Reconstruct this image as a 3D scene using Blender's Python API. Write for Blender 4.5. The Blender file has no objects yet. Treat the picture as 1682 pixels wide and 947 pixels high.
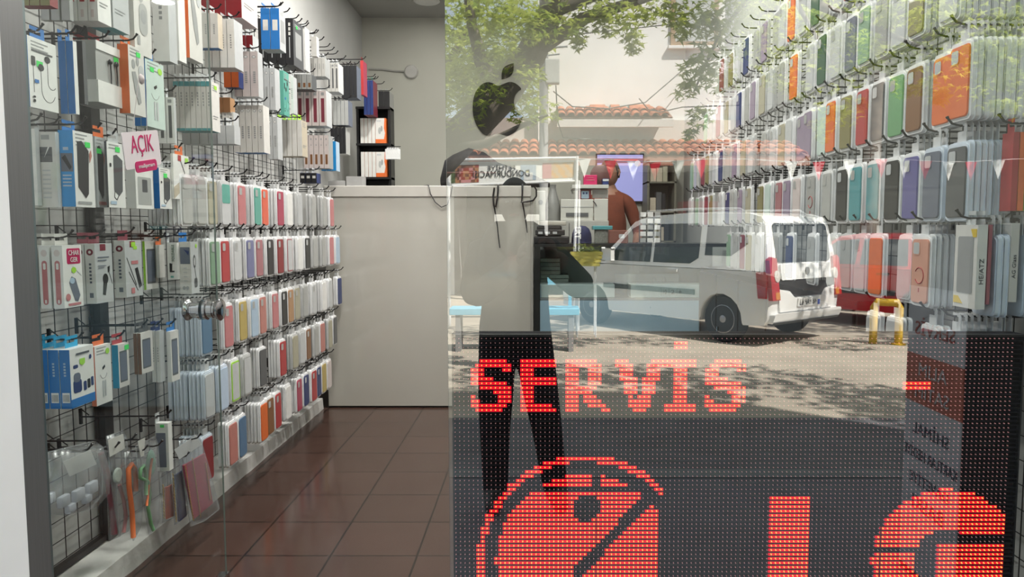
import bpy, bmesh, math, random
from math import sin, cos, pi, radians, sqrt, atan2
from mathutils import Vector, Matrix

RND = random.Random(11)
SC = bpy.context.scene
COL = SC.collection
F = 1230.0                 # focal length in pixels of the 1682 x 947 frame
PITCH = radians(4.48)
EYE = 1.25                 # camera height above the shop floor
VX = 880.0                 # column of the vanishing point of the shop's depth
YG = 1.60                  # plane of the shop front glass
ROAD = -0.23
WALK = -0.13

def ray(px, py):
    a, b = (px - VX) / F, (473.5 - py) / F
    return Vector((a, b * sin(PITCH) + cos(PITCH), b * cos(PITCH) - sin(PITCH)))

def at_y(px, py, Y):
    d = ray(px, py); t = Y / d.y
    return Vector((d.x * t, Y, EYE + d.z * t))

def at_x(px, py, X):
    d = ray(px, py); t = X / d.x
    return Vector((X, d.y * t, EYE + d.z * t))

def at_z(px, py, Z):
    d = ray(px, py); t = (Z - EYE) / d.z
    return Vector((d.x * t, d.y * t, Z))

def street(px, py, D):
    """a point of the street that the glass shows at this pixel, D metres along the view"""
    p = at_y(px, py, D)
    return Vector((p.x, 2 * YG - p.y, p.z))

# ---------------------------------------------------------------- materials
_M = {}

def _nt(name):
    m = bpy.data.materials.new(name); m.use_nodes = True
    nt = m.node_tree; nt.nodes.clear()
    out = nt.nodes.new('ShaderNodeOutputMaterial')
    return m, nt, out

def pm(name, col, rough=0.5, metal=0.0, var=0.06, scale=18.0, spec=0.5, bump=0.0, coat=0.0, bscale=None, stretch=None):
    """principled material whose colour is broken by object-space noise"""
    if name in _M: return _M[name]
    m, nt, out = _nt(name)
    b = nt.nodes.new('ShaderNodeBsdfPrincipled')
    b.inputs['Roughness'].default_value = rough
    b.inputs['Metallic'].default_value = metal
    b.inputs['Specular IOR Level'].default_value = spec
    b.inputs['Coat Weight'].default_value = coat
    tc = nt.nodes.new('ShaderNodeTexCoord')
    n = nt.nodes.new('ShaderNodeTexNoise'); n.inputs['Scale'].default_value = scale; n.inputs['Detail'].default_value = 3
    src = tc.outputs['Object']
    if stretch:
        mp = nt.nodes.new('ShaderNodeMapping'); mp.inputs['Scale'].default_value = stretch
        nt.links.new(src, mp.inputs['Vector']); src = mp.outputs['Vector']
    nt.links.new(src, n.inputs['Vector'])
    r = nt.nodes.new('ShaderNodeValToRGB')
    r.color_ramp.elements[0].position = 0.3; r.color_ramp.elements[1].position = 0.7
    r.color_ramp.elements[0].color = tuple(max(0, c * (1 - var)) for c in col) + (1,)
    r.color_ramp.elements[1].color = tuple(min(1, c * (1 + var)) for c in col) + (1,)
    nt.links.new(n.outputs['Fac'], r.inputs['Fac'])
    nt.links.new(r.outputs['Color'], b.inputs['Base Color'])
    if bump:
        bp = nt.nodes.new('ShaderNodeBump'); bp.inputs['Strength'].default_value = bump; bp.inputs['Distance'].default_value = 0.01
        n2 = nt.nodes.new('ShaderNodeTexNoise'); n2.inputs['Scale'].default_value = bscale or scale * 4
        nt.links.new(src, n2.inputs['Vector'])
        nt.links.new(n2.outputs['Fac'], bp.inputs['Height']); nt.links.new(bp.outputs['Normal'], b.inputs['Normal'])
    nt.links.new(b.outputs['BSDF'], out.inputs['Surface'])
    _M[name] = m
    return m

def em(name, col, strength):
    if name in _M: return _M[name]
    m, nt, out = _nt(name)
    e = nt.nodes.new('ShaderNodeEmission')
    e.inputs['Color'].default_value = (*col, 1); e.inputs['Strength'].default_value = strength
    nt.links.new(e.outputs['Emission'], out.inputs['Surface'])
    _M[name] = m
    return m

def lit(name, col, strength, rough=0.4):
    """a surface that both reflects and gives off light of its colour (a screen, a LED lens)"""
    if name in _M: return _M[name]
    m = pm(name, col, rough, var=0.02)
    b = [n for n in m.node_tree.nodes if n.type == 'BSDF_PRINCIPLED'][0]
    b.inputs['Emission Color'].default_value = (*col, 1); b.inputs['Emission Strength'].default_value = strength
    return m

def clear(name, tint=(1, 1, 1), refl=0.06, rough=0.02, haze=0.0, hazecol=(0.8, 0.82, 0.84)):
    """thin glass or film: see-through, with a share of mirror and of milky scatter"""
    if name in _M: return _M[name]
    m, nt, out = _nt(name)
    t = nt.nodes.new('ShaderNodeBsdfTransparent'); t.inputs['Color'].default_value = (*tint, 1)
    g = nt.nodes.new('ShaderNodeBsdfGlossy'); g.inputs['Roughness'].default_value = rough
    g.inputs['Color'].default_value = (1, 1, 1, 1)
    mx = nt.nodes.new('ShaderNodeMixShader'); mx.inputs[0].default_value = refl
    nt.links.new(t.outputs[0], mx.inputs[1]); nt.links.new(g.outputs[0], mx.inputs[2])
    last = mx
    if haze:
        d = nt.nodes.new('ShaderNodeBsdfDiffuse'); d.inputs['Color'].default_value = (*hazecol, 1)
        m2 = nt.nodes.new('ShaderNodeMixShader'); m2.inputs[0].default_value = haze
        nt.links.new(last.outputs[0], m2.inputs[1]); nt.links.new(d.outputs[0], m2.inputs[2]); last = m2
    nt.links.new(last.outputs[0], out.inputs['Surface'])
    _M[name] = m
    return m

PAL = {   # colours of packaging and things, linear
    'white': (.80, .80, .78), 'offwhite': (.67, .66, .63), 'grey': (.33, .34, .34), 'lightgrey': (.5, .52, .53), 'darkgrey': (.09, .095, .1),
    'black': (.014, .014, .016), 'blue': (.012, .16, .48), 'brightblue': (.02, .30, .72), 'cyan': (.02, .38, .68), 'navy': (.012, .03, .14),
    'teal': (.07, .30, .33), 'turquoise': (.11, .38, .31), 'red': (.42, .035, .04), 'darkred': (.24, .012, .018), 'orange': (.72, .15, .03),
    'pink': (.52, .19, .20), 'magenta': (.52, .015, .11), 'salmon': (.50, .20, .17), 'rose': (.38, .15, .17), 'palepink': (.66, .585, .57),
    'green': (.16, .36, .17), 'palegreen': (.23, .37, .25), 'brightgreen': (.05, .70, .12), 'lime': (.36, .70, .06), 'yellow': (.72, .52, .08),
    'mustard': (.48, .37, .11), 'purple': (.12, .11, .31), 'lilac': (.17, .18, .33), 'brown': (.22, .10, .04), 'tan': (.42, .24, .12),
    'steel': (.09, .18, .30), 'mint': (.55, .67, .62), 'skyblue': (.42, .55, .68), 'olive': (.22, .20, .08), 'maroon': (.20, .03, .05),
    'mauve': (.30, .24, .33), 'slate': (.13, .15, .20), 'coral': (.72, .13, .07), 'peach': (.66, .34, .25), 'crimson': (.40, .05, .10),
    'smoke': (.40, .41, .40), 'frost': (.56, .58, .59), 'beige': (.52, .46, .36), 'iceblue': (.50, .62, .76), 'khaki': (.40, .38, .28), 'darkgreen': (.03, .10, .05),
}

def paint(c, rough=0.42):
    return pm('print_' + c, PAL[c], rough, var=0.04, scale=30)

# ---------------------------------------------------------------- mesh builder
class MB:
    def __init__(s): s.v = []; s.f = []; s.m = []; s.cur = 0
    def mat(s, i): s.cur = i; return s
    def add(s, vs, fs, m=None):
        b = len(s.v); s.v += [tuple(v) for v in vs]
        s.f += [tuple(b + i for i in f) for f in fs]; s.m += [s.cur if m is None else m] * len(fs)
        return s
    def box(s, x0, x1, y0, y1, z0, z1, mats=None):
        vs = [(x0, y0, z0), (x1, y0, z0), (x1, y1, z0), (x0, y1, z0), (x0, y0, z1), (x1, y0, z1), (x1, y1, z1), (x0, y1, z1)]
        fs = [(0, 3, 2, 1), (4, 5, 6, 7), (0, 1, 5, 4), (2, 3, 7, 6), (1, 2, 6, 5), (3, 0, 4, 7)]   # bottom top -y +y +x -x
        b = len(s.v); s.v += vs; s.f += [tuple(b + i for i in f) for f in fs]
        s.m += list(mats) if mats else [s.cur] * 6
        return s
    def bbox(s, x0, x1, y0, y1, z0, z1, r=0.004, n=2):
        """box with rounded edges"""
        bm = bmesh.new()
        bmesh.ops.create_cube(bm, size=1.0)
        for v in bm.verts:
            v.co = Vector(((x0 + x1) / 2 + v.co.x * (x1 - x0), (y0 + y1) / 2 + v.co.y * (y1 - y0), (z0 + z1) / 2 + v.co.z * (z1 - z0)))
        r = min(r, .48 * min(abs(x1 - x0), abs(y1 - y0), abs(z1 - z0)))
        bmesh.ops.bevel(bm, geom=list(bm.edges), offset=r, segments=n, profile=.5, affect='EDGES')
        bm.verts.index_update()
        s.add([v.co for v in bm.verts], [[v.index for v in f.verts] for f in bm.faces]); bm.free()
        return s
    def prism(s, poly, org, ex, ey, ez, m=None, msides=None):
        """polygon in the (ex, ey) plane at org, given thickness along ez"""
        org, ex, ey, ez = Vector(org), Vector(ex), Vector(ey), Vector(ez); n = len(poly)
        a = [org + ex * p[0] + ey * p[1] for p in poly]; b = [p + ez for p in a]
        s.add(a + b, [tuple(range(n))[::-1], tuple(range(n, 2 * n))], m)
        base = len(s.v) - 2 * n
        for i in range(n):
            j = (i + 1) % n
            s.f.append((base + i, base + j, base + n + j, base + n + i)); s.m.append((s.cur if m is None else m) if msides is None else msides)
        return s
    def tube(s, pts, r, seg=8, cap=True, m=None):
        pts = [Vector(p) for p in pts]; n = len(pts)
        rr = list(r) if isinstance(r, (list, tuple)) else [r] * n
        rings = []; up = None
        for i, p in enumerate(pts):
            t = (pts[min(i + 1, n - 1)] - pts[max(i - 1, 0)])
            t = t.normalized() if t.length > 1e-9 else Vector((0, 0, 1))
            if up is None: up = Vector((0, 0, 1)) if abs(t.z) < .9 else Vector((1, 0, 0))
            a = t.cross(up)
            if a.length < 1e-6: a = t.orthogonal()
            a.normalize(); up = a.cross(t).normalized()
            rings.append([p + (a * cos(2 * pi * k / seg) + up * sin(2 * pi * k / seg)) * rr[i] for k in range(seg)])
        vs = [v for g in rings for v in g]; fs = []
        for i in range(n - 1):
            for k in range(seg):
                k2 = (k + 1) % seg
                fs.append((i * seg + k, i * seg + k2, (i + 1) * seg + k2, (i + 1) * seg + k))
        if cap: fs += [tuple(range(seg)), tuple(range((n - 1) * seg, n * seg))[::-1]]
        return s.add(vs, fs, m)
    def lathe(s, prof, org, axis=(0, 0, 1), seg=24, m=None):
        """profile [(radius, height)] turned about axis through org"""
        ax = Vector(axis).normalized(); a = ax.orthogonal().normalized(); b = ax.cross(a); org = Vector(org)
        vs = []; fs = []
        for r, h in prof:
            for k in range(seg):
                t = 2 * pi * k / seg
                vs.append(org + ax * h + (a * cos(t) + b * sin(t)) * r)
        for i in range(len(prof) - 1):
            for k in range(seg):
                k2 = (k + 1) % seg
                fs.append((i * seg + k, i * seg + k2, (i + 1) * seg + k2, (i + 1) * seg + k))
        if prof[0][0] > 1e-6: fs.append(tuple(range(seg))[::-1])
        if prof[-1][0] > 1e-6: fs.append(tuple(range((len(prof) - 1) * seg, len(prof) * seg)))
        return s.add(vs, fs, m)
    def ball(s, c, rx, ry=None, rz=None, seg=14, rings=9, m=None):
        ry = rx if ry is None else ry; rz = rx if rz is None else rz
        vs = [(c[0], c[1], c[2] - rz)]; fs = []
        for i in range(1, rings):
            p = -pi / 2 + pi * i / rings
            for k in range(seg):
                t = 2 * pi * k / seg
                vs.append((c[0] + rx * cos(p) * cos(t), c[1] + ry * cos(p) * sin(t), c[2] + rz * sin(p)))
        vs.append((c[0], c[1], c[2] + rz)); L = len(vs) - 1
        for k in range(seg):
            k2 = (k + 1) % seg
            fs.append((0, 1 + k2, 1 + k)); fs.append((L, 1 + (rings - 2) * seg + k, 1 + (rings - 2) * seg + k2))
            for i in range(rings - 2):
                fs.append((1 + i * seg + k, 1 + i * seg + k2, 1 + (i + 1) * seg + k2, 1 + (i + 1) * seg + k))
        return s.add(vs, fs, m)
    def mesh(s, name, mats, smooth=False):
        me = bpy.data.meshes.new(name)
        me.from_pydata(s.v, [], s.f)
        for m in (mats if isinstance(mats, (list, tuple)) else [mats]): me.materials.append(m)
        me.polygons.foreach_set('material_index', s.m)
        if smooth is True: me.polygons.foreach_set('use_smooth', [True] * len(me.polygons))
        me.update()
        if smooth == 'auto':
            me.polygons.foreach_set('use_smooth', [True] * len(me.polygons))
            try: me.set_sharp_from_angle(angle=radians(38))
            except Exception: pass
        return me
    def build(s, name, mats, parent=None, smooth=False, loc=None):
        return put(name, s.mesh(name, mats, smooth), parent, loc)

def put(name, me, parent=None, loc=None, rotz=0.0):
    o = bpy.data.objects.new(name, me); COL.objects.link(o)
    if parent is not None: o.parent = parent
    if loc is not None: o.location = loc
    if rotz: o.rotation_euler = (0, 0, rotz)
    return o

def rrect(w, h, r, n=4, cx=0, cy=0):
    """rounded rectangle outline, counter-clockwise, centred"""
    pts = []
    for sx, sy, a0 in ((1, 1, 0), (-1, 1, 90), (-1, -1, 180), (1, -1, 270)):
        for k in range(n + 1):
            a = radians(a0 + 90 * k / n)
            pts.append((cx + sx * (w / 2 - r) + r * cos(a), cy + sy * (h / 2 - r) + r * sin(a)))
    return pts

def ell(u, v, ru, rv, n=18):
    return [(u + ru * cos(2 * pi * k / n), v + rv * sin(2 * pi * k / n)) for k in range(n)]

_LABELS = {}

def tag(o, label, cat, group=None):
    n = len(label.split())
    if not 4 <= n <= 16: print('LABEL LENGTH', n, label)
    if label in _LABELS and (group is None or _LABELS[label] != group): print('LABEL TWICE', label)
    _LABELS[label] = group
    o['label'] = label; o['category'] = cat
    if group: o['group'] = group
    return o

def struct(o, label=None):
    o['kind'] = 'structure'
    return o

def empty(name, loc=(0, 0, 0), rotz=0.0):
    o = bpy.data.objects.new(name, None); COL.objects.link(o)
    o.location = loc; o.rotation_euler = (0, 0, rotz); o.empty_display_size = .05
    return o

def dup(o, parent=None):
    """a copy of a thing with copies of its parts and sub-parts"""
    c = o.copy(); COL.objects.link(c)
    if parent is not None: c.parent = parent
    for ch in o.children: dup(ch, c)
    return c

def text_mesh(body, size, extrude=0.0006, bold=0.0, align='CENTER', space=1.0):
    cu = bpy.data.curves.new('txt', 'FONT'); cu.body = body; cu.size = size; cu.extrude = extrude
    cu.align_x = align; cu.align_y = 'CENTER'; cu.offset = bold; cu.space_character = space; cu.resolution_u = 3
    o = bpy.data.objects.new('txt', cu); COL.objects.link(o)
    dg = bpy.context.evaluated_depsgraph_get()
    me = bpy.data.meshes.new_from_object(o.evaluated_get(dg))
    bpy.data.objects.remove(o); bpy.data.curves.remove(cu)
    return me

def text(name, body, size, mat, org, ex, ey, parent=None, fit=None, bold=0.0, extrude=.0006, label=None):
    """lettering whose baseline runs along ex and whose height runs along ey, standing on the plane through org"""
    me = text_mesh(body, size, extrude, bold); me.name = name
    ex, ey = Vector(ex).normalized(), Vector(ey).normalized(); ez = ex.cross(ey)
    sx = sy = 1.0
    if fit and len(me.vertices):
        xs = [v.co.x for v in me.vertices]; ys = [v.co.y for v in me.vertices]
        w, h = max(xs) - min(xs), max(ys) - min(ys)
        sx, sy = fit[0] / w, fit[1] / h
        cx, cy = (max(xs) + min(xs)) / 2, (max(ys) + min(ys)) / 2
        for v in me.vertices: v.co.x -= cx; v.co.y -= cy
    for v in me.vertices:
        p = Vector(org) + ex * (v.co.x * sx) + ey * (v.co.y * sy) + ez * (v.co.z + extrude)
        v.co = p
    me.materials.clear(); me.materials.append(mat)
    return put(name, me, parent)
# =========================================================== the shop's shell
XL, XR, YB, ZC = -1.645, 1.42, 7.25, 3.245

def tile_floor_mat():
    m, nt, out = _nt('brown_floor_tiles')
    b = nt.nodes.new('ShaderNodeBsdfPrincipled')
    tc = nt.nodes.new('ShaderNodeTexCoord')
    mp = nt.nodes.new('ShaderNodeMapping'); mp.inputs['Location'].default_value = (.79, -3.459, 0)
    nt.links.new(tc.outputs['Object'], mp.inputs['Vector'])
    br = nt.nodes.new('ShaderNodeTexBrick'); br.offset = 0; br.squash = 1
    br.inputs['Scale'].default_value = 1.0; br.inputs['Brick Width'].default_value = .333; br.inputs['Row Height'].default_value = .333
    br.inputs['Mortar Size'].default_value = .0045; br.inputs['Mortar Smooth'].default_value = .1
    br.inputs['Color1'].default_value = (.066, .036, .028, 1); br.inputs['Color2'].default_value = (.078, .042, .033, 1)
    br.inputs['Mortar'].default_value = (.016, .011, .009, 1)
    nt.links.new(mp.outputs['Vector'], br.inputs['Vector'])
    n = nt.nodes.new('ShaderNodeTexNoise'); n.inputs['Scale'].default_value = 3.0; n.inputs['Detail'].default_value = 5
    nt.links.new(tc.outputs['Object'], n.inputs['Vector'])
    mx = nt.nodes.new('ShaderNodeMix'); mx.data_type = 'RGBA'; mx.blend_type = 'MULTIPLY'; mx.inputs[0].default_value = .35
    nt.links.new(br.outputs['Color'], mx.inputs[6]); nt.links.new(n.outputs['Fac'], mx.inputs[7])
    nt.links.new(mx.outputs[2], b.inputs['Base Color'])
    b.inputs['Roughness'].default_value = .16; b.inputs['Specular IOR Level'].default_value = .45
    nt.links.new(b.outputs[0], out.inputs[0])
    return m

wallpaint = pm('wall_paint', (.50, .50, .44), .75, var=.03, scale=2.5)
whitepaint = pm('white_paint', (.72, .72, .70), .6, var=.04, scale=5)
ceilpaint = pm('ceiling_paint', (.40, .395, .375), .8, var=.02, scale=2)
alu = pm('grey_aluminium', (.22, .22, .22), .38, .6, var=.06, scale=8, stretch=(40, 40, .6))
blackmetal = pm('black_metal', (.012, .012, .013), .4, .3, var=.2, scale=20)
chrome = pm('chrome', (.46, .46, .47), .08, 1.0, var=.03)
blackplastic = pm('black_plastic', (.016, .016, .018), .35, var=.15)
whiteplastic = pm('white_plastic', (.74, .74, .72), .35, var=.03)

def slab(name, x0, x1, y0, y1, z0, z1, mat, parent=None, r=0):
    b = MB()
    (b.bbox(x0, x1, y0, y1, z0, z1, r) if r else b.box(x0, x1, y0, y1, z0, z1))
    return b.build(name, mat, parent)

struct(slab('floor', XL - .2, XR + .2, 1.53, YB + .2, -.25, 0, tile_floor_mat()))
struct(slab('ceiling', XL - .2, XR + .2, 1.72, YB + .2, ZC, ZC + .2, ceilpaint))
struct(slab('wall_left', XL - .2, XL, 1.72, YB + .2, 0, ZC, pm('left_wall_paint', (.50, .505, .49), .7, var=.04, scale=3)))
struct(slab('wall_right', XR, XR + .2, 1.72, YB + .2, 0, ZC, pm('right_wall_paint', (.42, .43, .42), .7, var=.04, scale=3)))
struct(slab('wall_back', XL, XR, YB, YB + .2, 0, ZC, wallpaint))
# white plinth that runs along the foot of the left wall, its edge chipped by mortar
pb = MB(); n = 60
ys = [1.75 + (5.17 - 1.75) * i / n for i in range(n + 1)]
rw = [RND.uniform(-.0025, .0025) for _ in ys]
vs = []
for y, w in zip(ys, rw): vs += [(XL, y, 0), (-1.485 + w, y, 0), (-1.492 + w * .6, y, .075), (XL, y, .085)]
fs = []
for i in range(n):
    for k in range(4):
        k2 = (k + 1) % 4
        fs.append((i * 4 + k, (i + 1) * 4 + k, (i + 1) * 4 + k2, i * 4 + k2))
fs += [(0, 1, 2, 3), (n * 4 + 3, n * 4 + 2, n * 4 + 1, n * 4)]
pb.add(vs, fs)
struct(pb.build('baseboard_left', pm('plinth_paint', (.66, .655, .63), .55, var=.10, scale=9, bump=.3)))

# shop front: masonry above and beside the opening
facade = pm('facade_plaster', (.66, .62, .60), .7, var=.05, scale=3, bump=.15)
pillarpaint = pm('pillar_plaster', (.93, .905, .90), .6, var=.03, scale=6)
struct(slab('wall_front', -7, 7, 1.46, 1.72, 2.62, 9.6, facade))  # unseen upper wall, raised to throw shade over the street
struct(slab('wall_front_left', -7, -1.017, 1.25, 1.455, WALK, 2.62, pillarpaint))
struct(slab('wall_front_right', 1.30, 7, 1.46, 1.72, WALK, 2.62, facade))
struct(slab('roof_slab', -7, 7, 1.72, 9, 9.4, 9.6, facade))
# aluminium door frame: jamb, threshold, head
fr = MB()
fr.box(-1.085, -1.022, 1.457, 1.53, -.05, 2.62)
fr.box(-1.085, -.21, 1.53, 1.60, 2.56, 2.62)
d1 = struct(fr.build('door_1', alu))
struct(slab('trim_1', -1.085, 1.30, 1.46, 1.60, -.14, .0, pm('threshold_stone', (.30, .29, .28), .5, var=.15, scale=30)))

# fixed window: sheet of glass that mirrors the bright street, polished edge at the doorway
glass_mirror = clear('shop_window_glass', (.95, .965, .955), .25, .0)
glass_plain = clear('clear_glass', (.985, .995, .99), .0, .0)
glass_edge = pm('glass_edge', (.20, .30, .27), .15, var=.1)
wx0 = at_y(735, 473, YG).x
gb = MB().box(wx0, 1.30, YG, YG + .006, 0, 2.56, mats=[1, 1, 0, 1, 2, 2])
wm = gb.mesh('window_1', [glass_mirror, glass_plain, glass_edge])
win = struct(put('window_1', wm))
wf = MB(); wf.box(1.285, 1.30, 1.57, 1.63, 0, 2.6); wf.box(wx0, 1.30, 1.57, 1.63, 2.56, 2.6)
wf.build('window_frame', alu, win)

# ------------------------------------------------ the glass door, swung inwards against the left side
hx, hy, ex_, ey_ = -1.091, 1.625, -1.096, 2.565
dv = Vector((ex_ - hx, ey_ - hy, 0)); DL = dv.length; dv.normalize(); dn = Vector((dv.y, -dv.x, 0))   # dn points into the aisle
door = empty('glass_door', (hx, hy, 0.0))
tag(door, 'clear frameless glass door swung open in front of the left wall goods', 'door')
def dloc(u, w, z): return Vector((0, 0, 0)) + dv * u + dn * w + Vector((0, 0, z))
def dbox(u0, u1, w0, w1, z0, z1, mats=None, b=None):
    b = b or MB()
    vs = [dloc(u, w, z) for z in (z0, z1) for u, w in ((u0, w0), (u1, w0), (u1, w1), (u0, w1))]
    b.add(vs, [(0, 3, 2, 1), (4, 5, 6, 7)]); b.add(vs, [(0, 1, 5, 4), (2, 3, 7, 6)]); b.add(vs, [(1, 2, 6, 5), (3, 0, 4, 7)])
    if mats: b.m[-6:] = mats
    return b
door_glass = clear('door_glass', (.955, .975, .965), .055, .0)
door_edge = pm('door_glass_edge', (.22, .26, .24), .12, var=.15, scale=6)
me = dbox(0, DL, -.003, .003, .012, 2.55, [1, 1, 0, 0, 1, 1]).mesh('pane', [door_glass, door_edge])
put('pane', me, door)
dbox(-.012, .002, -.009, .009, .0, 2.56).build('hinge_rail', pm('brushed_rail', (.20, .25, .25), .3, .7, var=.2, scale=4, stretch=(30, 30, .5)), door)
dbox(DL - .14, DL - .01, -.016, .016, .004, .05).build('patch_fitting', chrome, door)
hz = at_y(335, 506, 2.5).z
hd = MB(); hu = DL - .105
hc = dloc(hu, 0, hz)
for s in (1, -1):
    hd.lathe([(.0, 0), (.034, .0), (.034, .008), (.028, .011), (.028, .027), (.025, .029), (.025, .034), (.030, .037), (.036, .044), (.037, .050), (.032, .055), (.012, .058), (0, .058)], hc + dn * s * .005, dn * s, 28)
hnd = hd.build('pull_knob', chrome, door, smooth='auto')
hnd['label'] = 'double chrome pull knob through the glass'

# open sign that hangs from a sucker on the glass
sg = empty('open_sign', (0, 0, 0))
tag(sg, 'white hanging sign with magenta lettering and badge on the glass door', 'sign')
SX = at_y(228, 245, 2.03).x
A, B, C_, D_ = (at_x(*q, SX) for q in ((196, 218), (258, 213), (263, 270), (207, 279)))
su = ((B - A) + (C_ - D_)) / 2; sv = ((A - D_) + (B - C_)) / 2
sw, sh = su.length, sv.length; su.normalize(); sv = (sv - su * sv.dot(su)); sv.normalize(); scn = (A + B + C_ + D_) / 4; sn = su.cross(sv)
pl = MB().prism(rrect(sw, sh, .008), scn, su, sv, sn * .003)
pl.build('board', pm('sign_white', (.72, .66, .68), .4, var=.02), sg)
sgmat = pm('sign_magenta', (.50, .012, .12), .4, var=.03)
text('lettering', 'AÇIK', .05, sgmat, scn + sn * .003 + sv * sh * .10, su, sv, sg, fit=(sw * .62, sh * .60), bold=.0)
bd = MB().prism(rrect(sw * .60, sh * .31, .01), scn - sv * sh * .47 + su * sw * .04 + sn * .003, su, sv, sn * .002)
bdg = bd.build('badge', sgmat, sg)
text('badge_lettering', 'malipınarı', .02, pm('sign_white', PAL['white']), scn - sv * sh * .47 + su * sw * .04 + sn * .005, su, sv, bdg, fit=(sw * .44, sh * .14))
st = MB(); top = at_x(234, 130, SX - .004)
for k in (-.2, .2): st.tube([scn + sv * sh * .46 + su * sw * k + sn * .001, top + su * k * .1], .0008, 5)
st.lathe([(.014, 0), (.012, .004), (.004, .008), (0, .009)], top - Vector((.004, 0, 0)), (1, 0, 0), 14)
st.build('hanging_thread', pm('thread', (.5, .45, .45), .6), sg)

# ------------------------------------------------ ceiling lamps: the back row, and unseen rows added to brighten the room
lampglow = em('lamp_glow', (1, .97, .9), 9.0)
k = 0
for (x, y, cap) in [(-.95, 6.70, 'above the bare back wall, nearest its left corner'), (.02, 6.70, 'middle one over the back of the shop'), (1.0, 6.70, 'over the back right corner of the shop'),
                    (-.70, 3.6, 'added unseen above the aisle, left one'), (.60, 3.6, 'added unseen above the aisle, right one'), (-.70, 2.3, 'added unseen just inside the door'), (.60, 2.3, 'added unseen just behind the window glass'), (-.70, 5.0, 'added unseen above the white counter front'), (.60, 5.0, 'added unseen above the glass showcase')]:
    e = empty('ceiling_light', (x, y, ZC))
    tag(e, 'round white flush ceiling light ' + cap, 'ceiling light', 'round ceiling lights')
    MB().lathe([(.11, 0), (.115, -.012), (.10, -.022), (.088, -.022)], (0, 0, 0), (0, 0, 1), 28).build('rim', whiteplastic, e, smooth='auto')
    MB().lathe([(.0, -.019), (.088, -.019), (.088, -.012), (0, -.012)], (0, 0, 0), (0, 0, 1), 28).build('diffuser', lampglow, e)

# conduit and round cover on the back wall
cv = MB(); c = at_y(672, 118, YB - .01); a = at_y(606, 113, YB - .01)
cv.tube([a, a.lerp(c, .35) + Vector((0, 0, .004)), a.lerp(c, .6) - Vector((0, 0, .003)), c], .009, 8)
cvo = cv.build('wall_conduit', pm('conduit', (.36, .355, .33), .6), None, smooth=True)
tag(cvo, 'thin grey conduit running across the back wall to a round cover', 'conduit')
rd = MB().lathe([(.065, 0), (.065, .018), (.055, .028), (0, .030)], c + Vector((.02, .01, 0)), (0, -1, 0), 28).build('round_wall_cover', pm('cover_plastic', (.45, .445, .42), .5), None, smooth='auto')
tag(rd, 'round grey wall cover at the end of the conduit', 'cover plate')
# =========================================================== the LED running-text sign behind the window
LY = 1.637; PX = .01
led_o = at_y(746.4, 555.5, LY)       # first lamp, top left
LX0, LX1 = at_y(742, 548, LY).x, at_y(1683, 548, LY).x
LZ1 = at_y(742, 548.5, LY).z; LZ0 = .03
led = empty('led_sign', ((LX0 + LX1) / 2, LY + .03, 0))
tag(led, 'black dot-matrix LED sign with red lettering standing behind the shop window', 'LED sign')
LO = Vector(led.location)
blackface = pm('led_black_face', (.008, .008, .010), .7, var=.3, scale=60, spec=.05)
def lmb(): return MB()
def lput(b, name, mats, parent=None, smooth=False):
    o = b.build(name, mats, parent or led, smooth)
    if parent is None: o.matrix_parent_inverse = Matrix.Translation(-LO)
    return o
fb = lmb(); fb.box(LX0, LX1, LY + .006, LY + .05, LZ0, LZ1)
lput(fb, 'cabinet', blackface)
fb = lmb()
for a in ((LX0, LX0 + .0035, LZ0, LZ1), (LX1 - .0035, LX1, LZ0, LZ1), (LX0, LX1, LZ1 - .005, LZ1), (LX0, LX1, LZ0, LZ0 + .006)):
    fb.box(a[0], a[1], LY - .004, LY + .008, a[2], a[3])
lput(fb, 'bezel', pm('led_bezel', (.02, .02, .022), .35, .3))
NC, NR = 124, 97
NCv, NRv = 124, 58
# louvres between the rows, seams between the modules
lv = lmb()
for r in range(NRv + 2):
    z = led_o.z + PX / 2 - r * PX
    lv.box(LX0 + .004, LX1 - .004, LY - .0035, LY + .006, z - .0007, z + .0007)
lput(lv, 'louvre', pm('led_louvre', (.022, .022, .026), .7, var=.3, scale=50, spec=.05))
sm = lmb()
for c in range(32, NC, 32):
    x = led_o.x - PX / 2 + c * PX
    sm.box(x - .0006, x + .0006, LY - .0038, LY, LZ0, LZ1 - .005)
lput(sm, 'module_seam', pm('led_seam', (.006, .006, .006), .6))

lit_set = {}
def put_rows(name, c0, rows):
    for r, spec in rows.items():
        for a, b in spec:
            for c in range(a, b + 1): lit_set[(c0 + c, r)] = name
S = {5: [(2, 7)], 6: [(1, 8)], 7: [(0, 2), (7, 8)], 8: [(0, 2)], 9: [(0, 4)], 10: [(0, 7)], 11: [(2, 8)], 12: [(5, 8)], 13: [(0, 0), (6, 8)], 14: [(0, 1), (6, 8)], 15: [(0, 7)], 16: [(1, 6)]}
Eg = {5: [(0, 7)], 6: [(0, 7)], 7: [(0, 2)], 8: [(0, 2)], 9: [(0, 7)], 10: [(0, 7)], 11: [(0, 2)], 12: [(0, 2)], 13: [(0, 2)], 14: [(0, 2)], 15: [(0, 6)], 16: [(0, 7)]}
Rg = {5: [(0, 6)], 6: [(0, 7)], 7: [(0, 2), (5, 7)], 8: [(0, 2), (5, 7)], 9: [(0, 2), (5, 7)], 10: [(0, 2), (5, 7)], 11: [(0, 6)], 12: [(0, 5)], 13: [(0, 2), (4, 6)], 14: [(0, 2), (4, 7)], 15: [(0, 2), (5, 8)], 16: [(0, 2), (8, 9)]}
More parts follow.
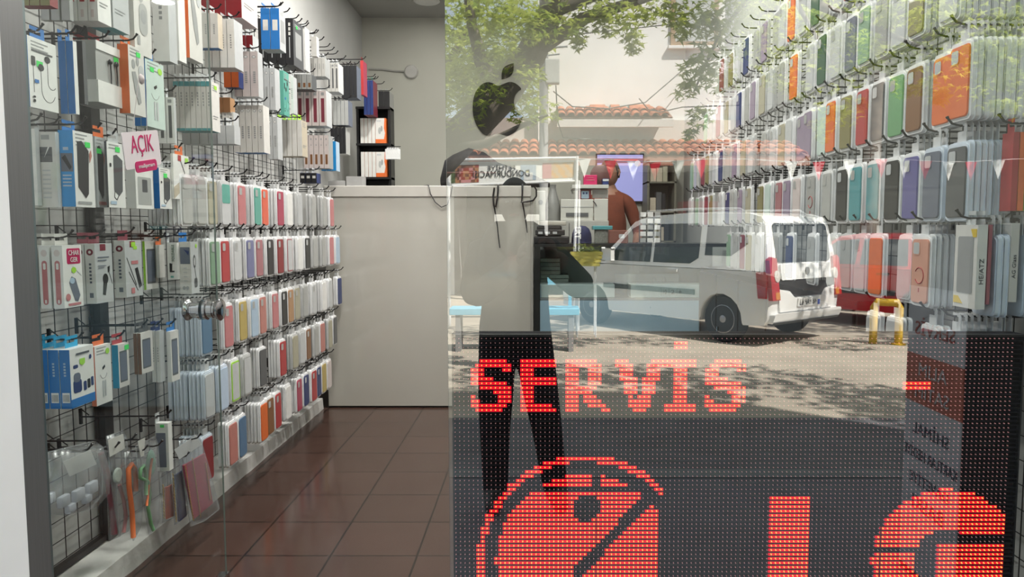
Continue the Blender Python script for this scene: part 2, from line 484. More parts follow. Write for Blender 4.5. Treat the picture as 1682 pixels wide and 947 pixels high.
Vg = {5: [(0, 2), (8, 10)], 6: [(0, 3), (7, 10)], 7: [(1, 3), (7, 9)], 8: [(1, 3), (7, 9)], 9: [(1, 4), (6, 9)], 10: [(2, 4), (6, 8)], 11: [(2, 4), (6, 8)], 12: [(2, 4), (6, 8)], 13: [(3, 3), (5, 7)], 14: [(3, 7)], 15: [(3, 7)], 16: [(4, 6)]}
Ig = {1: [(2, 4)], 2: [(2, 4)], 5: [(0, 6)], 6: [(0, 6)], 15: [(0, 6)], 16: [(0, 6)]}
for r in range(7, 15): Ig[r] = [(2, 4)]
for nm, c0, g in (('first lit letter S', 4, S), ('lit letter E', 15, Eg), ('lit letter R', 25, Rg), ('lit letter V', 36, Vg), ('lit letter I with its dot', 47, Ig), ('last lit letter S', 56, S)): put_rows(nm, c0, g)
def dot_px(c, r): return 746.4 + 7.55 * c, 555.5 + 7.5 * r
for c in range(NCv):
    for r in range(NRv):
        x, y = dot_px(c, r)
        if y < 740:
            if 1498 < x < 1541 and 626 < y < 640: lit_set[(c, r)] = 'short lit dash'
            continue
        rr = sqrt((x - 965) ** 2 + (y - 935) ** 2)
        if 171 < rr < 184 and x < 1097 and y > 750 and (x < 1000 or y < 835): lit_set[(c, r)] = 'lit ring round the disc'
        elif rr < 151 and x < 1088 and not (abs(x - 985) < 5 and y < 808):
            hole = sqrt((x - 968) ** 2 + (y - 842) ** 2) < 24
            t = ((x - 1092) * (962 - 1092) + (y - 806) * (945 - 806)) / (130 ** 2 + 139 ** 2)
            qx, qy = 1092 - 130 * t, 806 + 139 * t
            band = sqrt((x - qx) ** 2 + (y - qy) ** 2) < 9.5 and x > 950
            if not hole and not band and not (803 < y < 811) and not (916 < y < 922): lit_set[(c, r)] = 'lit disc with a dark eye and a slanting bar'
        elif 1276 < x < 1345 and y > 818: lit_set[(c, r)] = 'broad lit upright bar'
        g = sqrt((x - 1580) ** 2 + (y - 934) ** 2)
        if g < 124 and y > 808 and x > 1450:
            if (g > 54 and (x < 1604 or y < 890) and not (914 < y < 921 and x < 1540)) or (y > 906 and x > 1567): lit_set[(c, r)] = 'large lit letter G'
lens_on = em('led_lamp_on', (1.0, .42, .08), 2.4)
glow_on = lit('led_red_glow', (.8, .0, .022), .95, .7)  # glowing plates behind lit lamps paint their red spill on the face
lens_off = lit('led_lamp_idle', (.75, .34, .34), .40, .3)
def lamp(b, c, r, rad, m=0, n=6):
    x, z = led_o.x + c * PX, led_o.z - r * PX
    y = LY - .0036
    vs = [(x + rad * cos(2 * pi * k / n), y + .004, z + rad * sin(2 * pi * k / n)) for k in range(n)]
    vs += [(x + rad * .8 * cos(2 * pi * k / n), y, z + rad * .8 * sin(2 * pi * k / n)) for k in range(n)]
    b.add(vs, [tuple(range(n, 2 * n))] + [(k, (k + 1) % n, n + (k + 1) % n, n + k) for k in range(n)], m)
idle = lmb(); groups = {}
for c in range(NCv):
    for r in range(NRv):
        if (c, r) in lit_set: groups.setdefault(lit_set[(c, r)], []).append((c, r))
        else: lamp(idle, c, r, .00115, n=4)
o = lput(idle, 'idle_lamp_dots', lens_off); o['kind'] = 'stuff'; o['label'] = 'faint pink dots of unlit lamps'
for nm, cells in groups.items():
    b = lmb()
    for c, r in cells:
        x, z = led_o.x + c * PX, led_o.z - r * PX
        b.box(x - .0051, x + .0051, LY + .0015, LY + .007, z - .0051, z + .0051, mats=[1] * 6)
        lamp(b, c, r, .0014, 0)
    o = lput(b, 'lit_letter' if 'letter' in nm else 'lit_symbol', [lens_on, glow_on]); o['label'] = 'glowing red ' + nm
# =========================================================== phone cases on hooks, left and right wall
ORD = ['first', 'second', 'third', 'fourth', 'fifth', 'sixth', 'seventh', 'eighth', 'ninth', 'tenth', 'eleventh', 'twelfth', 'thirteenth', 'fourteenth', 'fifteenth',
       'sixteenth', 'seventeenth', 'eighteenth', 'nineteenth', 'twentieth', 'twenty-first', 'twenty-second', 'twenty-third', 'twenty-fourth', 'twenty-fifth', 'twenty-sixth', 'twenty-seventh', 'twenty-eighth']
COLNAME = {'frost': 'frosted clear', 'smoke': 'smoky clear', 'palegreen': 'pale green', 'darkgrey': 'dark grey', 'lightgrey': 'light grey', 'skyblue': 'light blue', 'steel': 'steel blue', 'darkred': 'dark red',
           'palepink': 'pale pink', 'darkgreen': 'dark green', 'iceblue': 'ice blue', 'mint': 'mint white', 'coral': 'coral red', 'slate': 'slate grey', 'khaki': 'khaki clear', 'peach': 'peach', 'turquoise': 'turquoise'}
PW, PH, PT, PITCHX = .104, .202, .0132, .0156
tray_white = pm('blister_white', (.84, .85, .86), .22, var=.05, scale=20)
tray_cool = pm('blister_cool', (.66, .73, .82), .22, var=.06, scale=20)
tray_grey = pm('blister_grey', (.58, .59, .59), .22, var=.08, scale=20)
tab_mat = pm('hang_tab_plastic', (.60, .61, .62), .3, var=.05)
_tm = {}
def case_mat(c): return pm('case_' + c, PAL[c], .30 if c in ('frost', 'smoke', 'lightgrey') else .42, var=.05, scale=25, coat=.3)

def tray_mesh(kind):
    if ('tray', kind) in _tm: return _tm['tray', kind]
    b = MB(); o = Vector((-PT, 0, -.035 - PH / 2))
    ex, ey, ez = Vector((0, 1, 0)), Vector((0, 0, 1)), Vector((1, 0, 0))
    b.prism(rrect(PW, PH, .012), o, ex, ey, ez * .002)                     # backing card with a flange
    b.prism(rrect(PW - .006, PH - .006, .013), o + ez * .002, ex, ey, ez * (PT - .004))
    b.prism(rrect(PW - .016, PH - .016, .013), o + ez * (PT - .002), ex, ey, ez * .002)
    _tm['tray', kind] = b.mesh('phone_case_pack', {'w': tray_white, 'c': tray_cool, 'g': tray_grey}[kind], 'auto')
    return _tm['tray', kind]

def tab_mesh():
    if 'tab' in _tm: return _tm['tab']
    b = MB()     # hooked hanger: a plate with a slot open to one side
    poly = [(-.019, -.040), (.019, -.040), (.019, .004), (.014, .012), (-.019, .012), (-.019, .003), (.008, .003), (.008, -.010), (-.019, -.010)]
    b.prism(poly, (-PT * .8, 0, 0), (0, 1, 0), (0, 0, 1), (.0022, 0, 0))
    _tm['tab'] = b.mesh('hang_tab', tab_mat)
    return _tm['tab']

def case_mesh(c, style):
    if ('case', c, style) in _tm: return _tm['case', c, style]
    b = MB(); o = Vector((.0002, 0, -.035 - PH / 2 - .002)); w, h = .086, .176
    ex, ey, ez = Vector((0, 1, 0)), Vector((0, 0, 1)), Vector((1, 0, 0))
    if style == 'frame':      # a bumper: coloured rim round a clear back
        b.mat(0).prism(rrect(w, h, .012), o, ex, ey, ez * .003); b.mat(1).prism(rrect(w - .014, h - .014, .008), o + ez * .003, ex, ey, ez * .0006)
    elif style == 'half':
        b.mat(1).prism(rrect(w, h, .012), o, ex, ey, ez * .0026); b.mat(0).prism(rrect(w - .006, h * .46, .01), o + ey * h * .25, ex, ey, ez * .0034)
    else:
        b.mat(0).prism(rrect(w, h, .012), o, ex, ey, ez * .0022); b.prism(rrect(w - .004, h - .004, .011), o + ez * .0022, ex, ey, ez * .0012)
    if style == 'ring':
        ring = []
        oo = o - ey * .012 + ez * .0036
        for k in range(25):
            a = radians(-60 + 300 * k / 24); ring.append(oo + ex * .022 * sin(a) + ey * .022 * cos(a))
        b.mat(2).tube(ring, .0016, 6); b.tube([oo - ey * .034, oo - ey * .046], .0016, 6)
    _tm['case', c, style] = b.mesh('phone_case', [case_mat(c), case_mat('frost'), case_mat('red')], False)
    return _tm['case', c, style]

def cam_mesh(c):
    if ('cam', c) in _tm: return _tm['cam', c]
    b = MB(); o = Vector((.0036, -.018, -.035 - .040)); ex, ey, ez = Vector((0, 1, 0)), Vector((0, 0, 1)), Vector((1, 0, 0))
    b.mat(0).prism(rrect(.036, .038, .008), o, ex, ey, ez * .0010)
    b.mat(1).prism(rrect(.030, .032, .006), o + ez * .0010, ex, ey, ez * .0003)
    dark = c in ('black', 'darkgrey', 'slate', 'navy', 'brown', 'maroon', 'darkgreen')
    _tm['cam', c] = b.mesh('camera_opening', [case_mat(c), case_mat('lightgrey' if dark or c in ('orange', 'peach') else 'smoke')])
    return _tm['cam', c]

hookmat = pm('hook_wire', (.010, .010, .011), .35, .4, var=.1)
def hook_mesh(L):
    """a single wire hook with a back plate; local +X leaves the wall"""
    k = ('hook', round(L, 2))
    if k in _tm: return _tm[k]
    b = MB(); L = round(L, 2)
    b.tube([(0, 0, 0), (L - .03, 0, .003), (L - .012, 0, .008), (L, 0, .022)], .0030, 6)
    b.lathe([(0, -.001), (.0042, -.001), (.0042, .004), (0, .005)], (L, 0, .022), (.4, 0, .9), 8)
    b.box(-.004, .004, -.005, .005, -.026, .030); b.tube([(.0, 0, .03), (.03, 0, .006)], .0022, 5)
    _tm[k] = b.mesh('hanging_hook', hookmat)
    return _tm[k]

NPACK = 0
def hang_row(side, rowname, zh, hooks, Xf, Xwall, tray='w', fronts=True):
    """hooks: (depth of the near edge, colour, packs behind, style) from the street inwards"""
    global NPACK
    sgn = 1 if side == 'left' else -1
    for i, (d, c, rear, style, trk) in enumerate(hooks):
        yc = d + PW / 2
        xf = Xf - sgn * RND.uniform(0, .022)
        rz = 0 if side == 'left' else pi
        tip = abs(Xwall - xf) + .028
        hk = put('hanging_hook', hook_mesh(tip), None, (Xwall, yc + sgn * -.0005, zh + .0), rz)
        where = f'{ORD[i]} hook, {rowname} {side} row'
        tag(hk, f'black wire hook, {ORD[i]} from the street in the {rowname} {side} case row', 'hook', f'wire hooks on the {side} wall')
        for k in range(rear + 1):
            x = xf - sgn * k * PITCHX * RND.uniform(.98, 1.12)
            if k and abs(Xwall - x) < .03: break
            p = put('phone_case_pack', tray_mesh(trk), None, (x, yc, zh - .001), rz + radians(RND.uniform(-1.6, 1.6)))
            NPACK += 1
            put('hang_tab', tab_mesh(), p)
            if k == 0:
                cs = put('phone_case', case_mesh(c, style), p); cs['label'] = f'{COLNAME.get(c, c)} phone case'
                if style in ('case', 'ring') and d < 4.6: put('camera_opening', cam_mesh(c), cs)
                tag(p, f'{COLNAME.get(c, c)} phone case in a pack, front of {where}', 'phone case', f'{side} wall phone cases')
            else:
                tag(p, f'packed phone case edge-on behind the front one, {where}', 'phone case', f'{side} {rowname} row hook {i + 1} stack')

def L_row(zh, data, Xf=-1.33):
    out = []; last = 0
    ym = 377 - (zh - .12 - EYE) * 1230 / 3.4
    for e in data:
        x, c, rear = e[0], e[1], e[2]; st = e[3] if len(e) > 3 else 'case'; tr = e[4] if len(e) > 4 else 'w'
        d = -Xf * F / (880 - x)
        d = max(d, last + PW + .008)
        if d > 5.05: continue
        last = d; out.append((d, c, rear, st, tr))
    return out
def R_row(zh, data, Xf=1.06, dmax=5.0, fill=()):
    out = []; last = 0
    data = list(data)
    for e in data:
        x, c, rear = e[0], e[1], e[2]; st = e[3] if len(e) > 3 else 'case'; tr = e[4] if len(e) > 4 else 'w'
        d = max(Xf * F / (x - 880), last + PW + .010)
        last = d; out.append((d, c, rear, st, tr))
    i = 0
    while fill and last < dmax:
        last += RND.uniform(.125, .19); out.append((last, fill[i % len(fill)], 0, 'case', RND.choice('wgg'))); i += 1
    return out

XGL, XGR = -1.615, 1.385     # planes of the wire grids
# the near panel's packs are boxes (next file); the case rows start beyond the dark upright
hang_row('left', 'top', 1.50, L_row(1.50, [(303, 'smoke', 7, 'case', 'w'), (326, 'smoke', 2, 'case', 'g'), (346, 'khaki', 2), (372, 'turquoise', 2, 'half', 'g'), (397, 'pink', 2), (420, 'turquoise', 2), (438, 'coral', 1), (460, 'crimson', 2), (478, 'white', 2, 'plain'), (493, 'lightgrey', 1, 'plain', 'g'), (514, 'smoke', 1, 'case', 'g'), (532, 'smoke', 1, 'case', 'g'), (548, 'pink', 1)]), -1.33, XGL)
hang_row('left', 'second', 1.252, L_row(1.25, [(345, 'palegreen', 5), (366, 'red', 2), (385, 'frost', 1), (410, 'lilac', 3), (427, 'rose', 1), (442, 'black', 1), (455, 'darkred', 1), (474, 'rose', 2, 'frame'), (490, 'white', 2, 'plain'), (505, 'black', 1), (519, 'smoke', 1, 'case', 'g'), (531, 'smoke', 1, 'case', 'g'), (543, 'pink', 1), (554, 'skyblue', 1)]), -1.33, XGL)
hang_row('left', 'third', .972, L_row(.96, [(335, 'steel', 7, 'plain', 'c'), (364, 'pink', 1), (395, 'mustard', 4), (411, 'skyblue', 1), (424, 'salmon', 1), (449, 'pink', 4), (464, 'black', 0), (476, 'tan', 1), (488, 'khaki', 1, 'case', 'g'), (501, 'smoke', 1, 'case', 'g'), (514, 'frost', 1), (528, 'white', 2, 'plain'), (541, 'frost', 1), (556, 'navy', 1), (566, 'frost', 1)]), -1.33, XGL)
hang_row('left', 'fourth', .715, L_row(.71, [(330, 'frost', 8, 'plain', 'c'), (352, 'iceblue', 2, 'plain', 'c'), (378, 'lime', 2, 'frame'), (397, 'smoke', 1, 'frame', 'g'), (424, 'darkgrey', 2, 'plain'), (455, 'red', 3), (477, 'khaki', 2, 'plain', 'g'), (491, 'frost', 1, 'plain', 'g'), (503, 'brown', 1), (514, 'smoke', 1, 'case', 'g'), (525, 'salmon', 1), (537, 'khaki', 1, 'plain', 'g'), (549, 'darkgrey', 1)]), -1.33, XGL)
hang_row('left', 'lowest', .452, L_row(.45, [(327, 'darkred', 5, 'plain', 'c'), (366, 'salmon', 2, 'plain'), (383, 'steel', 1, 'plain'), (420, 'orange', 5, 'plain'), (434, 'brown', 1), (448, 'red', 1), (468, 'white', 3, 'plain'), (486, 'crimson', 2), (498, 'navy', 1), (509, 'red', 1), (519, 'navy', 1), (528, 'mustard', 1), (537, 'palepink', 1)]), -1.33, XGL)

FILL = ['smoke', 'frost', 'khaki', 'mauve', 'smoke', 'navy', 'frost', 'olive', 'maroon', 'smoke', 'palegreen', 'frost']
hang_row('right', 'topmost', 2.265, R_row(2.26, [(1386, 'red', 0), (1366, 'frost', 1), (1346, 'smoke', 1), (1327, 'darkgreen', 0), (1310, 'frost', 1), (1295, 'orange', 0), (1281, 'frost', 0), (1267, 'smoke', 0)], dmax=4.4, fill=FILL[3:]), 1.06, XGR)
hang_row('right', 'second', 2.02, R_row(2.02, [(1552, 'frost', 9, 'plain'), (1505, 'olive', 3), (1468, 'frost', 2), (1440, 'smoke', 1), (1412, 'palegreen', 1), (1389, 'slate', 1), (1366, 'frost', 0), (1345, 'darkgreen', 0), (1322, 'frost', 0), (1298, 'orange', 0), (1280, 'smoke', 0)], dmax=4.7, fill=FILL[1:]), 1.06, XGR)
hang_row('right', 'third', 1.757, R_row(1.757, [(1582, 'orange', 8), (1540, 'orange', 1), (1498, 'brown', 2), (1470, 'green', 1), (1441, 'darkgrey', 1), (1415, 'red', 1), (1396, 'olive', 0), (1379, 'orange', 0), (1363, 'mint', 2, 'plain'), (1341, 'mauve', 1), (1325, 'mauve', 0), (1304, 'frost', 1, 'plain'), (1283, 'khaki', 1), (1264, 'frost', 0)], dmax=5.0, fill=FILL), 1.06, XGR)
hang_row('right', 'fourth', 1.508, R_row(1.508, [(1582, 'darkgrey', 5, 'case', 'c'), (1548, 'slate', 1, 'case', 'c'), (1498, 'purple', 3), (1465, 'black', 1), (1436, 'teal', 1), (1410, 'teal', 0), (1392, 'black', 1), (1356, 'smoke', 2), (1334, 'smoke', 1, 'ring'), (1312, 'palepink', 1), (1293, 'mauve', 0), (1277, 'rose', 0), (1262, 'mint', 1, 'plain'), (1245, 'olive', 0)], dmax=5.0, fill=FILL[2:]), 1.06, XGR)
hang_row('right', 'fifth', 1.275, R_row(1.275, [(1527, 'peach', 3, 'ring'), (1494, 'frost', 1, 'frame'), (1446, 'orange', 0, 'plain'), (1414, 'frost', 1), (1392, 'smoke', 0), (1374, 'white', 0, 'plain'), (1340, 'smoke', 0), (1300, 'navy', 0)], dmax=4.0, fill=FILL[4:]), 1.06, XGR)
hang_row('right', 'lowest', 1.028, R_row(1.028, [(1588, 'brown', 8, 'case', 'c'), (1535, 'maroon', 1), (1478, 'lightgrey', 1, 'plain'), (1440, 'frost', 0)], dmax=2.6), 1.06, XGR)
# lettered cartons and blue-white packs nearest the window, and a hook of narrow coloured cartons
def rbox(name, X0, X1, d0, d1, z0, z1, mats, label, group=None, words=None, tabc='lightgrey'):
    o = empty(name, (X0, (d0 + d1) / 2, z1 + .02)); b = MB(); w = (d1 - d0) / 2
    b.box(0, X1 - X0, -w, w, z0 - z1 - .02, -.02, mats=[0, 0, 0, 0, 0, 1])
    bpy.data.objects.remove(o); o = b.build(name, [paint(c) if isinstance(c, str) else c for c in mats], None, False, (X0, (d0 + d1) / 2, z1 + .02))
    t = MB(); q = min(w * .6, .02); t.prism([(-q, -.02), (q, -.02), (q, .014), (-q, .014), (-q, .004), (q * .5, .004), (q * .5, -.006), (-q, -.006)], ((X1 - X0) * .4, 0, 0), (0, 1, 0), (0, 0, 1), (.0012, 0, 0)); t.build('hang_tab', paint(tabc), o)
    if words: text('lettering', words, .02, paint('darkgrey'), ((X1 - X0) / 2, -w - .0006, (z0 - z1) * .55 - .02), (0, 0, 1), (-1, 0, 0), o, fit=(abs(z1 - z0) * .30, (X1 - X0) * .45), extrude=.0004)
    tag(o, label, 'box', group); return o
zt5, zb5 = 1.262, 1.070
o = rbox('lettered_carton', 1.060, 1.084, 1.80, 1.895, zb5 - .012, zt5, ['white', 'offwhite'], 'white carton with upright lettering and a grey window, front of the nearest right hook', None, 'HE/ATZ')
fb = MB(); fb.mat(0).prism(rrect(.066, .140, .006), (-.0002, .0, -.118), (0, -1, 0), (0, 0, 1), (-.0006, 0, 0)); fb.mat(1).prism([(-.044, -.214), (-.005, -.214), (-.025, -.196), (-.044, -.196)], (-.0003, 0, 0), (0, -1, 0), (0, 0, 1), (-.0008, 0, 0)); fb.prism([(.02, -.03), (.044, -.03), (.044, -.05), (.03, -.05)], (-.0003, 0, 0), (0, -1, 0), (0, 0, 1), (-.0008, 0, 0))
fb.build('grey_window', [paint('grey'), paint('yellow')], o)
rbox('lettered_carton', 1.087, 1.095, 1.80, 1.89, zb5, zt5, ['rose', 'rose'], 'thin dull red carton between the lettered white ones by the window')
for k in range(2):
    p = put('phone_case_pack', tray_mesh('c'), None, (1.109 + .0155 * k, 1.85, 1.274), pi); put('hang_tab', tab_mesh(), p); tag(p, 'ice blue pack edge-on between the two lettered cartons', 'phone case', 'ice blue packs between lettered cartons')
rbox('lettered_carton', 1.140, 1.160, 1.80, 1.885, zb5 + .006, zt5 + .004, ['offwhite', 'offwhite'], 'white carton with small dark spine lettering, second from the front by the window', None, 'AG Glass')
for k in range(5):
    p = put('phone_case_pack', tray_mesh('c'), None, (1.178 + .0165 * k, 1.85, 1.274), pi); put('hang_tab', tab_mesh(), p); tag(p, 'ice blue pack edge-on behind the second lettered carton at the window', 'phone case', 'ice blue packs by the window')
tag(put('hanging_hook', hook_mesh(.35), None, (XGR, 1.8495, 1.275), pi), 'black wire hook through the lettered white cartons nearest the window', 'hook', 'wire hooks on the right wall')
for k, (c, nm) in enumerate((('red', 'red'), ('orange', 'orange'), ('lime', 'lime green'), ('white', 'white'), ('navy', 'navy'))):
    rbox('narrow_carton', 1.128 + .0165 * k, 1.142 + .0165 * k, 1.79, 1.832, 1.295, 1.480, [c, c], f'narrow upright {nm} carton in the coloured row nearest the window', None, None, 'red' if k == 0 else 'lightgrey')
tag(put('hanging_hook', hook_mesh(.28), None, (XGR, 1.811, 1.50), pi), 'black wire hook through the narrow coloured cartons nearest the window', 'hook', 'wire hooks on the right wall')
print('packs', NPACK)

# wire grids that carry the hooks, a dark upright between the two left panels
def grid(name, X, y0, y1, z0, z1, label, sgn, frame=False):
    b = MB(); n = int((y1 - y0) / .07); r = .0018
    for i in range(n + 1):
        y = y0 + (y1 - y0) * i / n; b.tube([(X, y, z0), (X, y, z1)], r, 5)
    n = int((z1 - z0) / .07)
    for i in range(n + 1):
        z = z0 + (z1 - z0) * i / n; b.tube([(X - sgn * .0036, y0, z), (X - sgn * .0036, y1, z)], r, 5)
    o = b.build(name, blackmetal)
    if frame:
        fb = MB(); fb.box(X - .012, X + .012, y0 - .03, y0 - .006, z0 - .03, z1 + .02); fb.box(X - .012, X + .012, y0 - .006, y1, z0 - .03, z0 - .010)
        fb.build('panel_frame', blackmetal, o)
    tag(o, label, 'wire grid')
    return o
grid('wire_grid_panel', -1.622, 1.99, 2.73, .12, 2.48, 'black wire grid behind the boxed accessories nearest the door', 1, True)
grid('wire_grid_panel', -1.622, 2.80, 5.12, .11, 2.50, 'long black wire grid behind the left phone case rows', 1)
grid('wire_grid_panel', 1.392, 1.78, 2.55, .02, 2.30, 'black wire grid behind the right wall phone cases nearest the window', -1)
grid('wire_grid_panel', 1.392, 2.58, 5.13, 1.005, 2.30, 'long black wire grid above the added dark cabinet on the right wall', -1)
bc = MB().bbox(1.13, 1.415, 2.62, 5.13, 0, 1.0, .004).build('added_cabinet', pm('added_cabinet_dark', (.016, .017, .02), .5, var=.15))  # unseen dark cabinet, added so the mirrored van stands out clean
tag(bc, 'added dark base cabinet on the right wall, a backing for the mirrored van', 'cabinet')
for k in range(5):
    dd = MB().bbox(1.118, 1.13, 2.63 + k * .5, 3.11 + k * .5, .06, .97, .003).build('door', pm('added_cabinet_dark', (.016, .017, .02), .5), bc)
    MB().box(1.108, 1.118, 3.04 + k * .5, 3.06 + k * .5, .5, .66).build('handle', chrome, dd)
up = MB().box(-1.637, -1.60, 2.735, 2.79, .085, 2.46)
tag(up.build('shelf_upright', pm('upright_metal', (.035, .035, .035), .4, .4)), 'dark metal upright post between the two left wire grids', 'post')
# =========================================================== boxed accessories on the left wall
NB = 0
def draw(b, cols, items, org, ex, ey, ez, w, h):
    """printed motifs as thin raised shapes; each item: kind, colour, numbers in units of the panel"""
    for it in items:
        kind, c = it[0], it[1]
        if c not in cols: cols.append(c)
        m = cols.index(c); a = it[2:]
        th = ez * .0005
        if kind == 'r': poly = [(a[0] * w, a[1] * h), (a[2] * w, a[1] * h), (a[2] * w, a[3] * h), (a[0] * w, a[3] * h)]
        elif kind == 'e': poly = [(x, y) for x, y in ell(a[0] * w, a[1] * h, a[2] * w, a[3] * h, 14)]
        elif kind == 'p': poly = [(p[0] * w, p[1] * h) for p in a[0]]
        elif kind == 'rr': poly = rrect(abs(a[2] - a[0]) * w, abs(a[3] - a[1]) * h, min(abs(a[2] - a[0]) * w, abs(a[3] - a[1]) * h) * a[4], 4, (a[0] + a[2]) / 2 * w, (a[1] + a[3]) / 2 * h)
        elif kind == 'l':
            pts = a[0]; lw = a[1]
            for p, q in zip(pts[:-1], pts[1:]):
                P, Q = Vector((p[0] * w, p[1] * h)), Vector((q[0] * w, q[1] * h)); t = Q - P
                if t.length < 1e-9: continue
                t.normalize(); nn = Vector((-t.y, t.x)) * lw / 2
                b.prism([tuple(P - nn), tuple(Q - nn), tuple(Q + nn), tuple(P + nn)], org, ex, ey, th * 1.2, m)
            continue
        b.prism(poly, org + ez * (.0004 * it_level(items, it)), ex, ey, th, m)
def it_level(items, it): return items.index(it) * .35

def arc(cx, cy, rx, ry, a0, a1, n=12): return [(cx + rx * cos(radians(a0 + (a1 - a0) * k / n)), cy + ry * sin(radians(a0 + (a1 - a0) * k / n))) for k in range(n + 1)]
TL = lambda v, u0=.12, u1=.7, c='grey', n=3, s=.028: [('r', c, u0, v - i * s * 1.7, u0 + (u1 - u0) * (1 - .25 * (i % 2)), v - i * s * 1.7 + s * .6) for i in range(n)]
FRONT = {
    'earphone': TL(.93) + [('r', 'darkgrey', .12, .80, .85, .825), ('l', 'darkgrey', [(.16, .72), (.16, .22)], .0016), ('rr', 'black', .10, .60, .23, .73, .2), ('e', 'black', .66, .74, .10, .05), ('e', 'black', .42, .60, .10, .05),
                          ('l', 'black', [(.42, .6)] + arc(.66, .28, .24, .16, 180, 340), .0014), ('l', 'black', [(.66, .72), (.66, .42)] + arc(.8, .40, .14, .08, 180, 330), .0014), ('r', 'blue', .18, .36, .32, .41), ('rr', 'black', .10, .08, .18, .12, .4), ('rr', 'black', .10, .14, .18, .17, .4)],
    'buds': TL(.95) + [('e', 'smoke', .42, .66, .17, .10), ('e', 'smoke', .70, .76, .10, .09), ('rr', 'smoke', .30, .22, .78, .56, .45), ('e', 'grey', .54, .42, .17, .08), ('r', 'grey', .15, .10, .3, .2)],
    'darkbuds': TL(.95) + [('e', 'grey', .30, .74, .11, .07), ('e', 'grey', .56, .80, .09, .07), ('e', 'lightgrey', .78, .66, .17, .10), ('p', 'grey', [(.18, .62), (.40, .64), (.62, .42), (.72, .20), (.56, .16), (.34, .34)])],
    'powerbank': TL(.95, n=4) + [('p', 'black', [(.18, .86), (.40, .88), (.74, .76), (.66, .18), (.52, .12), (.16, .26)]), ('p', 'salmon', [(.76, .72), (.86, .78), (.90, .70), (.78, .60)]), ('r', 'grey', .12, .04, .8, .075)],
    'powerbank2': TL(.95, n=2) + [('p', 'darkgrey', [(.36, .80), (.55, .82), (.90, .74), (.84, .26), (.62, .18), (.34, .26)]), ('l', 'black', [(.38, .28), (.34, .16), (.48, .12), (.62, .2)], .003), ('rr', 'black', .12, .62, .22, .68, .4), ('r', 'skyblue', .1, .05, .45, .10)],
    'charger': [('rr', 'magenta', .22, .70, .92, .95, .12), ('p', 'slate', [(.28, .40), (.42, .50), (.62, .46), (.84, .18), (.70, .08), (.56, .10)]), ('e', 'skyblue', .45, .43, .13, .05), ('e', 'lime', .55, .60, .13, .05), ('l', 'lightgrey', [(.5, .66), (.95, .5)], .002), ('e', 'pink', .20, .17, .12, .06), ('r', 'pink', .2, .03, .85, .07)],
    'cable': [('rr', 'maroon', .30, .88, .62, .99, .1), ('e', 'black', .55, .40, .16, .09), ('p', 'black', [(.42, .36), (.66, .38), (.52, .12), (.36, .14)]), ('p', 'black', [(.70, .60), (.82, .62), (.80, .52), (.70, .5)]), ('l', 'black', [(.76, .52), (.95, .30)], .002)] + TL(.76, .15, .8, 'slate', 2, .03) + TL(.62, .15, .6, 'slate', 2, .02),
    'cable2': [('rr', 'maroon', .30, .88, .62, .99, .1), ('r', 'lime', .5, .84, .72, .90), ('l', 'black', [(.1, .70), (.62, .20)], .003), ('p', 'black', [(.55, .50), (.72, .52), (.95, .18), (.78, .14)]), ('l', 'black', [(.2, .45), (.7, .1)], .003), ('r', 'pink', .35, .58, .75, .64), ('r', 'pink', .3, .06, .5, .16)],
    'speaker': [('r', 'blue', 0, 0, 1, .15), ('rr', 'navy', .12, .66, .32, .72, .4), ('rr', 'navy', .10, .24, .44, .46, .2), ('rr', 'slate', .12, .42, .40, .58, .4), ('rr', 'navy', .52, .24, .64, .40, .3), ('rr', 'black', .68, .26, .80, .42, .3), ('rr', 'navy', .84, .28, .94, .44, .3), ('e', 'lime', .5, .74, .10, .05), ('e', 'navy', .84, .80, .05, .04), ('r', 'darkgrey', .25, .88, .8, .915)],
    'wire': TL(.95, n=3) + [('p', 'black', [(.42, .62), (.58, .66), (.60, .62), (.46, .58)]), ('l', 'grey', arc(.5, .55, .22, .12, 200, 340), .0016), ('rr', 'lightgrey', .40, .12, .48, .40, .4), ('rr', 'lightgrey', .54, .12, .62, .40, .4), ('e', 'lime', .78, .88, .12, .05)],
    'phone': [('rr', 'darkgrey', .12, .12, .80, .84, .06), ('rr', 'slate', .16, .16, .76, .80, .05)],
    'mount': [('e', 'darkgrey', .45, .62, .18, .13), ('e', 'lightgrey', .45, .62, .10, .08), ('l', 'darkgrey', [(.45, .5), (.6, .3)], .004), ('rr', 'darkgrey', .36, .12, .74, .30, .3), ('e', 'lime', .7, .92, .10, .04)],
    'photo': TL(.95, .25, .8, n=2) + [('r', 'darkgrey', .12, .60, .88, .86)] + TL(.5, .3, .7, 'lightgrey', 7, .03),
    'lines': TL(.92, n=3) + TL(.3, .15, .75, n=2),
    'laptop': [('r', 'grey', .2, .2, .8, .75)] + TL(.9, .15, .8, 'lightgrey', 2, .02), 'window': [('rr', 'smoke', .12, .10, .88, .80, .06), ('rr', 'darkgrey', .36, .42, .66, .74, .1)],
    'plug': [('p', 'beige', [(0, .26), (.75, .52), (.75, .30), (0, 0)]), ('l', 'darkgrey', [(.45, .88), (.7, .62), (.72, .46)], .005), ('e', 'darkgrey', .72, .42, .12, .07), ('r', 'red', .3, .86, .5, .99), ('r', 'salmon', .6, .22, .95, .30)],
    'none': [],
}
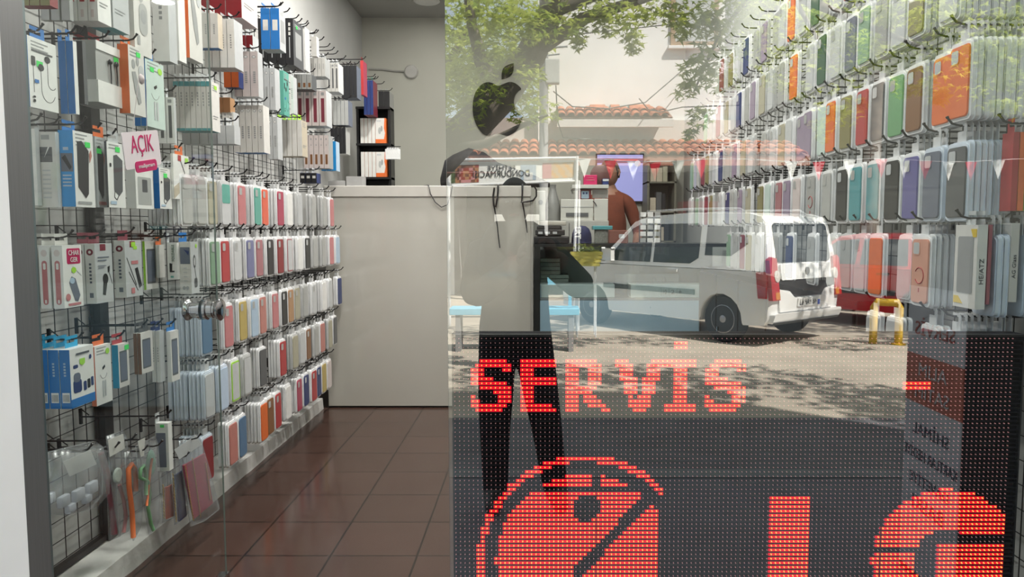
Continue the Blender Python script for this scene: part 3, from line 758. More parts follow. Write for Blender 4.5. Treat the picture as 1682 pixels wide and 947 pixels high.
SPINE = {
    'stripe': [('e', 'pink', .5, .88, .28, .055), ('rr', 'magenta', .26, .06, .74, .76, .5), ('rr', 'white', .38, .62, .62, .72, .4), ('rr', 'white', .42, .08, .58, .14, .4)],
    'palestripe': [('e', 'palepink', .5, .88, .28, .055), ('rr', 'pink', .26, .06, .74, .76, .5), ('rr', 'white', .38, .62, .62, .72, .4), ('rr', 'white', .42, .08, .58, .14, .4)],
    'redtop': [('r', 'red', .22, .30, .72, 1), ('r', 'palepink', .3, .06, .6, .18)],
    'photo': [('r', 'darkgrey', .18, .60, .82, .80), ('r', 'grey', .3, .90, .7, .96), ('p', 'white', [(.42, .66), (.5, .7), (.7, .8), (.62, .8)])] + [('r', 'lightgrey', .3, .48 - i * .06, .7, .50 - i * .06) for i in range(7)],
    'bluephoto': [('r', 'slate', .12, .46, .92, .70), ('p', 'black', [(.18, .64), (.42, .68), (.84, .52), (.70, .48)]), ('r', 'skyblue', .3, .74, .66, .78)] + [('r', 'skyblue', .2, .40 - i * .045, .8, .42 - i * .045) for i in range(4)],
    'badge': [('e', 'maroon', .5, .86, .34, .055), ('e', 'white', .5, .86, .14, .025), ('r', 'slate', .34, .10, .72, .18)] + [('r', 'slate', .40, .34 + i * .06, .62, .375 + i * .06) for i in range(6)],
    'badge2': [('e', 'grey', .5, .88, .28, .03), ('e', 'white', .5, .88, .18, .018)] + [('r', 'grey', .36, .30 + i * .045, .66, .33 + i * .045) for i in range(6)],
    'barcode': [('r', 'white', .14, .10, .86, .27)] + [('r', 'darkgrey', .2 + i * .11, .12, .24 + i * .11, .24) for i in range(6)] + [('r', 'skyblue', .4, .55 + i * .05, .6, .58 + i * .05) for i in range(5)],
    'orangebar': [('rr', 'orange', .2, .22, .75, .96, .15), ('r', 'palepink', .3, .05, .66, .18)],
    'lines': [('r', 'grey', .4, .40 + i * .05, .6, .43 + i * .05) for i in range(6)],
    'window': [('r', 'darkgrey', .3, .12, .7, .82), ('r', 'grey', .25, .88, .75, .95)], 'maroonwin': [('r', 'maroon', .26, .10, .72, .78), ('r', 'grey', .3, .86, .7, .95)],
    'lowwin': [('r', 'brown', .26, .12, .74, .42), ('e', 'grey', .5, .88, .14, .025), ('e', 'grey', .5, .70, .10, .02)],
    'label': [('r', 'offwhite', .22, .46, .80, .72)], 'blackgrid': [('r', 'offwhite', .42, .84, .66, .91), ('r', 'offwhite', .42, .74, .66, .81), ('r', 'offwhite', .42, .64, .66, .71), ('r', 'lightgrey', .48, .16, .58, .6)],
    'foldable': [('r', 'black', .22, .22, .40, .44), ('p', 'black', [(.3, .40), (.5, .44), (.46, .22), (.36, .22)]), ('r', 'black', .22, .20, .70, .24), ('r', 'turquoise', .3, .05, .6, .10)],
    'tealband': [('r', 'grey', .3, .50 + i * .06, .55, .54 + i * .06) for i in range(5)] + [('r', 'teal', 0, .90, 1, 1), ('r', 'teal', 0, 0, 1, .05)],
    'mountphoto': [('r', 'slate', .10, .58, .92, .90), ('p', 'navy', [(.4, .86), (.86, .82), (.8, .74)]), ('e', 'grey', .36, .12, .14, .035), ('e', 'grey', .64, .12, .14, .035)] + [('r', 'lightgrey', .35, .25 + i * .08, .65, .27 + i * .08) for i in range(4)],
    'white2': [('r', 'white', .1, .68, .6, .95)], 'orangepic': [('r', 'brown', .2, .78, .6, .88), ('r', 'white', .2, .66, .7, .76), ('r', 'palepink', .2, .6, .6, .63)],
    'none': [],
}
def stack(cx, yt, yb, fw, sw, n, spine, front, sp='none', fr='none', X0=-1.36, name='accessory_box', tab=None, sticker=None, label='', rear='', bottom=None, tilt=0, stagger=1.04, words=None, fwm=None, gap=.0):
    """n boxes behind one another on a hook; cx: pixel column of the front box's corner, yt/yb its ends there, fw/sw: face and spine widths in pixels"""
    global NB
    T, Bm = at_x(cx, yt, X0), at_x(cx, yb, X0)
    d1 = (T.y + Bm.y) / 2
    d2 = at_x(cx + fw, (yt + yb) / 2, X0).y if fw else d1 + .07
    w = fwm or max(.018, d2 - d1 - .002); h = T.z - Bm.z; t = sw * d1 / F * .96
    b = MB()
    bt = bottom or front
    cols = [spine, front, bt]
    b.box(-t, 0, -w / 2, w / 2, -.02 - h, -.02, mats=[2, 1, 0, 1, 1, 1])
    rootm = b.mesh(name, [paint(c) for c in cols])
    sb = MB(); sc = []
    draw(sb, sc, SPINE[sp], Vector((-t, -w / 2, -.02 - h)), Vector((1, 0, 0)), Vector((0, 0, 1)), Vector((0, -1, 0)), t, h)
    spm = sb.mesh('spine_print', [paint(c) for c in sc]) if sc else None
    fb = MB(); fc = []
    draw(fb, fc, FRONT[fr], Vector((0, -w / 2, -.02 - h)), Vector((0, 1, 0)), Vector((0, 0, 1)), Vector((1, 0, 0)), w, h)
    fpm = fb.mesh('front_print', [paint(c) for c in fc]) if fc else None
    tm = None
    tab = tab or 'lightgrey'
    if tab:
        tb = MB(); q = min(w * .5, .03)
        tb.prism([(-q, -.02), (q, -.02), (q, .014), (-q, .014), (-q, .004), (q * .5, .004), (q * .5, -.006), (-q, -.006)], (-t, 0, 0), (0, 1, 0), (0, 0, 1), (.0012, 0, 0))
        tm = tb.mesh('hang_tab', paint(tab))
    z = T.z + .02; yc = d1 + w / 2
    for k in range(n):
        o = put(name, rootm, None, (X0 - k * (t * stagger + .001 + gap), yc, z), radians(tilt))
        NB += 1
        if spm: put('spine_print', spm, o)
        if tm: put('hang_tab', tm, o)
        if k == 0:
            if fpm: put('front_print', fpm, o)
            if sticker:
                u, v, c = sticker
                s = MB(); s.prism([(-.013, -.008), (.013, -.008), (.013, .008), (-.013, .008)], (.0008, (u - .5) * w, -.02 - h + v * h), (0, 1, 0), (0, 0, 1), (.0004, 0, 0))
                s.build('price_sticker', paint(c), o)['label'] = ('green' if 'green' in c else 'yellow-green') + ' price sticker'
            if words:
                for wd in words:
                    s, where, u, v, fw_, fh_, c, rot = wd
                    if where == 'f': org, ex, ey, W, H = Vector((.0012, -w / 2 + u * w, -.02 - h + v * h)), Vector((0, 1, 0)), Vector((0, 0, 1)), w, h
                    else: org, ex, ey, W, H = Vector((-t + u * t, -w / 2 - .0012, -.02 - h + v * h)), Vector((1, 0, 0)), Vector((0, 0, 1)), t, h
                    if rot: ex, ey = ey, -ex; fit = (fh_ * H, fw_ * W)
                    else: fit = (fw_ * W, fh_ * H)
                    text('lettering', s, .02, paint(c), org, ex, ey, o, fit=fit, extrude=.0004)
            tag(o, label, 'box')
        else:
            tag(o, rear or (label + ', one behind'), 'box', 'stack of ' + label if n > 2 else None)
    hk = put('hanging_hook', hook_mesh(abs(XGL - X0) + .010), None, (XGL, yc, z + .0))
    tag(hk, 'black wire hook holding the ' + ' '.join(label.split()[:9]), 'hook', 'wire hooks on the left wall')
    return o

G = 'brightgreen'
# --- top row beside the door
stack(80, -70, 8, 14, 16, 3, 'olive', 'darkred', label='olive and dark red box at the top corner beside the door', rear='olive box behind the front one at the top corner beside the door', X0=-1.34)
stack(113, -60, 32, 6, 14, 3, 'lightgrey', 'smoke', X0=-1.40, label='smoky clear rounded blister pack left of the red striped boxes', rear='smoky clear rounded blister pack in the stack left of the red striped boxes', gap=.004)
stack(159, -70, 33, 22, 16, 3, 'white', 'white', 'redtop', 'lines', label='white box with red spine stripe, front of the three in the top row', rear='white box with red spine stripe behind the front one in the top row')
stack(184, -60, 44, 27, 18, 2, 'lightgrey', 'lightgrey', 'none', 'lines', bottom='teal', label='pale grey box with teal underside after the red striped boxes', rear='pale grey teal-bottomed box half hidden behind its twin in the top row')
stack(219, -70, 84, 28, 9, 1, 'offwhite', 'offwhite', 'none', 'buds', bottom='grey', sticker=(.6, .93, G), label='white box showing a grey earbud case, upper row of the left wall')
stack(276, -70, 99, 13, 26, 1, 'white', 'lightgrey', 'lines', 'none', label='tall plain white box before the one with a dark picture')
stack(292, -60, 98, 12, 17, 1, 'white', 'white', 'photo', 'none', label='narrow white box with a dark photograph on its spine, left of the orange spine')
stack(309, -70, 93, 22, 17, 1, 'orange', 'offwhite', 'orangepic', 'darkbuds', sticker=(.75, .86, G), label='white earbud box with orange spine in the top row')
stack(358, 22, 78, 8, 13, 3, 'offwhite', 'beige', 'lines', 'none', bottom='blue', label='small cream box with blue underside, front of its top row stack', rear='small cream box with blue underside behind the front one, top row stack')
stack(385, 32, 110, 14, 12, 4, 'white', 'lightgrey', 'lines', 'none', label='slim white box with blue upper part at the stack end', rear='slim white box in the stack under the dark red boxes', X0=-1.33)
stack(396, -60, 28, 26, 26, 3, 'darkred', 'palepink', 'none', 'lines', label='dark red box with pale pink face hanging near the ceiling', rear='dark red box behind the pink faced one near the ceiling', X0=-1.32)
# --- second row
stack(27, 62, 174, 8, 5, 1, 'blue', 'white', 'none', 'lines', label='blue and white box cut off by the door hinge rail, second row', tab='blue', X0=-1.44)
stack(47, 58, 174, 47, 8, 1, 'blue', 'white', 'none', 'earphone', tab='blue', sticker=(.38, .64, G), label='white and blue box showing black wired earphones', X0=-1.36)
stack(122, 68, 186, 5, 12, 2, 'blue', 'white', 'none', 'none', tab='blue', label='blue spined box, the second one after the wired earphones box', rear='blue spined box, the first one after the wired earphones box')
stack(137, 68, 170, 5, 22, 1, 'black', 'darkgrey', 'none', 'none', label='black box with small white lettering after the blue spines', words=[('BASS', 's', .5, .85, .12, .3, 'offwhite', True), ('in-ear', 's', .55, .2, .10, .2, 'offwhite', True)])
stack(212, 73, 185, 26, 18, 1, 'orange', 'offwhite', 'none', 'darkbuds', tab='orange', sticker=(.62, .9, G), label='white box with orange spine showing dark earbuds and their case', X0=-1.34)
stack(240, 96, 206, 30, 10, 2, 'blue', 'mint', 'none', 'wire', tab='blue', label='pale mint box with blue spine right of the orange spine', rear='blue spined box behind the pale mint box', sticker=(.35, .87, G))
stack(286, 160, 235, 3, 13, 2, 'white', 'lightgrey', 'window', 'none', label='white frame box with dark window beside the teal banded stack', rear='second white frame box beside the teal banded stack')
stack(348, 134, 214, 13, 8.5, 7, 'offwhite', 'offwhite', 'tealband', 'lines', tab='lightgrey', bottom='teal', sticker=(.5, .9, 'lime'), label='cream box with teal bands, front of the stack of seven', rear='cream box with teal bands in the stack of seven')
stack(385, 206, 236, 10, 14, 6, 'lightgrey', 'lightgrey', 'none', 'none', label='pale grey shallow box under the teal banded stack, front one', rear='pale grey shallow box under the teal banded stack', X0=-1.32)
# --- third row
stack(43, 212, 337, 3, 17, 1, 'white', 'white', 'orangebar', 'none', label='narrow white box with an orange bar beside the hinge rail', X0=-1.45)
stack(60, 212, 337, 2, 14, 1, 'white', 'lightgrey', 'none', 'none', label='plain narrow white box behind the car mount box', X0=-1.43)
stack(93, 217, 340, 6, 34, 1, 'offwhite', 'offwhite', 'photo', 'none', label='broad white box with a photo of a phone mount, third row', X0=-1.385)
stack(122, 214, 339, 33, 25, 1, 'brightblue', 'white', 'bluephoto', 'powerbank', tab='blue', sticker=(.70, .84, G), label='bright blue and white box showing a black power bank', X0=-1.345)
stack(158, 224, 340, 17, 3, 1, 'lightgrey', 'lightgrey', 'none', 'powerbank', tab='orange', sticker=(.35, .80, G), label='grey box with a slim black power bank, red digits at its foot', X0=-1.37, words=[('10000', 'f', .5, .06, .7, .05, 'red', False)])
stack(177, 232, 340, 28, 4, 1, 'darkgrey', 'white', 'none', 'powerbank2', sticker=(.62, .90, G), label='white box with a dark power bank and its cable, left of the open sign', X0=-1.34)
stack(223, 276, 342, 29, 16, 1, 'white', 'white', 'none', 'window', label='white window box with a maroon device below the open sign')
stack(262, 275, 342, 20, 10, 1, 'blue', 'white', 'none', 'powerbank2', sticker=(.5, .82, G), label='white power bank box with blue spine below the open sign corner', X0=-1.35)
stack(285, 252, 326, 26, 4, 1, 'white', 'white', 'none', 'plug', tab='orange', sticker=(.85, .9, 'lime'), label='white cable box with orange hang tab above the first phone cases', X0=-1.34)
# --- fourth row
cw = [('CHAR\nGER', 'f', .57, .825, .56, .19, 'white', False)]
stack(104, 403, 507, 32, 18.5, 3, 'white', 'white', 'palestripe', 'charger', tab='offwhite', words=cw, label='white charger box with pink stripes, front of the stack of three', rear='white charger box with pink striped spine in the stack of three', X0=-1.36, gap=.004)
stack(157, 400, 499, 29, 17, 2, 'white', 'lightgrey', 'badge', 'cable', tab='maroon', label='white cable box with maroon badge beside the pink charger boxes', rear='white cable box half hidden behind its twin beside the chargers', X0=-1.36)
stack(206, 395, 489, 28, 18, 1, 'white', 'lightgrey', 'badge', 'cable2', tab='maroon', sticker=(.5, .93, 'lime'), label='white cable box with maroon badge, the one further from the door', X0=-1.36)
stack(239, 396, 476, 20, 4, 1, 'lime', 'offwhite', 'none', 'phone', label='cream pack with lime edge after the cable boxes', X0=-1.40)
stack(262, 402, 456, 9, 6, 1, 'offwhite', 'offwhite', 'none', 'none', tab='orange', label='slim cream pack with orange tab beside the foldable stand box', X0=-1.38)
stack(291, 398, 459, 2, 17, 1, 'white', 'white', 'foldable', 'none', label='white box with green upright lettering and a black stand', words=[('FOLDABLE', 's', .62, .72, .26, .44, 'darkgreen', True)], X0=-1.30)
stack(314, 397, 483, 16, 20, 1, 'offwhite', 'lightgrey', 'mountphoto', 'mount', tab='blue', label='white box with blue top showing a car phone mount', X0=-1.26, fwm=.062)
# --- fifth row
stack(116, 574, 672, 40, 18, 4, 'blue', 'white', 'barcode', 'speaker', tab='cyan', sticker=(.5, .76, 'lime'), label='blue and white box showing a speaker and batteries, front of four', rear='blue box with barcode spine in the stack of four', X0=-1.36)
stack(157, 569, 668, 27, 8, 1, 'orange', 'white', 'none', 'wire', tab='orange', label='white box with orange spine right of the blue speaker boxes', X0=-1.37)
stack(195, 566, 638, 18, 11, 1, 'cyan', 'offwhite', 'none', 'phone', tab='red', sticker=(.8, .9, G), label='white box with cyan spine in the fifth row of the left wall', X0=-1.37)
stack(232, 547, 615, 20, 6, 2, 'brown', 'offwhite', 'none', 'phone', tab='darkgrey', label='slim cream pack with brown edge left of the white rimmed packs', rear='slim pack with brown edge behind the cream one', X0=-1.37)
stack(263, 543, 628, 8, 7, 2, 'white', 'lightgrey', 'lines', 'none', tab='navy', label='slim white pack between the brown edged and the blue packs', rear='second slim white pack between the brown edged and blue packs', X0=-1.36)
stack(281, 544, 628, 14, 7, 1, 'white', 'offwhite', 'none', 'phone', tab='blue', label='cream pack with a dark phone picture beside the ice blue cases', X0=-1.34)

# --- further back, above the phone cases
X2 = -1.33
stack(424, 85, 158, 8, 13, 3, 'palepink', 'lightgrey', 'badge2', 'none', label='pale pink slim box with a round mark, front of three', rear='pale pink slim box behind the front one of three', X0=X2)
stack(459, 14, 80, 10, 15, 2, 'blue', 'lightgrey', 'label', 'laptop', tab='blue', label='blue box with white spine label hanging high, front one', rear='blue box with white spine label hanging high, one behind', X0=X2)
stack(482, 31, 106, 16, 14, 4, 'black', 'darkgrey', 'blackgrid', 'laptop', sticker=(.35, .86, G), label='large black box with white icons on its spine, front of four', rear='large black box with white icons behind the front one', X0=X2)
stack(501, 44, 114, 8, 6, 1, 'white', 'lightgrey', 'none', 'none', label='white box with an olive foot right of the black boxes', X0=X2)
stack(520, 60, 92, 4, 9, 1, 'offwhite', 'offwhite', 'none', 'none', label='small cream box hanging alone under the empty hooks', X0=X2)
stack(534, 95, 125, 8, 6, 4, 'offwhite', 'grey', 'lines', 'none', label='thin cream box, front of the four below the empty hooks', rear='thin cream box in the row of four below the empty hooks', X0=X2)
stack(452, 112, 180, 8, 9, 3, 'lightgrey', 'lightgrey', 'badge2', 'none', label='silver grey slim box left of the turquoise pack, front one', rear='silver grey slim box left of the turquoise pack', X0=X2 - .01)
stack(466, 116, 188, 9, 8, 1, 'turquoise', 'turquoise', 'none', 'earphone', label='turquoise earphone pack among the white boxes', X0=X2 - .02)
stack(482, 126, 186, 6, 5, 1, 'white', 'lightgrey', 'lines', 'none', label='slim white box right of the turquoise earphone pack', X0=X2)
stack(536, 149, 206, 9, 12, 4, 'palepink', 'lightgrey', 'maroonwin', 'none', label='pale box with a maroon spine window, front of four', rear='pale box with a maroon spine window, one of four', X0=X2)
stack(433, 173, 250, 10, 9.5, 5, 'offwhite', 'offwhite', 'badge2', 'none', bottom='blue', label='cream box with ring mark and blue underside, front of five', rear='cream box with ring mark and blue underside, one of five', X0=X2)
stack(456, 192, 261, 8, 8, 2, 'lightgrey', 'lightgrey', 'badge2', 'none', label='silver box between the ring marked and yellow topped stacks', rear='second silver box between ring marked and yellow topped stacks', X0=X2)
stack(496, 197, 256, 9, 8, 5, 'offwhite', 'beige', 'none', 'lines', tab='lime', label='cream box with yellow tab above the phone cases, front of five', rear='cream box with yellow tab above the phone cases, one of five', X0=X2)
stack(540, 222, 276, 7, 8, 5, 'palepink', 'grey', 'lowwin', 'none', label='pale mauve box with a low brown window, front of five', rear='pale mauve box with a low brown window, one of five', X0=X2)
stack(552, 232, 280, 6, 8, 3, 'brightblue', 'skyblue', 'none', 'none', label='bright blue box above the far end of the phone cases', rear='bright blue box behind its twin above the far phone cases', X0=X2)
stack(556, 104, 150, 8, 6, 3, 'offwhite', 'lightgrey', 'window', 'none', label='cream slim box with a dark slot left of the black pouches', rear='cream slim box with a dark slot behind the front one', X0=X2)
stack(586, 108, 160, 7, 6, 4, 'black', 'slate', 'none', 'none', tab='black', label='black pouch pack in front of the red one', rear='black pouch pack in the dark group by the back wall', X0=X2 + .04)
stack(597, 100, 155, 6, 5, 1, 'red', 'crimson', 'none', 'none', tab='red', label='red pouch pack at the far end of the upper row', X0=X2 + .04)
stack(613, 132, 188, 7, 5, 3, 'navy', 'maroon', 'none', 'none', tab='turquoise', label='navy edged pack with maroon face near the back wall', rear='navy edged pack behind the maroon faced one', X0=X2 + .05)
stack(640, 150, 196, 7, 9, 2, 'black', 'smoke', 'none', 'none', label='black pack nearest the bare back wall, upper left group', rear='black pack behind the one nearest the bare back wall', X0=X2 + .05)
# fill between the larger stacks
stack(392, 117, 143, 8, 12, 2, 'orange', 'navy', 'none', 'none', label='orange carton with navy top tucked under the slim white boxes', rear='orange carton behind its twin under the slim white boxes', X0=X2 - .06)
stack(378, 160, 184, 8, 12, 2, 'brown', 'tan', 'none', 'none', label='brown carton right of the teal banded stack', rear='second brown carton right of the teal banded stack', X0=X2 - .03)
stack(415, 58, 80, 10, 11, 3, 'darkred', 'lightgrey', 'none', 'none', label='small dark red carton beneath the pale pink faced box', rear='small dark red carton in the row beneath the pale pink faced box', X0=X2 - .05)
stack(384, 184, 236, 9, 9, 2, 'offwhite', 'lightgrey', 'window', 'none', label='cream carton with dark slot left of the ring marked stack', rear='second cream carton left of the ring marked stack', X0=X2 - .02)
stack(476, 196, 206, 8, 9, 3, 'navy', 'navy', 'none', 'none', label='flat navy carton above the yellow tabbed stack', rear='flat navy carton in the row above the yellow tabbed stack', X0=X2 - .10)
stack(512, 122, 146, 8, 8, 4, 'smoke', 'darkgrey', 'lowwin', 'none', label='smoky carton with a low brown window under the thin cream boxes', rear='smoky carton in the row under the thin cream boxes', X0=X2 - .04)
stack(572, 165, 205, 7, 6, 4, 'smoke', 'slate', 'none', 'none', tab='black', label='smoky clear pouch under the black pouches', rear='smoky clear pouch in the group under the black pouches', X0=X2 + .02)
stack(568, 210, 252, 7, 6, 4, 'black', 'smoke', 'none', 'none', tab='black', label='black pouch low beside the display rack', rear='black pouch behind the low one beside the display rack', X0=X2)
stack(520, 284, 300, 7, 9, 3, 'black', 'navy', 'label', 'none', label='little black carton above the far phone cases', rear='little black carton in the row above the far phone cases', X0=X2 - .06)
# empty hooks that stand out above the goods
k = 0
for (px, py) in [(463, 5), (477, 14), (497, 31), (508, 38), (521, 49), (533, 61), (543, 72), (550, 78), (556, 84), (569, 92), (577, 101), (617, 122), (622, 126), (632, 134)]:
    tip = at_x(px, py, -1.30)
    hk = put('hanging_hook', hook_mesh(.31), None, (XGL, tip.y, tip.z - .022))
    tag(hk, f'empty black wire hook, {ORD[k]} from the left along the top of the left wall', 'hook', 'wire hooks on the left wall'); k += 1
print('boxes', NB)

# --- blister pack with wired earphones, and the soft bags at the bottom of the near panel
film = clear('clear_film', (.93, .94, .94), .10, .12, .16)
filmb = clear('bag_film', (.90, .91, .92), .12, .18, .14)
def bag(name, pts, X, label, cat, thick=.012, parent=None):
    """a soft clear bag: outline in pixels on the plane X, puffed out at the middle"""
    P = [at_x(px, py, X) for px, py in pts]; c = sum(P, Vector()) / len(P)
    vs = []; fs = []; n = len(P)
    for lv, (s, dx) in enumerate(((1, 0), (.86, thick), (.5, thick * 1.5))):
        for p in P:
            q = c + (p - c) * s; vs.append((X + dx + RND.uniform(-.0015, .0015), q.y, q.z))
    vs.append((X + thick * 1.55, c.y, c.z))
    for lv in range(2):
        for i in range(n):
            j = (i + 1) % n; fs.append((lv * n + i, lv * n + j, (lv + 1) * n + j, (lv + 1) * n + i))
    for i in range(n): fs.append((2 * n + i, 2 * n + (i + 1) % n, 3 * n))
    m = len(vs); vs += [(X - thick * .4, v[1], v[2]) for v in vs[:n]]
    for i in range(n): fs.append((m + (i + 1) % n, m + i, i, (i + 1) % n))
    fs.append(tuple(range(m, m + n))[::-1])
    o = MB().add(vs, fs).build(name, filmb, parent, smooth=True)
    if label: tag(o, label, cat)
    return o
def hookat(px, py, X, what):
    p = at_x(px, py, X); L = abs(XGL - X) + .05
    tag(put('hanging_hook', hook_mesh(L), None, (XGL, p.y, p.z)), 'black wire hook carrying the ' + what, 'hook', 'wire hooks on the left wall')

bx = -1.37
eb = stack(158, 66, 166, 41, 24, 2, 'smoke', 'smoke', 'none', 'none', X0=bx, tab='red', label='grey clear blister of black in-ear earphones, second row', rear='grey clear blister behind the in-ear earphones', sticker=(.80, .80, G))
eb = [o for o in bpy.data.objects if o.get('label') == 'grey clear blister of black in-ear earphones, second row'][0]
me = eb.data; xs = [v.co for v in me.vertices]; bw = max(v.y for v in xs); bz0 = min(v.z for v in xs); bz1 = max(v.z for v in xs); bh = bz1 - bz0; bt_ = min(v.x for v in xs)
b = MB(); b.box(.0004, .004, -bw, bw, bz0, bz0 + bh * .36); b.box(.0004, .003, -bw, bw, bz1 - bh * .14, bz1); b.box(bt_, 0, -bw - .001, -bw, bz0, bz0 + bh * .36)
b.build('card_insert', paint('white'), eb)
b = MB()
for u in (.0, .5):
    y = u * bw
    b.ball((.006, y, bz0 + bh * .72), .006, .008, .009, 10, 7); b.tube([(.006, y, bz0 + bh * .70), (.005, y + .004, bz0 + bh * .5), (.004, y + .006, bz0 + bh * .36)], .0022, 6)
b.build('earphone', blackplastic, eb, smooth=True)

# clear bag of white adapters
bg = bag('hanging_bag', [(84, 742), (158, 724), (172, 770), (170, 812), (150, 836), (110, 846), (70, 842), (74, 800), (88, 780)], -1.33, 'clear bag of white adapters with a blank paper header, bottom left', 'bag', .03)
hb = MB(); Q = [at_x(*q, -1.318) for q in ((103, 758), (148, 738), (158, 762), (114, 782))]
hb.add([q for q in Q] + [q + Vector((.0015, 0, 0)) for q in Q], [(3, 2, 1, 0), (4, 5, 6, 7), (0, 1, 5, 4), (1, 2, 6, 5), (2, 3, 7, 6), (3, 0, 4, 7)])
hb.build('paper_header', paint('offwhite'), bg)
ab = MB()
for px, py, s in ((80, 818, .018), (104, 822, .02), (128, 812, .022), (150, 800, .022), (115, 834, .016), (142, 818, .016)):
    c = at_x(px, py, -1.322); ab.bbox(c.x - .008, c.x + .010, c.y - s, c.y + s, c.z - s * .8, c.z + s * .8, .005)
ab.build('white_adapter', pm('adapter_white', (.66, .68, .74), .3), bg, smooth='auto')
hookat(126, 742, -1.33, 'clear bag of adapters')
# straps and pouches in narrow bags
def strap_bag(outline, strapcol, strap_pts, lab, X=-1.33, w=.005, hook=None, header=None, extra=None):
    g = bag('hanging_strap_bag', outline, X, lab, 'strap', .010)
    b = MB(); P = [at_x(px, py, X + .006) for px, py in strap_pts]
    for p, q in zip(P[:-1], P[1:]): pass
    b.tube(P, w, 8)
    b.build('strap', pm('strap_' + strapcol, PAL[strapcol], .55, var=.1), g, smooth=True)
    if header:
        hb = MB(); Q = [at_x(*q, X + .013) for q in header]
        hb.add([q for q in Q] + [q + Vector((.001, 0, 0)) for q in Q], [(3, 2, 1, 0), (4, 5, 6, 7), (0, 1, 5, 4), (1, 2, 6, 5), (2, 3, 7, 6), (3, 0, 4, 7)]); hb.build('paper_header', paint('offwhite'), g)
    if hook: hookat(hook[0], hook[1], X, ' '.join(lab.split()[:8]))
    return g
g = strap_bag([(160, 740), (176, 732), (186, 800), (198, 880), (180, 888), (178, 820)], 'maroon', [(166, 744), (176, 780), (184, 830), (188, 876)], 'clear bag with a dark maroon strap, first of the hanging straps', -1.385, .010, (170, 738))
g = strap_bag([(176, 716), (204, 706), (214, 800), (212, 872), (196, 880), (186, 810)], 'pink', [(196, 796), (203, 820), (207, 846), (203, 874)], 'bag with a pink strap and a pale round pad', -1.362, .006, (200, 724), [(177, 722), (202, 712), (205, 736), (180, 750)])
c = at_x(192, 780, -1.350)
MB().lathe([(0, 0), (.024, 0), (.024, .004), (.02, .006), (0, .006)], c, (1, 0, 0), 20).build('round_pad', pm('pad', (.45, .50, .46), .6, var=.15, scale=120), g)
g = strap_bag([(206, 742), (226, 736), (234, 800), (230, 870), (220, 888), (212, 820)], 'orange', [(223, 806), (223, 786), (221, 770), (216, 762), (211, 770), (212, 800), (217, 840), (219, 882)], 'looped orange strap in a clear bag', -1.339, .008, (216, 742))
g = strap_bag([(224, 732), (256, 716), (262, 780), (258, 866), (246, 878), (232, 800)], 'green', [(240, 812), (240, 780), (236, 764), (231, 770), (230, 784), (243, 790), (246, 812), (243, 832), (248, 860), (252, 870)], 'green and orange strap in a clear bag beside the white phone box', -1.316, .006, (242, 734), [(226, 724), (238, 718), (236, 748), (231, 750)])
b = MB(); b.tube([at_x(*q, -1.308) for q in ((250, 752), (247, 770), (244, 800), (241, 830))], .004, 7); b.build('orange_edge', pm('strap_orange', PAL['orange'], .55), g, smooth=True)
c = at_x(246, 760, -1.322); MB().ball((c.x + .004, c.y, c.z), .006, .030, .046, 16, 10).build('green_pouch', pm('pouch_green', (.24, .42, .32), .5, var=.25, scale=150), g, smooth=True)
# white boxed phone display
ph = stack(277, 694, 774, 7, 22, 1, 'white', 'white', 'none', 'none', X0=-1.30, name='phone_box', label='white box with a dark phone-shaped panel above the gold chain bags', sticker=None)
ph = [o for o in bpy.data.objects if o.get('label') == 'white box with a dark phone-shaped panel above the gold chain bags'][0]
vs = [v.co for v in ph.data.vertices]; x0, y0, z0, z1 = min(v.x for v in vs), min(v.y for v in vs), min(v.z for v in vs), max(v.z for v in vs)
MB().prism([(0, 0), (abs(x0) * .75, 0), (abs(x0) * .75, (z1 - z0) * .72), (0, (z1 - z0) * .72)], (x0 + .002, y0 - .001, z0 + (z1 - z0) * .08), (1, 0, 0), (0, 0, 1), (0, -.0006, 0)).build('dark_panel', paint('slate'), ph)
MB().prism([(0, 0), (.014, 0), (.014, .010), (0, .010)], (x0 * .6, y0 - .001, z1 - .015), (1, 0, 0), (0, 0, 1), (0, -.0006, 0)).build('price_sticker', paint(G), ph)
# wallets with gold chains in bags
def chain(b, pts, X):
    P = [at_x(*q, X) for q in pts]
    for a_, b_ in zip(P[:-1], P[1:]):
        n = max(2, int((b_ - a_).length / .006))
        for i in range(n):
            c = a_.lerp(b_, i / n); b.ball((c.x, c.y + (.0015 if i % 2 else -.0015), c.z), .0022, .0024, .0034, 6, 4)
def wallet_bag(outline, wall, col, chains, lab, X, hook=None, header=None):
    g = bag('hanging_wallet_bag', outline, X, lab, 'wallet', .012)
    Q = [at_x(*q, X + .003) for q in wall]; n = len(Q)
    b = MB(); b.add(Q + [q + Vector((.007, 0, 0)) for q in Q], [tuple(range(n))[::-1], tuple(range(n, 2 * n))] + [(i, (i + 1) % n, n + (i + 1) % n, n + i) for i in range(n)])
    b.build('wallet', pm('leather_' + col, PAL[col], .5, var=.15, scale=60, bump=.3), g)
    cb = MB()
    for ch in chains: chain(cb, ch, X + .013)
    cb.build('gold_chain', pm('gold', (.55, .38, .14), .3, .9), g, smooth=True)
    if header:
        hb = MB(); Qh = [at_x(*q, X + .014) for q in header]
        hb.add(Qh + [q + Vector((.001, 0, 0)) for q in Qh], [(3, 2, 1, 0), (4, 5, 6, 7), (0, 1, 5, 4), (1, 2, 6, 5), (2, 3, 7, 6), (3, 0, 4, 7)]); hb.build('paper_header', paint('lightgrey'), g)
    if hook: hookat(hook[0], hook[1], X, ' '.join(lab.split()[:8]))
wallet_bag([(266, 776), (284, 770), (286, 850), (268, 858)], [(270, 800), (284, 794), (284, 846), (272, 852)], 'coral', [[(268, 796), (270, 852)]], 'narrow red wallet with a gold chain under the phone box', -1.38)
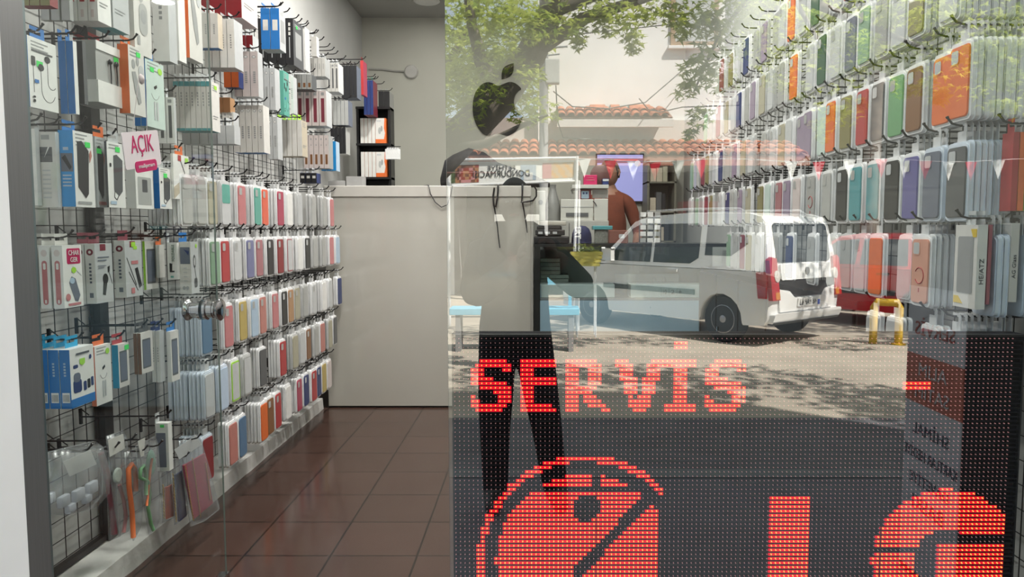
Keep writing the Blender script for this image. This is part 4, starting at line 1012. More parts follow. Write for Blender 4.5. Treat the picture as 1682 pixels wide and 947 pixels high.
wallet_bag([(282, 756), (298, 750), (306, 848), (288, 862)], [(286, 780), (298, 772), (304, 846), (292, 856)], 'navy', [[(284, 778), (290, 858)]], 'navy wallet with a gold chain in a clear bag', -1.352, (290, 752))
wallet_bag([(296, 724), (326, 712), (340, 760), (360, 836), (336, 856), (314, 864), (304, 800)], [(299, 764), (334, 744), (347, 826), (316, 852)], 'crimson', [[(304, 764), (318, 856)], [(316, 752), (330, 850)], [(338, 760), (346, 822)]], 'crimson quilted wallet with gold chains in a large clear bag', -1.325, (308, 722), [(286, 738), (322, 714), (331, 730), (294, 754)])
# =========================================================== counter front, showcase and what stands on and behind them
PY = 5.20
lam = pm('counter_laminate', (.54, .525, .475), .14, var=.015, scale=3, coat=.8, spec=.7)
lamtop = pm('counter_top', (.60, .58, .54), .3, var=.02)
pc = empty('counter_front', (-.75, PY, 0)); PO = Vector(pc.location)
tag(pc, 'tall pale glossy counter front closing off the end of the aisle', 'counter')
def pput(b, name, mats, par, off, smooth=False, label=None):
    o = b.build(name, mats, par, smooth); o.location = (0, 0, 0)
    o.matrix_parent_inverse = Matrix.Translation(-off)
    if label: o['label'] = label
    return o
x0, x1, zt = -1.46, -.036, at_y(700, 305, PY).z
b = MB(); b.bbox(x0, x1, PY, PY + .03, .012, zt - .075, .002); b.box(x0, x1, PY + .03, PY + .45, .012, zt - .06); pput(b, 'front_panel', lam, pc, PO)
b = MB(); b.bbox(x0, x1 + .004, PY - .012, PY + .47, zt - .075, zt, .004); pput(b, 'counter_top', lamtop, pc, PO)
b = MB(); b.box(x0, x1, PY + .012, PY + .03, 0, .012); pput(b, 'foot_gap', blackmetal, pc, PO)
b = MB(); b.bbox(x1, x1 + .020, PY - .006, PY + .45, 0.0, zt - .075, .002); pput(b, 'edge_strip', pm('pale_edge', (.50, .49, .46), .3, .3), pc, PO)

# things on the counter top
def on_y(px, py, Y): return at_y(px, py, Y)
YT = PY + .12
def cap_mesh(r, h):
    b = MB(); b.lathe([(r, 0), (r * 1.0, h * .25), (r * .93, h * .55), (r * .74, h * .82), (r * .4, h * .97), (0, h)], (0, 0, 0), (0, 0, 1), 26)
    return b
capm = pm('cap_black', (.010, .010, .012), .8, var=.3, scale=60)
# black bag lying on the counter top, its straps over the front edge
bgc = on_y(800, 304, PY + .22); BGO = Vector((bgc.x, PY + .22, zt))
bgo = empty('black_bag', BGO); tag(bgo, 'black soft bag lying on the counter top with straps hanging over the front', 'bag')
prof = [(726, 284), (732, 263), (745, 254), (770, 243), (795, 250), (812, 262), (818, 267), (845, 276), (880, 289), (903, 300)]
rings = []; seg = 16
for i, (px, py) in enumerate(prof):
    p = on_y(px, py, PY + .22); h = max(.008, p.z - zt); dep = .16 * (1 - abs(i - 3.2) / 9)
    if i == 0: h *= .8
    rings.append([(p.x - BGO.x, dep * cos(2 * pi * k / seg), h * .5 + .001 + h * .5 * (abs(sin(2 * pi * k / seg)) ** .75) * (1 if sin(2 * pi * k / seg) > 0 else -1)) for k in range(seg)])
b = MB(); vs = [v for r in rings for v in r]
b.add(vs, [(i * seg + k, i * seg + (k + 1) % seg, (i + 1) * seg + (k + 1) % seg, (i + 1) * seg + k) for i in range(len(rings) - 1) for k in range(seg)] + [tuple(range(seg))[::-1], tuple(range((len(rings) - 1) * seg, len(rings) * seg))])
b.build('bag_body', capm, bgo, True)
b = MB(); P = [Vector((on_y(px, py, PY + .22).x - BGO.x, -.165 * (1 - abs(px - 775) / 300), on_y(px, 286, PY + .22).z - zt)) for px, py in ((735, 0), (760, 0), (790, 0), (815, 0))]
b.tube(P, .006, 6); b.build('zip_line', pm('zip_red', (.05, .012, .014), .6), bgo, True)
# loops of black strap over the front edge
YS = PY - .022
def strap(pts): return [on_y(px, py, YS) for px, py in pts]
def over(px): x = on_y(px, 305, YS).x; return [Vector((x, PY + .06, zt + .010)), Vector((x, PY + .02, zt + .010)), Vector((x, YS, zt + .007))]
def sput(pts_list, nm, lab):
    sb = MB()
    for pts, r in pts_list: sb.tube(pts, r, 6)
    o = sb.build(nm, capm, bgo, True); o.matrix_parent_inverse = Matrix.Translation(-BGO); o['label'] = lab
sput([(over(818) + strap([(818, 312), (817, 325), (814, 340), (811, 338), (810, 322), (812, 308)]), .006), (strap([(811, 336), (814, 352), (817, 372), (819, 392), (821, 407)]), [.006, .005, .004, .004, .004])], 'hanging_strap', 'thin looped strap with a long end')
sput([(over(858) + strap([(858, 318), (857, 332), (866, 331), (876, 329), (881, 322), (881, 312), (878, 306)]), .006), (strap([(858, 332), (861, 348), (864, 366), (866, 382)]), [.006, .005, .005, .004])], 'hanging_strap', 'wide looped strap')
# cable along the top that droops over the edge
sb = MB(); pts = [Vector((on_y(x, 300, PY + .2).x, PY + .2, zt + .005)) for x in (600, 640, 690)] + [Vector((on_y(704, 304, YS).x, YS, zt + .004))] + [on_y(x, y, YS) for x, y in ((707, 318), (715, 332), (725, 340), (735, 336), (740, 322))] + [Vector((on_y(743, 304, YS).x, YS + .004, zt + .004)), Vector((on_y(748, 300, PY + .1).x, PY + .1, zt + .004))]
sb.tube(pts, .0035, 6); o = sb.build('cable', blackplastic, None, True); tag(o, 'thin black cable drooping over the counter front beside the window edge', 'cable')
for q, (px, n_, lab) in enumerate(((585, 3, 'grey flat carton on the left end of the counter top'), (556, 2, 'small grey carton at the far left of the counter top'))):
    c = on_y(px, 300, PY + .2); b = MB(); b.bbox(-.06, .06, -.05, .05, 0, .075 - .03 * q, .003); b.box(-.055, .055, -.0505, .0505, .035 - .015 * q, .037 - .015 * q)
    tag(b.build('carton', pm('carton_grey', (.30, .30, .30), .6), None, False, Vector((c.x, PY + .2 + .001 * q, zt))), lab, 'carton')

# black emblem of a bitten apple on the back wall
def apple():
    out = []
    P = [(0.00, .31), (.10, .345), (.20, .375), (.30, .345), (.385, .265), (.34, .225), (.285, .15), (.265, .05), (.285, -.06), (.34, -.145), (.41, -.19), (.375, -.30), (.31, -.41), (.235, -.485), (.15, -.50), (.07, -.475), (0, -.46),
         (-.07, -.475), (-.15, -.50), (-.235, -.485), (-.31, -.41), (-.375, -.30), (-.415, -.16), (-.42, 0), (-.40, .13), (-.35, .245), (-.265, .335), (-.17, .37), (-.08, .35)]
    n = len(P)
    for i in range(n):
        p0, p1, p2, p3 = (Vector(P[(i + k) % n]) for k in (-1, 0, 1, 2))
        for t in (0, .34, .67):
            out.append(tuple(.5 * ((2 * p1) + (p2 - p0) * t + (2 * p0 - 5 * p1 + 4 * p2 - p3) * t * t + (3 * p1 - p0 - 3 * p2 + p3) * t ** 3)))
    return out
def leafpoly():
    a, b = Vector((.0, .40)), Vector((.20, .66)); out = []
    for k in range(9):
        t = k / 8; p = a.lerp(b, t); nn = Vector((-(b - a).y, (b - a).x)); out.append(tuple(p + nn * .26 * sin(pi * t)))
    for k in range(1, 8):
        t = 1 - k / 8; p = a.lerp(b, t); nn = Vector((-(b - a).y, (b - a).x)); out.append(tuple(p - nn * .26 * sin(pi * t)))
    return out
YE = YB - .02
cA = at_y(818, 172, YE); sA = (at_y(858, 172, YE).x - at_y(776, 172, YE).x) / .83
ae = empty('apple_sign', cA); tag(ae, 'black emblem of an apple with a bite on the back wall', 'emblem')
gloss = pm('gloss_black', (.004, .004, .004), .5, var=.02, spec=.2)
MB().prism([(p[0] * sA, p[1] * sA) for p in apple()], (0, .0, 0), (1, 0, 0), (0, 0, 1), (0, .018, 0)).build('apple_body', gloss, ae)
MB().prism([(p[0] * sA, p[1] * sA) for p in leafpoly()], (.035, .0, .01), (1, 0, 0), (0, 0, 1), (0, .018, 0)).build('leaf', gloss, ae)

# black rack with orange and white boxes behind the counter's left end
RY = 6.18
r0, r1, rt = at_y(586, 190, RY), at_y(642, 190, RY), at_y(600, 176, RY)
rk = MB(); rk.box(r0.x, r1.x, RY + .12, RY + .14, 0, rt.z)
for s in (r0.x, r1.x - .02): rk.box(s, s + .02, RY - .02, RY + .12, 0, rt.z)
for py in (236, 291, 340): rk.box(r0.x, r1.x, RY - .04, RY + .12, at_y(600, py, RY).z - .018, at_y(600, py, RY).z)
rk.box(r0.x, r1.x, RY - .04, RY + .12, rt.z - .02, rt.z)
tag(rk.build('display_rack', blackmetal), 'black display rack behind the left end of the counter', 'rack')
for row, (yt, yb) in enumerate(((195, 236), (250, 291))):
    zb = at_y(600, yb, RY).z + .001
    for k in range(5):
        w = .030; xx = at_y(592 + 6.2 * k, 200, RY - .03).x
        last = k == 4
        bb = MB(); tt = .028 if not last else .085; h = at_y(600, yt, RY).z - zb
        bb.box(xx, xx + tt, RY - .035, RY + .06, zb, zb + h, mats=[1, 0, 0, 0, 1, 0])
        o = bb.build('earbud_box', [paint('offwhite'), paint('orange')])
        if last:
            fb = MB(); cols = []
            draw(fb, cols, [('r', 'orange', 0, 0, 1, .16), ('p', 'orange', [(.72, .0), (1, 0), (1, 1), (.86, 1), (.8, .6), (.9, .4)]), ('e', 'smoke', .38, .5, .13, .14), ('e', 'grey', .58, .58, .10, .12), ('r', 'lightgrey', .1, .86, .5, .92)], Vector((xx, RY - .0351, zb)), Vector((1, 0, 0)), Vector((0, 0, 1)), Vector((0, -1, 0)), tt, h)
            fb.build('front_print', [paint(c) for c in cols], o)
        nm = ('upper', 'lower')[row]
        tag(o, f'orange and white earbud box at the front of the rack, {nm} shelf' if last else f'slim white carton in the row on the {nm} shelf of the black rack', 'box', None if last else f'cartons on the {nm} rack shelf')
for k in range(5):
    p = at_y(637 + 4 * k, 252, 5.75); pk = put('phone_case_pack', tray_mesh('g'), None, (p.x, 5.75, p.z + .05), radians(-90)); pk.scale = (.4, .4, .4)
    put('hang_tab', tab_mesh(), pk); tag(pk, 'tiny clear pack hanging at the right edge of the black rack', 'phone case', 'tiny packs on the rack edge')
tk = MB(); p = at_y(636, 252, 5.75); q = at_y(654, 252, 5.75)
tk.tube([(r1.x - .01, RY - .02, p.z + .05), (p.x, 5.75, p.z + .052), (q.x + .02, 5.75, p.z + .052)], .003, 6); tag(tk.build('rack_arm', blackmetal), 'short black arm carrying the tiny packs beside the rack', 'hook')

# ------------------------------------------------------------------ glass showcase
SY = 5.17
sx0, sx1 = -.0145, 1.36
zs = at_y(900, 400, SY).z
sc = empty('glass_showcase', (.65, SY, 0)); SO = Vector(sc.location)
tag(sc, 'glass showcase counter with pale boxes inside, right of the counter front', 'showcase')
b = MB(); b.box(sx0, sx1, SY - .008, SY + .50, zs - .022, zs); pput(b, 'top_frame', pm('showcase_black', (.014, .016, .016), .3), sc, SO)
b = MB(); b.box(sx0 + .004, sx0 + .045, SY, SY + .03, 0, zs - .022); b.box(sx1 - .03, sx1, SY, SY + .03, 0, zs - .022); pput(b, 'corner_post', pm('showcase_black', (.014, .016, .016), .3), sc, SO)
zl = at_y(900, 490, SY).z; zb_ = at_y(900, 546, SY).z
b = MB(); b.box(sx0 + .045, sx1 - .03, SY + .02, SY + .46, zl - .012, zl); pput(b, 'shelf', pm('shelf_rose', (.26, .24, .25), .4), sc, SO)
b = MB(); b.box(sx0 + .045, sx1 - .03, SY + .002, SY + .018, .02, zl - .014); pput(b, 'lower_panel', pm('ice_blue_panel', (.30, .45, .55), .15, var=.05, scale=2, coat=.4), sc, SO)
b = MB(); b.box(sx0 + .045, sx1 - .03, SY + .47, SY + .485, .02, zs - .022); pput(b, 'back_panel', pm('showcase_back', (.36, .40, .38), .5), sc, SO)
b = MB(); b.box(sx0 + .045, sx1 - .03, SY + .003, SY + .009, zl - .012, zs - .022); pput(b, 'front_glass', clear('showcase_glass', (.93, .97, .96), .05, .0), sc, SO)
def inbox(px0, px1, py0, py1, Y, dep, z=None, name='device_box', mat=None, r=.004):
    a, c = at_y(px0, py1, Y), at_y(px1, py0, Y); zz = a.z if z is None else z
    b = MB(); b.bbox(a.x, c.x, Y, Y + dep, zz, zz + (c.z - a.z), r)
    return b, a, c, zz
wb = pm('icewhite_box', (.66, .72, .74), .3)
b, a, c, zz = inbox(886, 1010, 466, 488, SY + .05, .2, zl + .001)
o = b.build('device_box', wb); tag(o, 'long low white box on the left of the showcase shelf', 'box')
MB().box(a.x + .001, a.x + .012, SY + .049, SY + .05, zz, zz + (c.z - a.z)).build('blue_edge', paint('skyblue'), o)
b, a, c, zz = inbox(1036, 1171, 468, 490, SY + .05, .2, zl + .001)
o = b.build('device_box', wb); tag(o, 'long low white box with grey marks on the right of the showcase shelf', 'box')
m = MB()
for px in (1086, 1099, 1112): p = at_y(px, 479, SY + .05); m.box(p.x - .001, p.x + .001, SY + .0485, SY + .05, p.z - .026, p.z + .026)
m.build('grey_mark', paint('grey'), o)
for px, s in ((1092, '10'), (1105, '2'), (1117, '+')):
    p = at_y(px, 479, SY + .049); text('lettering', s, .03, paint('grey'), p, (1, 0, 0), (0, 0, 1), o, fit=(.024, .03))
b, a, c, zz = inbox(1012, 1116, 431, 461, SY + .24, .12, zl + .0)
b2 = MB(); h_ = (c.z - a.z) + .02
for s in (a.x, c.x - .003): b2.box(s, s + .003, SY + .26, SY + .36, zl + .001, zl + h_)
b2.box(a.x, c.x, SY + .26, SY + .263, zl + .001, zl + h_); b2.box(a.x, c.x, SY + .357, SY + .36, zl + .001, zl + h_); b2.box(a.x, c.x, SY + .26, SY + .36, zl + .001, zl + .003)
o = b2.build('clear_box', clear('acrylic', (.95, .97, .97), .08, .03, .18)); tag(o, 'clear plastic box holding two dark pods inside the showcase', 'box')
for px in (1077, 1093):
    p = at_y(px, 450, SY + .27); q = MB().ball((p.x, SY + .31, zl + .068), .020, .02, .062, 14, 9).build('capsule', pm('dark_pod', (.10, .11, .11), .3), None, True)
    tag(q, 'dark oval pod in the clear box, ' + ('left one' if px == 1077 else 'right one'), 'pod')
# stack of thin boxes behind the glass
for k in range(9):
    zz = zl + .001 + k * .030
    xo = at_y(886, 440, SY + .28).x + RND.uniform(0, .012); xe = at_y(934 - (14 if k > 4 else 0), 440, SY + .28).x
    b = MB().bbox(xo, xe, SY + .27, SY + .44, zz, zz + .027, .003)
    tag(b.build('flat_box', pm('flat_box_' + str(k % 3), [(.36, .40, .36), (.30, .35, .31), (.42, .43, .37)][k % 3], .5)), 'flat greenish box in the pile at the left of the showcase', 'box', 'pile of flat boxes in the showcase')

# on top of the showcase
zt2 = zs
def topbox(px0, px1, py0, py1, Y, dep, mat, name, label, cat, r=.004, z=zt2):
    a, c = at_y(px0, py1, Y), at_y(px1, py0, Y)
    b = MB(); b.bbox(a.x, c.x, Y, Y + dep, z, max(z + .01, c.z), r)
    o = b.build(name, mat); tag(o, label, cat); return o, a, c
# open dark printer with paper edge
a, c = at_y(877, 398, SY + .02), at_y(935, 362, SY + .02)
pr = empty('receipt_printer', ((a.x + c.x) / 2, SY + .12, zt2)); tag(pr, 'black desktop machine with a pale lid beside the counter corner', 'printer')
w = c.x - a.x; h = c.z - zt2
b = MB(); b.bbox(-w / 2, w / 2, -.10, .14, 0, h * .32, .008); b.build('base', blackplastic, pr)
b = MB(); b.bbox(-w / 2 + .01, w / 2 - .03, -.11, -.095, h * .36, h * .60, .004); b.bbox(-w / 2 + .02, w / 2 - .05, -.09, .12, h * .32, h * .78, .01); b.build('body', pm('printer_dark', (.03, .028, .028), .3), pr)
b = MB(); b.bbox(-w / 2 + .03, w / 2 - .02, -.10, .13, h * .80, h * .96, .004); b.build('pale_lid', pm('lid_beige', (.50, .48, .42), .4), pr)
b = MB()
for i in range(3): b.box(-w / 2 + .03 + i * .05, -w / 2 + .06 + i * .05, -.113, -.11, h * .42, h * .52)
b.build('key', paint('lightgrey'), pr)
o, a, c = topbox(978, 999, 377, 397, SY + .25, .12, pm('crate_grey', (.26, .28, .25), .6, var=.3, scale=120), 'small_crate', 'small grey speckled carton with a teal lid on the showcase', 'carton')
MB().bbox(at_y(974, 375, SY + .24).x, at_y(1006, 375, SY + .24).x, SY + .23, SY + .38, c.z, c.z + .028, .004).build('teal_lid', paint('teal'), o)
o, a, c = topbox(1001, 1032, 378, 398, SY + .14, .12, pm('carton_rust', (.20, .075, .055), .6), 'small_carton', 'rust brown carton with a white mark on the showcase', 'carton')
m = MB().prism(rrect(.04, .03, .008), ((a.x + c.x) / 2 + .02, SY + .1395, zt2 + .05), (1, 0, 0), (0, 0, 1), (0, -.001, 0)).build('white_mark', paint('lightgrey'), o)
# metal rack of little white cards
a, c = at_y(1052, 399, SY + .08), at_y(1088, 346, SY + .08)
st = empty('card_stand', ((a.x + c.x) / 2, SY + .14, zt2)); tag(st, 'chrome card stand with small white cards beside the van reflection on the showcase', 'stand')
w, h = c.x - a.x, c.z - zt2
b = MB()
for x in (-w / 2, w / 2):
    b.tube([(x, 0, 0), (x, 0, h)], .004, 6)
for k in range(5): b.tube([(-w / 2, 0, h * (k + .5) / 5), (w / 2, 0, h * (k + .5) / 5)], .003, 6)
b.bbox(-w / 2 - .02, w / 2 + .02, -.05, .06, 0, .008, .002); b.build('wire_frame', chrome, st)
for k in range(5):
    for j in range(3):
        x = -w / 2 + w * (j + .5) / 3; b = MB(); b.bbox(x - w * .13, x + w * .13, -.010, -.005, h * (k + .12) / 5, h * (k + .82) / 5, .001); b.build('white_card', paint('white' if (j + k) % 3 else 'smoke'), st)
# navy cap with letters
p = at_y(956, 376, SY + .10)
cp = cap_mesh(.072, .125); o = cp.build('navy_hat', pm('navy_cloth', (.010, .014, .060), .8, var=.2, scale=80), None, 'auto', Vector((p.x, SY + .14, zt2)))
tag(o, 'navy blue cap with large white letters standing on the showcase', 'cap')
n = 10; b = MB()
b.add([(-.066 + .132 * i / n, -.06 - .05 * sin(pi * i / n), .002 + .005 * k) for k in (0, 1) for i in range(n + 1)] + [(-.066 + .132 * i / n, -.02, .004 + .006 * k) for k in (0, 1) for i in range(n + 1)],
      [(i, i + 1, 2 * (n + 1) + i + 1, 2 * (n + 1) + i) for i in range(n)] + [((n + 1) + i, 3 * (n + 1) + i, 3 * (n + 1) + i + 1, (n + 1) + i + 1) for i in range(n)] + [(i, (n + 1) + i, (n + 1) + i + 1, i + 1) for i in range(n)])
b.build('peak', pm('navy_cloth', (.010, .014, .060), .8), o)
tx = text('white_lettering', 'ERT', .05, paint('white'), (-.03, -.076, .075), (0, 0, -1), (1, 0, 0), o, fit=(.085, .042), bold=.002)

# ------------------------------------------------------------------ behind: shelf, cabinet, printer, boxes
BY = 5.72
cab = pm('cabinet_grey', (.40, .40, .37), .5, var=.03)
def block(px0, px1, py0, py1, Y, dep, mat, name, label, cat, floor_=False, r=.004, zbase=None):
    a, c = at_y(px0, py1, Y), at_y(px1, py0, Y)
    z0 = 0 if floor_ else (a.z if zbase is None else zbase)
    b = MB(); b.bbox(a.x, c.x, Y, Y + dep, z0, c.z, r); o = b.build(name, mat); tag(o, label, cat); return o, a, c
o, a, c = block(870, 1000, 362, 470, BY, .40, cab, 'low_cabinet', 'grey low cabinet behind the showcase carrying the white machines', 'cabinet', True)
zc = c.z
hb = MB()
for u in (.25, .75): x = a.x + (c.x - a.x) * u; hb.box(x - .03, x + .03, BY - .012, BY, zc - .22, zc - .205)
hb.build('door_handle', chrome, o)
hb = MB(); x = (a.x + c.x) / 2; hb.box(x - .002, x + .002, BY - .002, BY, .1, zc - .02); hb.build('door_gap', blackmetal, o)
wm_ = pm('machine_white', (.52, .52, .48), .45, var=.03)
o, a, c = block(921, 975, 327, 362, BY + .06, .28, wm_, 'white_printer', 'boxy white printer on the low cabinet behind the navy cap', 'printer', zbase=zc)
MB().box(a.x, c.x, BY + .058, BY + .06, zc + (c.z - zc) * .62, zc + (c.z - zc) * .65).build('lid_gap', paint('grey'), o)
MB().box(a.x + .04, c.x - .04, BY + .055, BY + .06, zc + .03, zc + .06).build('paper_slot', paint('darkgrey'), o)
o, a, c = block(880, 896, 313, 362, BY + .1, .05, wm_, 'white_box', 'upright white box with a round mark left of the grey flask', 'box', zbase=zc)
MB().lathe([(.018, 0), (.018, .002), (0, .002)], ((a.x + c.x) / 2, BY + .1, zc + (c.z - zc) * .62), (0, -1, 0), 20).build('round_mark', paint('grey'), o)
p = at_y(908, 362, BY + .12)
fl = MB().lathe([(0, 0), (.060, 0), (.062, .05), (.058, .12), (.04, .19), (.026, .235), (.024, .27), (.028, .28), (0, .282)], (p.x, BY + .16, zc), (0, 0, 1), 22).build('flask', pm('flask_grey', (.22, .225, .215), .3), None, 'auto')
tag(fl, 'grey bottle-shaped flask between the white box and the printer', 'flask')
o, a, c = block(976, 999, 326, 362, BY + .02, .04, wm_, 'white_board', 'white panel with a thin cord standing right of the boxy printer', 'panel', zbase=zc)
cb = MB(); cb.tube([at_y(974, 330, BY + .015), at_y(978, 334, BY + .012), at_y(980, 338, BY + .015)], .004, 6); cb.build('cord', blackplastic, o, True)
# wall shelf with red goods
a, c = at_y(940, 309, BY + .05), at_y(1000, 303, BY + .05)
c.x = max(c.x, a.x + .01)
b = MB().bbox(a.x, c.x, BY + .05, BY + .40, a.z, c.z, .002)
for xx in (a.x + .012, c.x - .012): b.box(xx - .010, xx + .010, BY + .36, BY + .38, zc + .0005, a.z)
so = b.build('raised_shelf', pm('shelf_pale', (.50, .50, .47), .4)); tag(so, 'pale raised shelf with magenta and dark boxes above the low cabinet', 'shelf')
zsh = c.z
def onshelf(px0, px1, py0, mat, name, label, cat, dep=.12, Y=BY + .10):
    a, c = at_y(px0, 304, Y), at_y(px1, py0, Y); b = MB().bbox(a.x, c.x, Y, Y + dep, zsh, c.z, .004); o = b.build(name, mat); tag(o, label, cat); return o, a, c
o, a, c = onshelf(959, 981, 287, paint('magenta'), 'magenta_box', 'magenta box with two pale lines on the raised shelf', 'box')
MB().box(a.x + .02, c.x - .02, BY + .098, BY + .10, zsh + .035, zsh + .040).box(a.x + .03, c.x - .03, BY + .098, BY + .10, zsh + .055, zsh + .058).build('pale_line', paint('pink'), o)
p = at_y(987, 290, BY + .2)
o = MB().lathe([(0, 0), (.075, 0), (.082, .012), (.082, .03), (.06, .038), (0, .038)], (p.x, BY + .26, zsh + .083), (0, -1, .12), 26).build('round_tin', pm('brown_tin', (.09, .03, .025), .4), None, 'auto'); tag(o, 'dark brown round tin leaning behind the magenta box', 'tin')
o, a, c = onshelf(990, 1000, 293, paint('navy'), 'navy_box', 'little navy box with white band at the right end of the shelf', 'box')
MB().box(a.x, c.x, BY + .098, BY + .10, zsh + .03, zsh + .045).build('white_band', paint('lightgrey'), o)
# under the shelf: red robot toy box and paper
zz = zc + (at_y(948, 327, BY + .1).z - zc)
o, a, c = block(951, 971, 311, 326, BY + .10, .16, paint('darkred'), 'toy_box', 'red box with a pale blue robot figure above the boxy printer', 'box', zbase=at_y(948, 327, BY + .06).z + .002)
rb = MB(); X, Z = (a.x + c.x) / 2, (a.z + c.z) / 2 + .0
rb.mat(0).bbox(X - .030, X + .030, BY + .09, BY + .10, Z - .035, Z + .025, .006); rb.mat(1).ball((X - .012, BY + .089, Z + .006), .008, .004, .008, 8, 6); rb.ball((X + .012, BY + .089, Z + .006), .008, .004, .008, 8, 6)
rb.build('robot_picture', [paint('skyblue'), paint('navy')], o)
o, a, c = block(973, 999, 311, 325, BY + .14, .01, paint('offwhite'), 'paper_sheet', 'white paper sheet standing under the pale raised shelf', 'paper', r=.001)
# lilac lit screen on the back wall
a, c = at_y(1008, 330, YB - .05), at_y(1056, 254, YB - .05); a.x -= .16
scn_ = empty('wall_screen', ((a.x + c.x) / 2, YB - .05, (a.z + c.z) / 2)); tag(scn_, 'glowing lilac wall screen with a dark header behind the shopkeeper', 'screen')
w, h = c.x - a.x, c.z - a.z
MB().bbox(-w / 2 - .012, w / 2 + .012, .0, .045, -h / 2 - .012, h / 2 + .012, .004).build('bezel', blackplastic, scn_)
MB().box(-w / 2, w / 2, -.002, .0, -h / 2, h / 2).build('display', lit('screen_lilac', (.30, .31, .62), .85, .2), scn_)
MB().box(-w / 2, w / 2, -.004, -.002, h * .32, h * .42).build('header_band', lit('screen_navy', (.05, .02, .12), .4, .2), scn_)
MB().box(-w / 2 + w * .3, w / 2 - .05, -.005, -.004, h * .37, h * .40).build('red_line', lit('screen_red', (.4, .02, .05), .8, .2), scn_)
MB().lathe([(.030, 0), (.030, .003), (0, .003)], (w / 2 - .05, -.002, h * .31), (0, -1, 0), 20).build('round_badge', lit('screen_pale', (.6, .55, .65), .5, .2), scn_)
# shelving unit with goods on the back wall right of the screen
a, c = at_y(1062, 400, 6.9), at_y(1112, 262, 6.9)
su_ = MB(); sz0, sz1 = 0.0, c.z
for s in (a.x, c.x - .02): su_.box(s, s + .02, 6.9, YB - .004, sz0, sz1)
lev = [1.15, 1.42, 1.69]
for z in lev + [sz1 - .02]: su_.box(a.x, c.x, 6.9, YB - .004, z - .015, z)
su_.box(a.x, c.x, YB - .02, YB - .004, 0, sz1)
tag(su_.build('shelf_unit', pm('unit_olive', (.16, .155, .12), .6)), 'olive shelf unit in the back right corner behind the showcase', 'shelf')
k = 0
for li, z in enumerate(lev[:3]):
    x = a.x + .03
    while x < c.x - .10:
        w = RND.uniform(.028, .055); h = RND.uniform(.12, .21 if li < 2 else .155)
        o = MB().bbox(x, x + w, 6.92, 7.02, z + .0005, z + h, .002).build('shelf_carton', paint(RND.choice(['khaki', 'darkgrey', 'smoke', 'beige', 'olive', 'black'])))
        tag(o, f'small dull carton on the {["lowest", "middle", "highest"][li]} visible shelf of the olive unit', 'carton', f'cartons on olive unit shelf {li}')
        x += w + .004
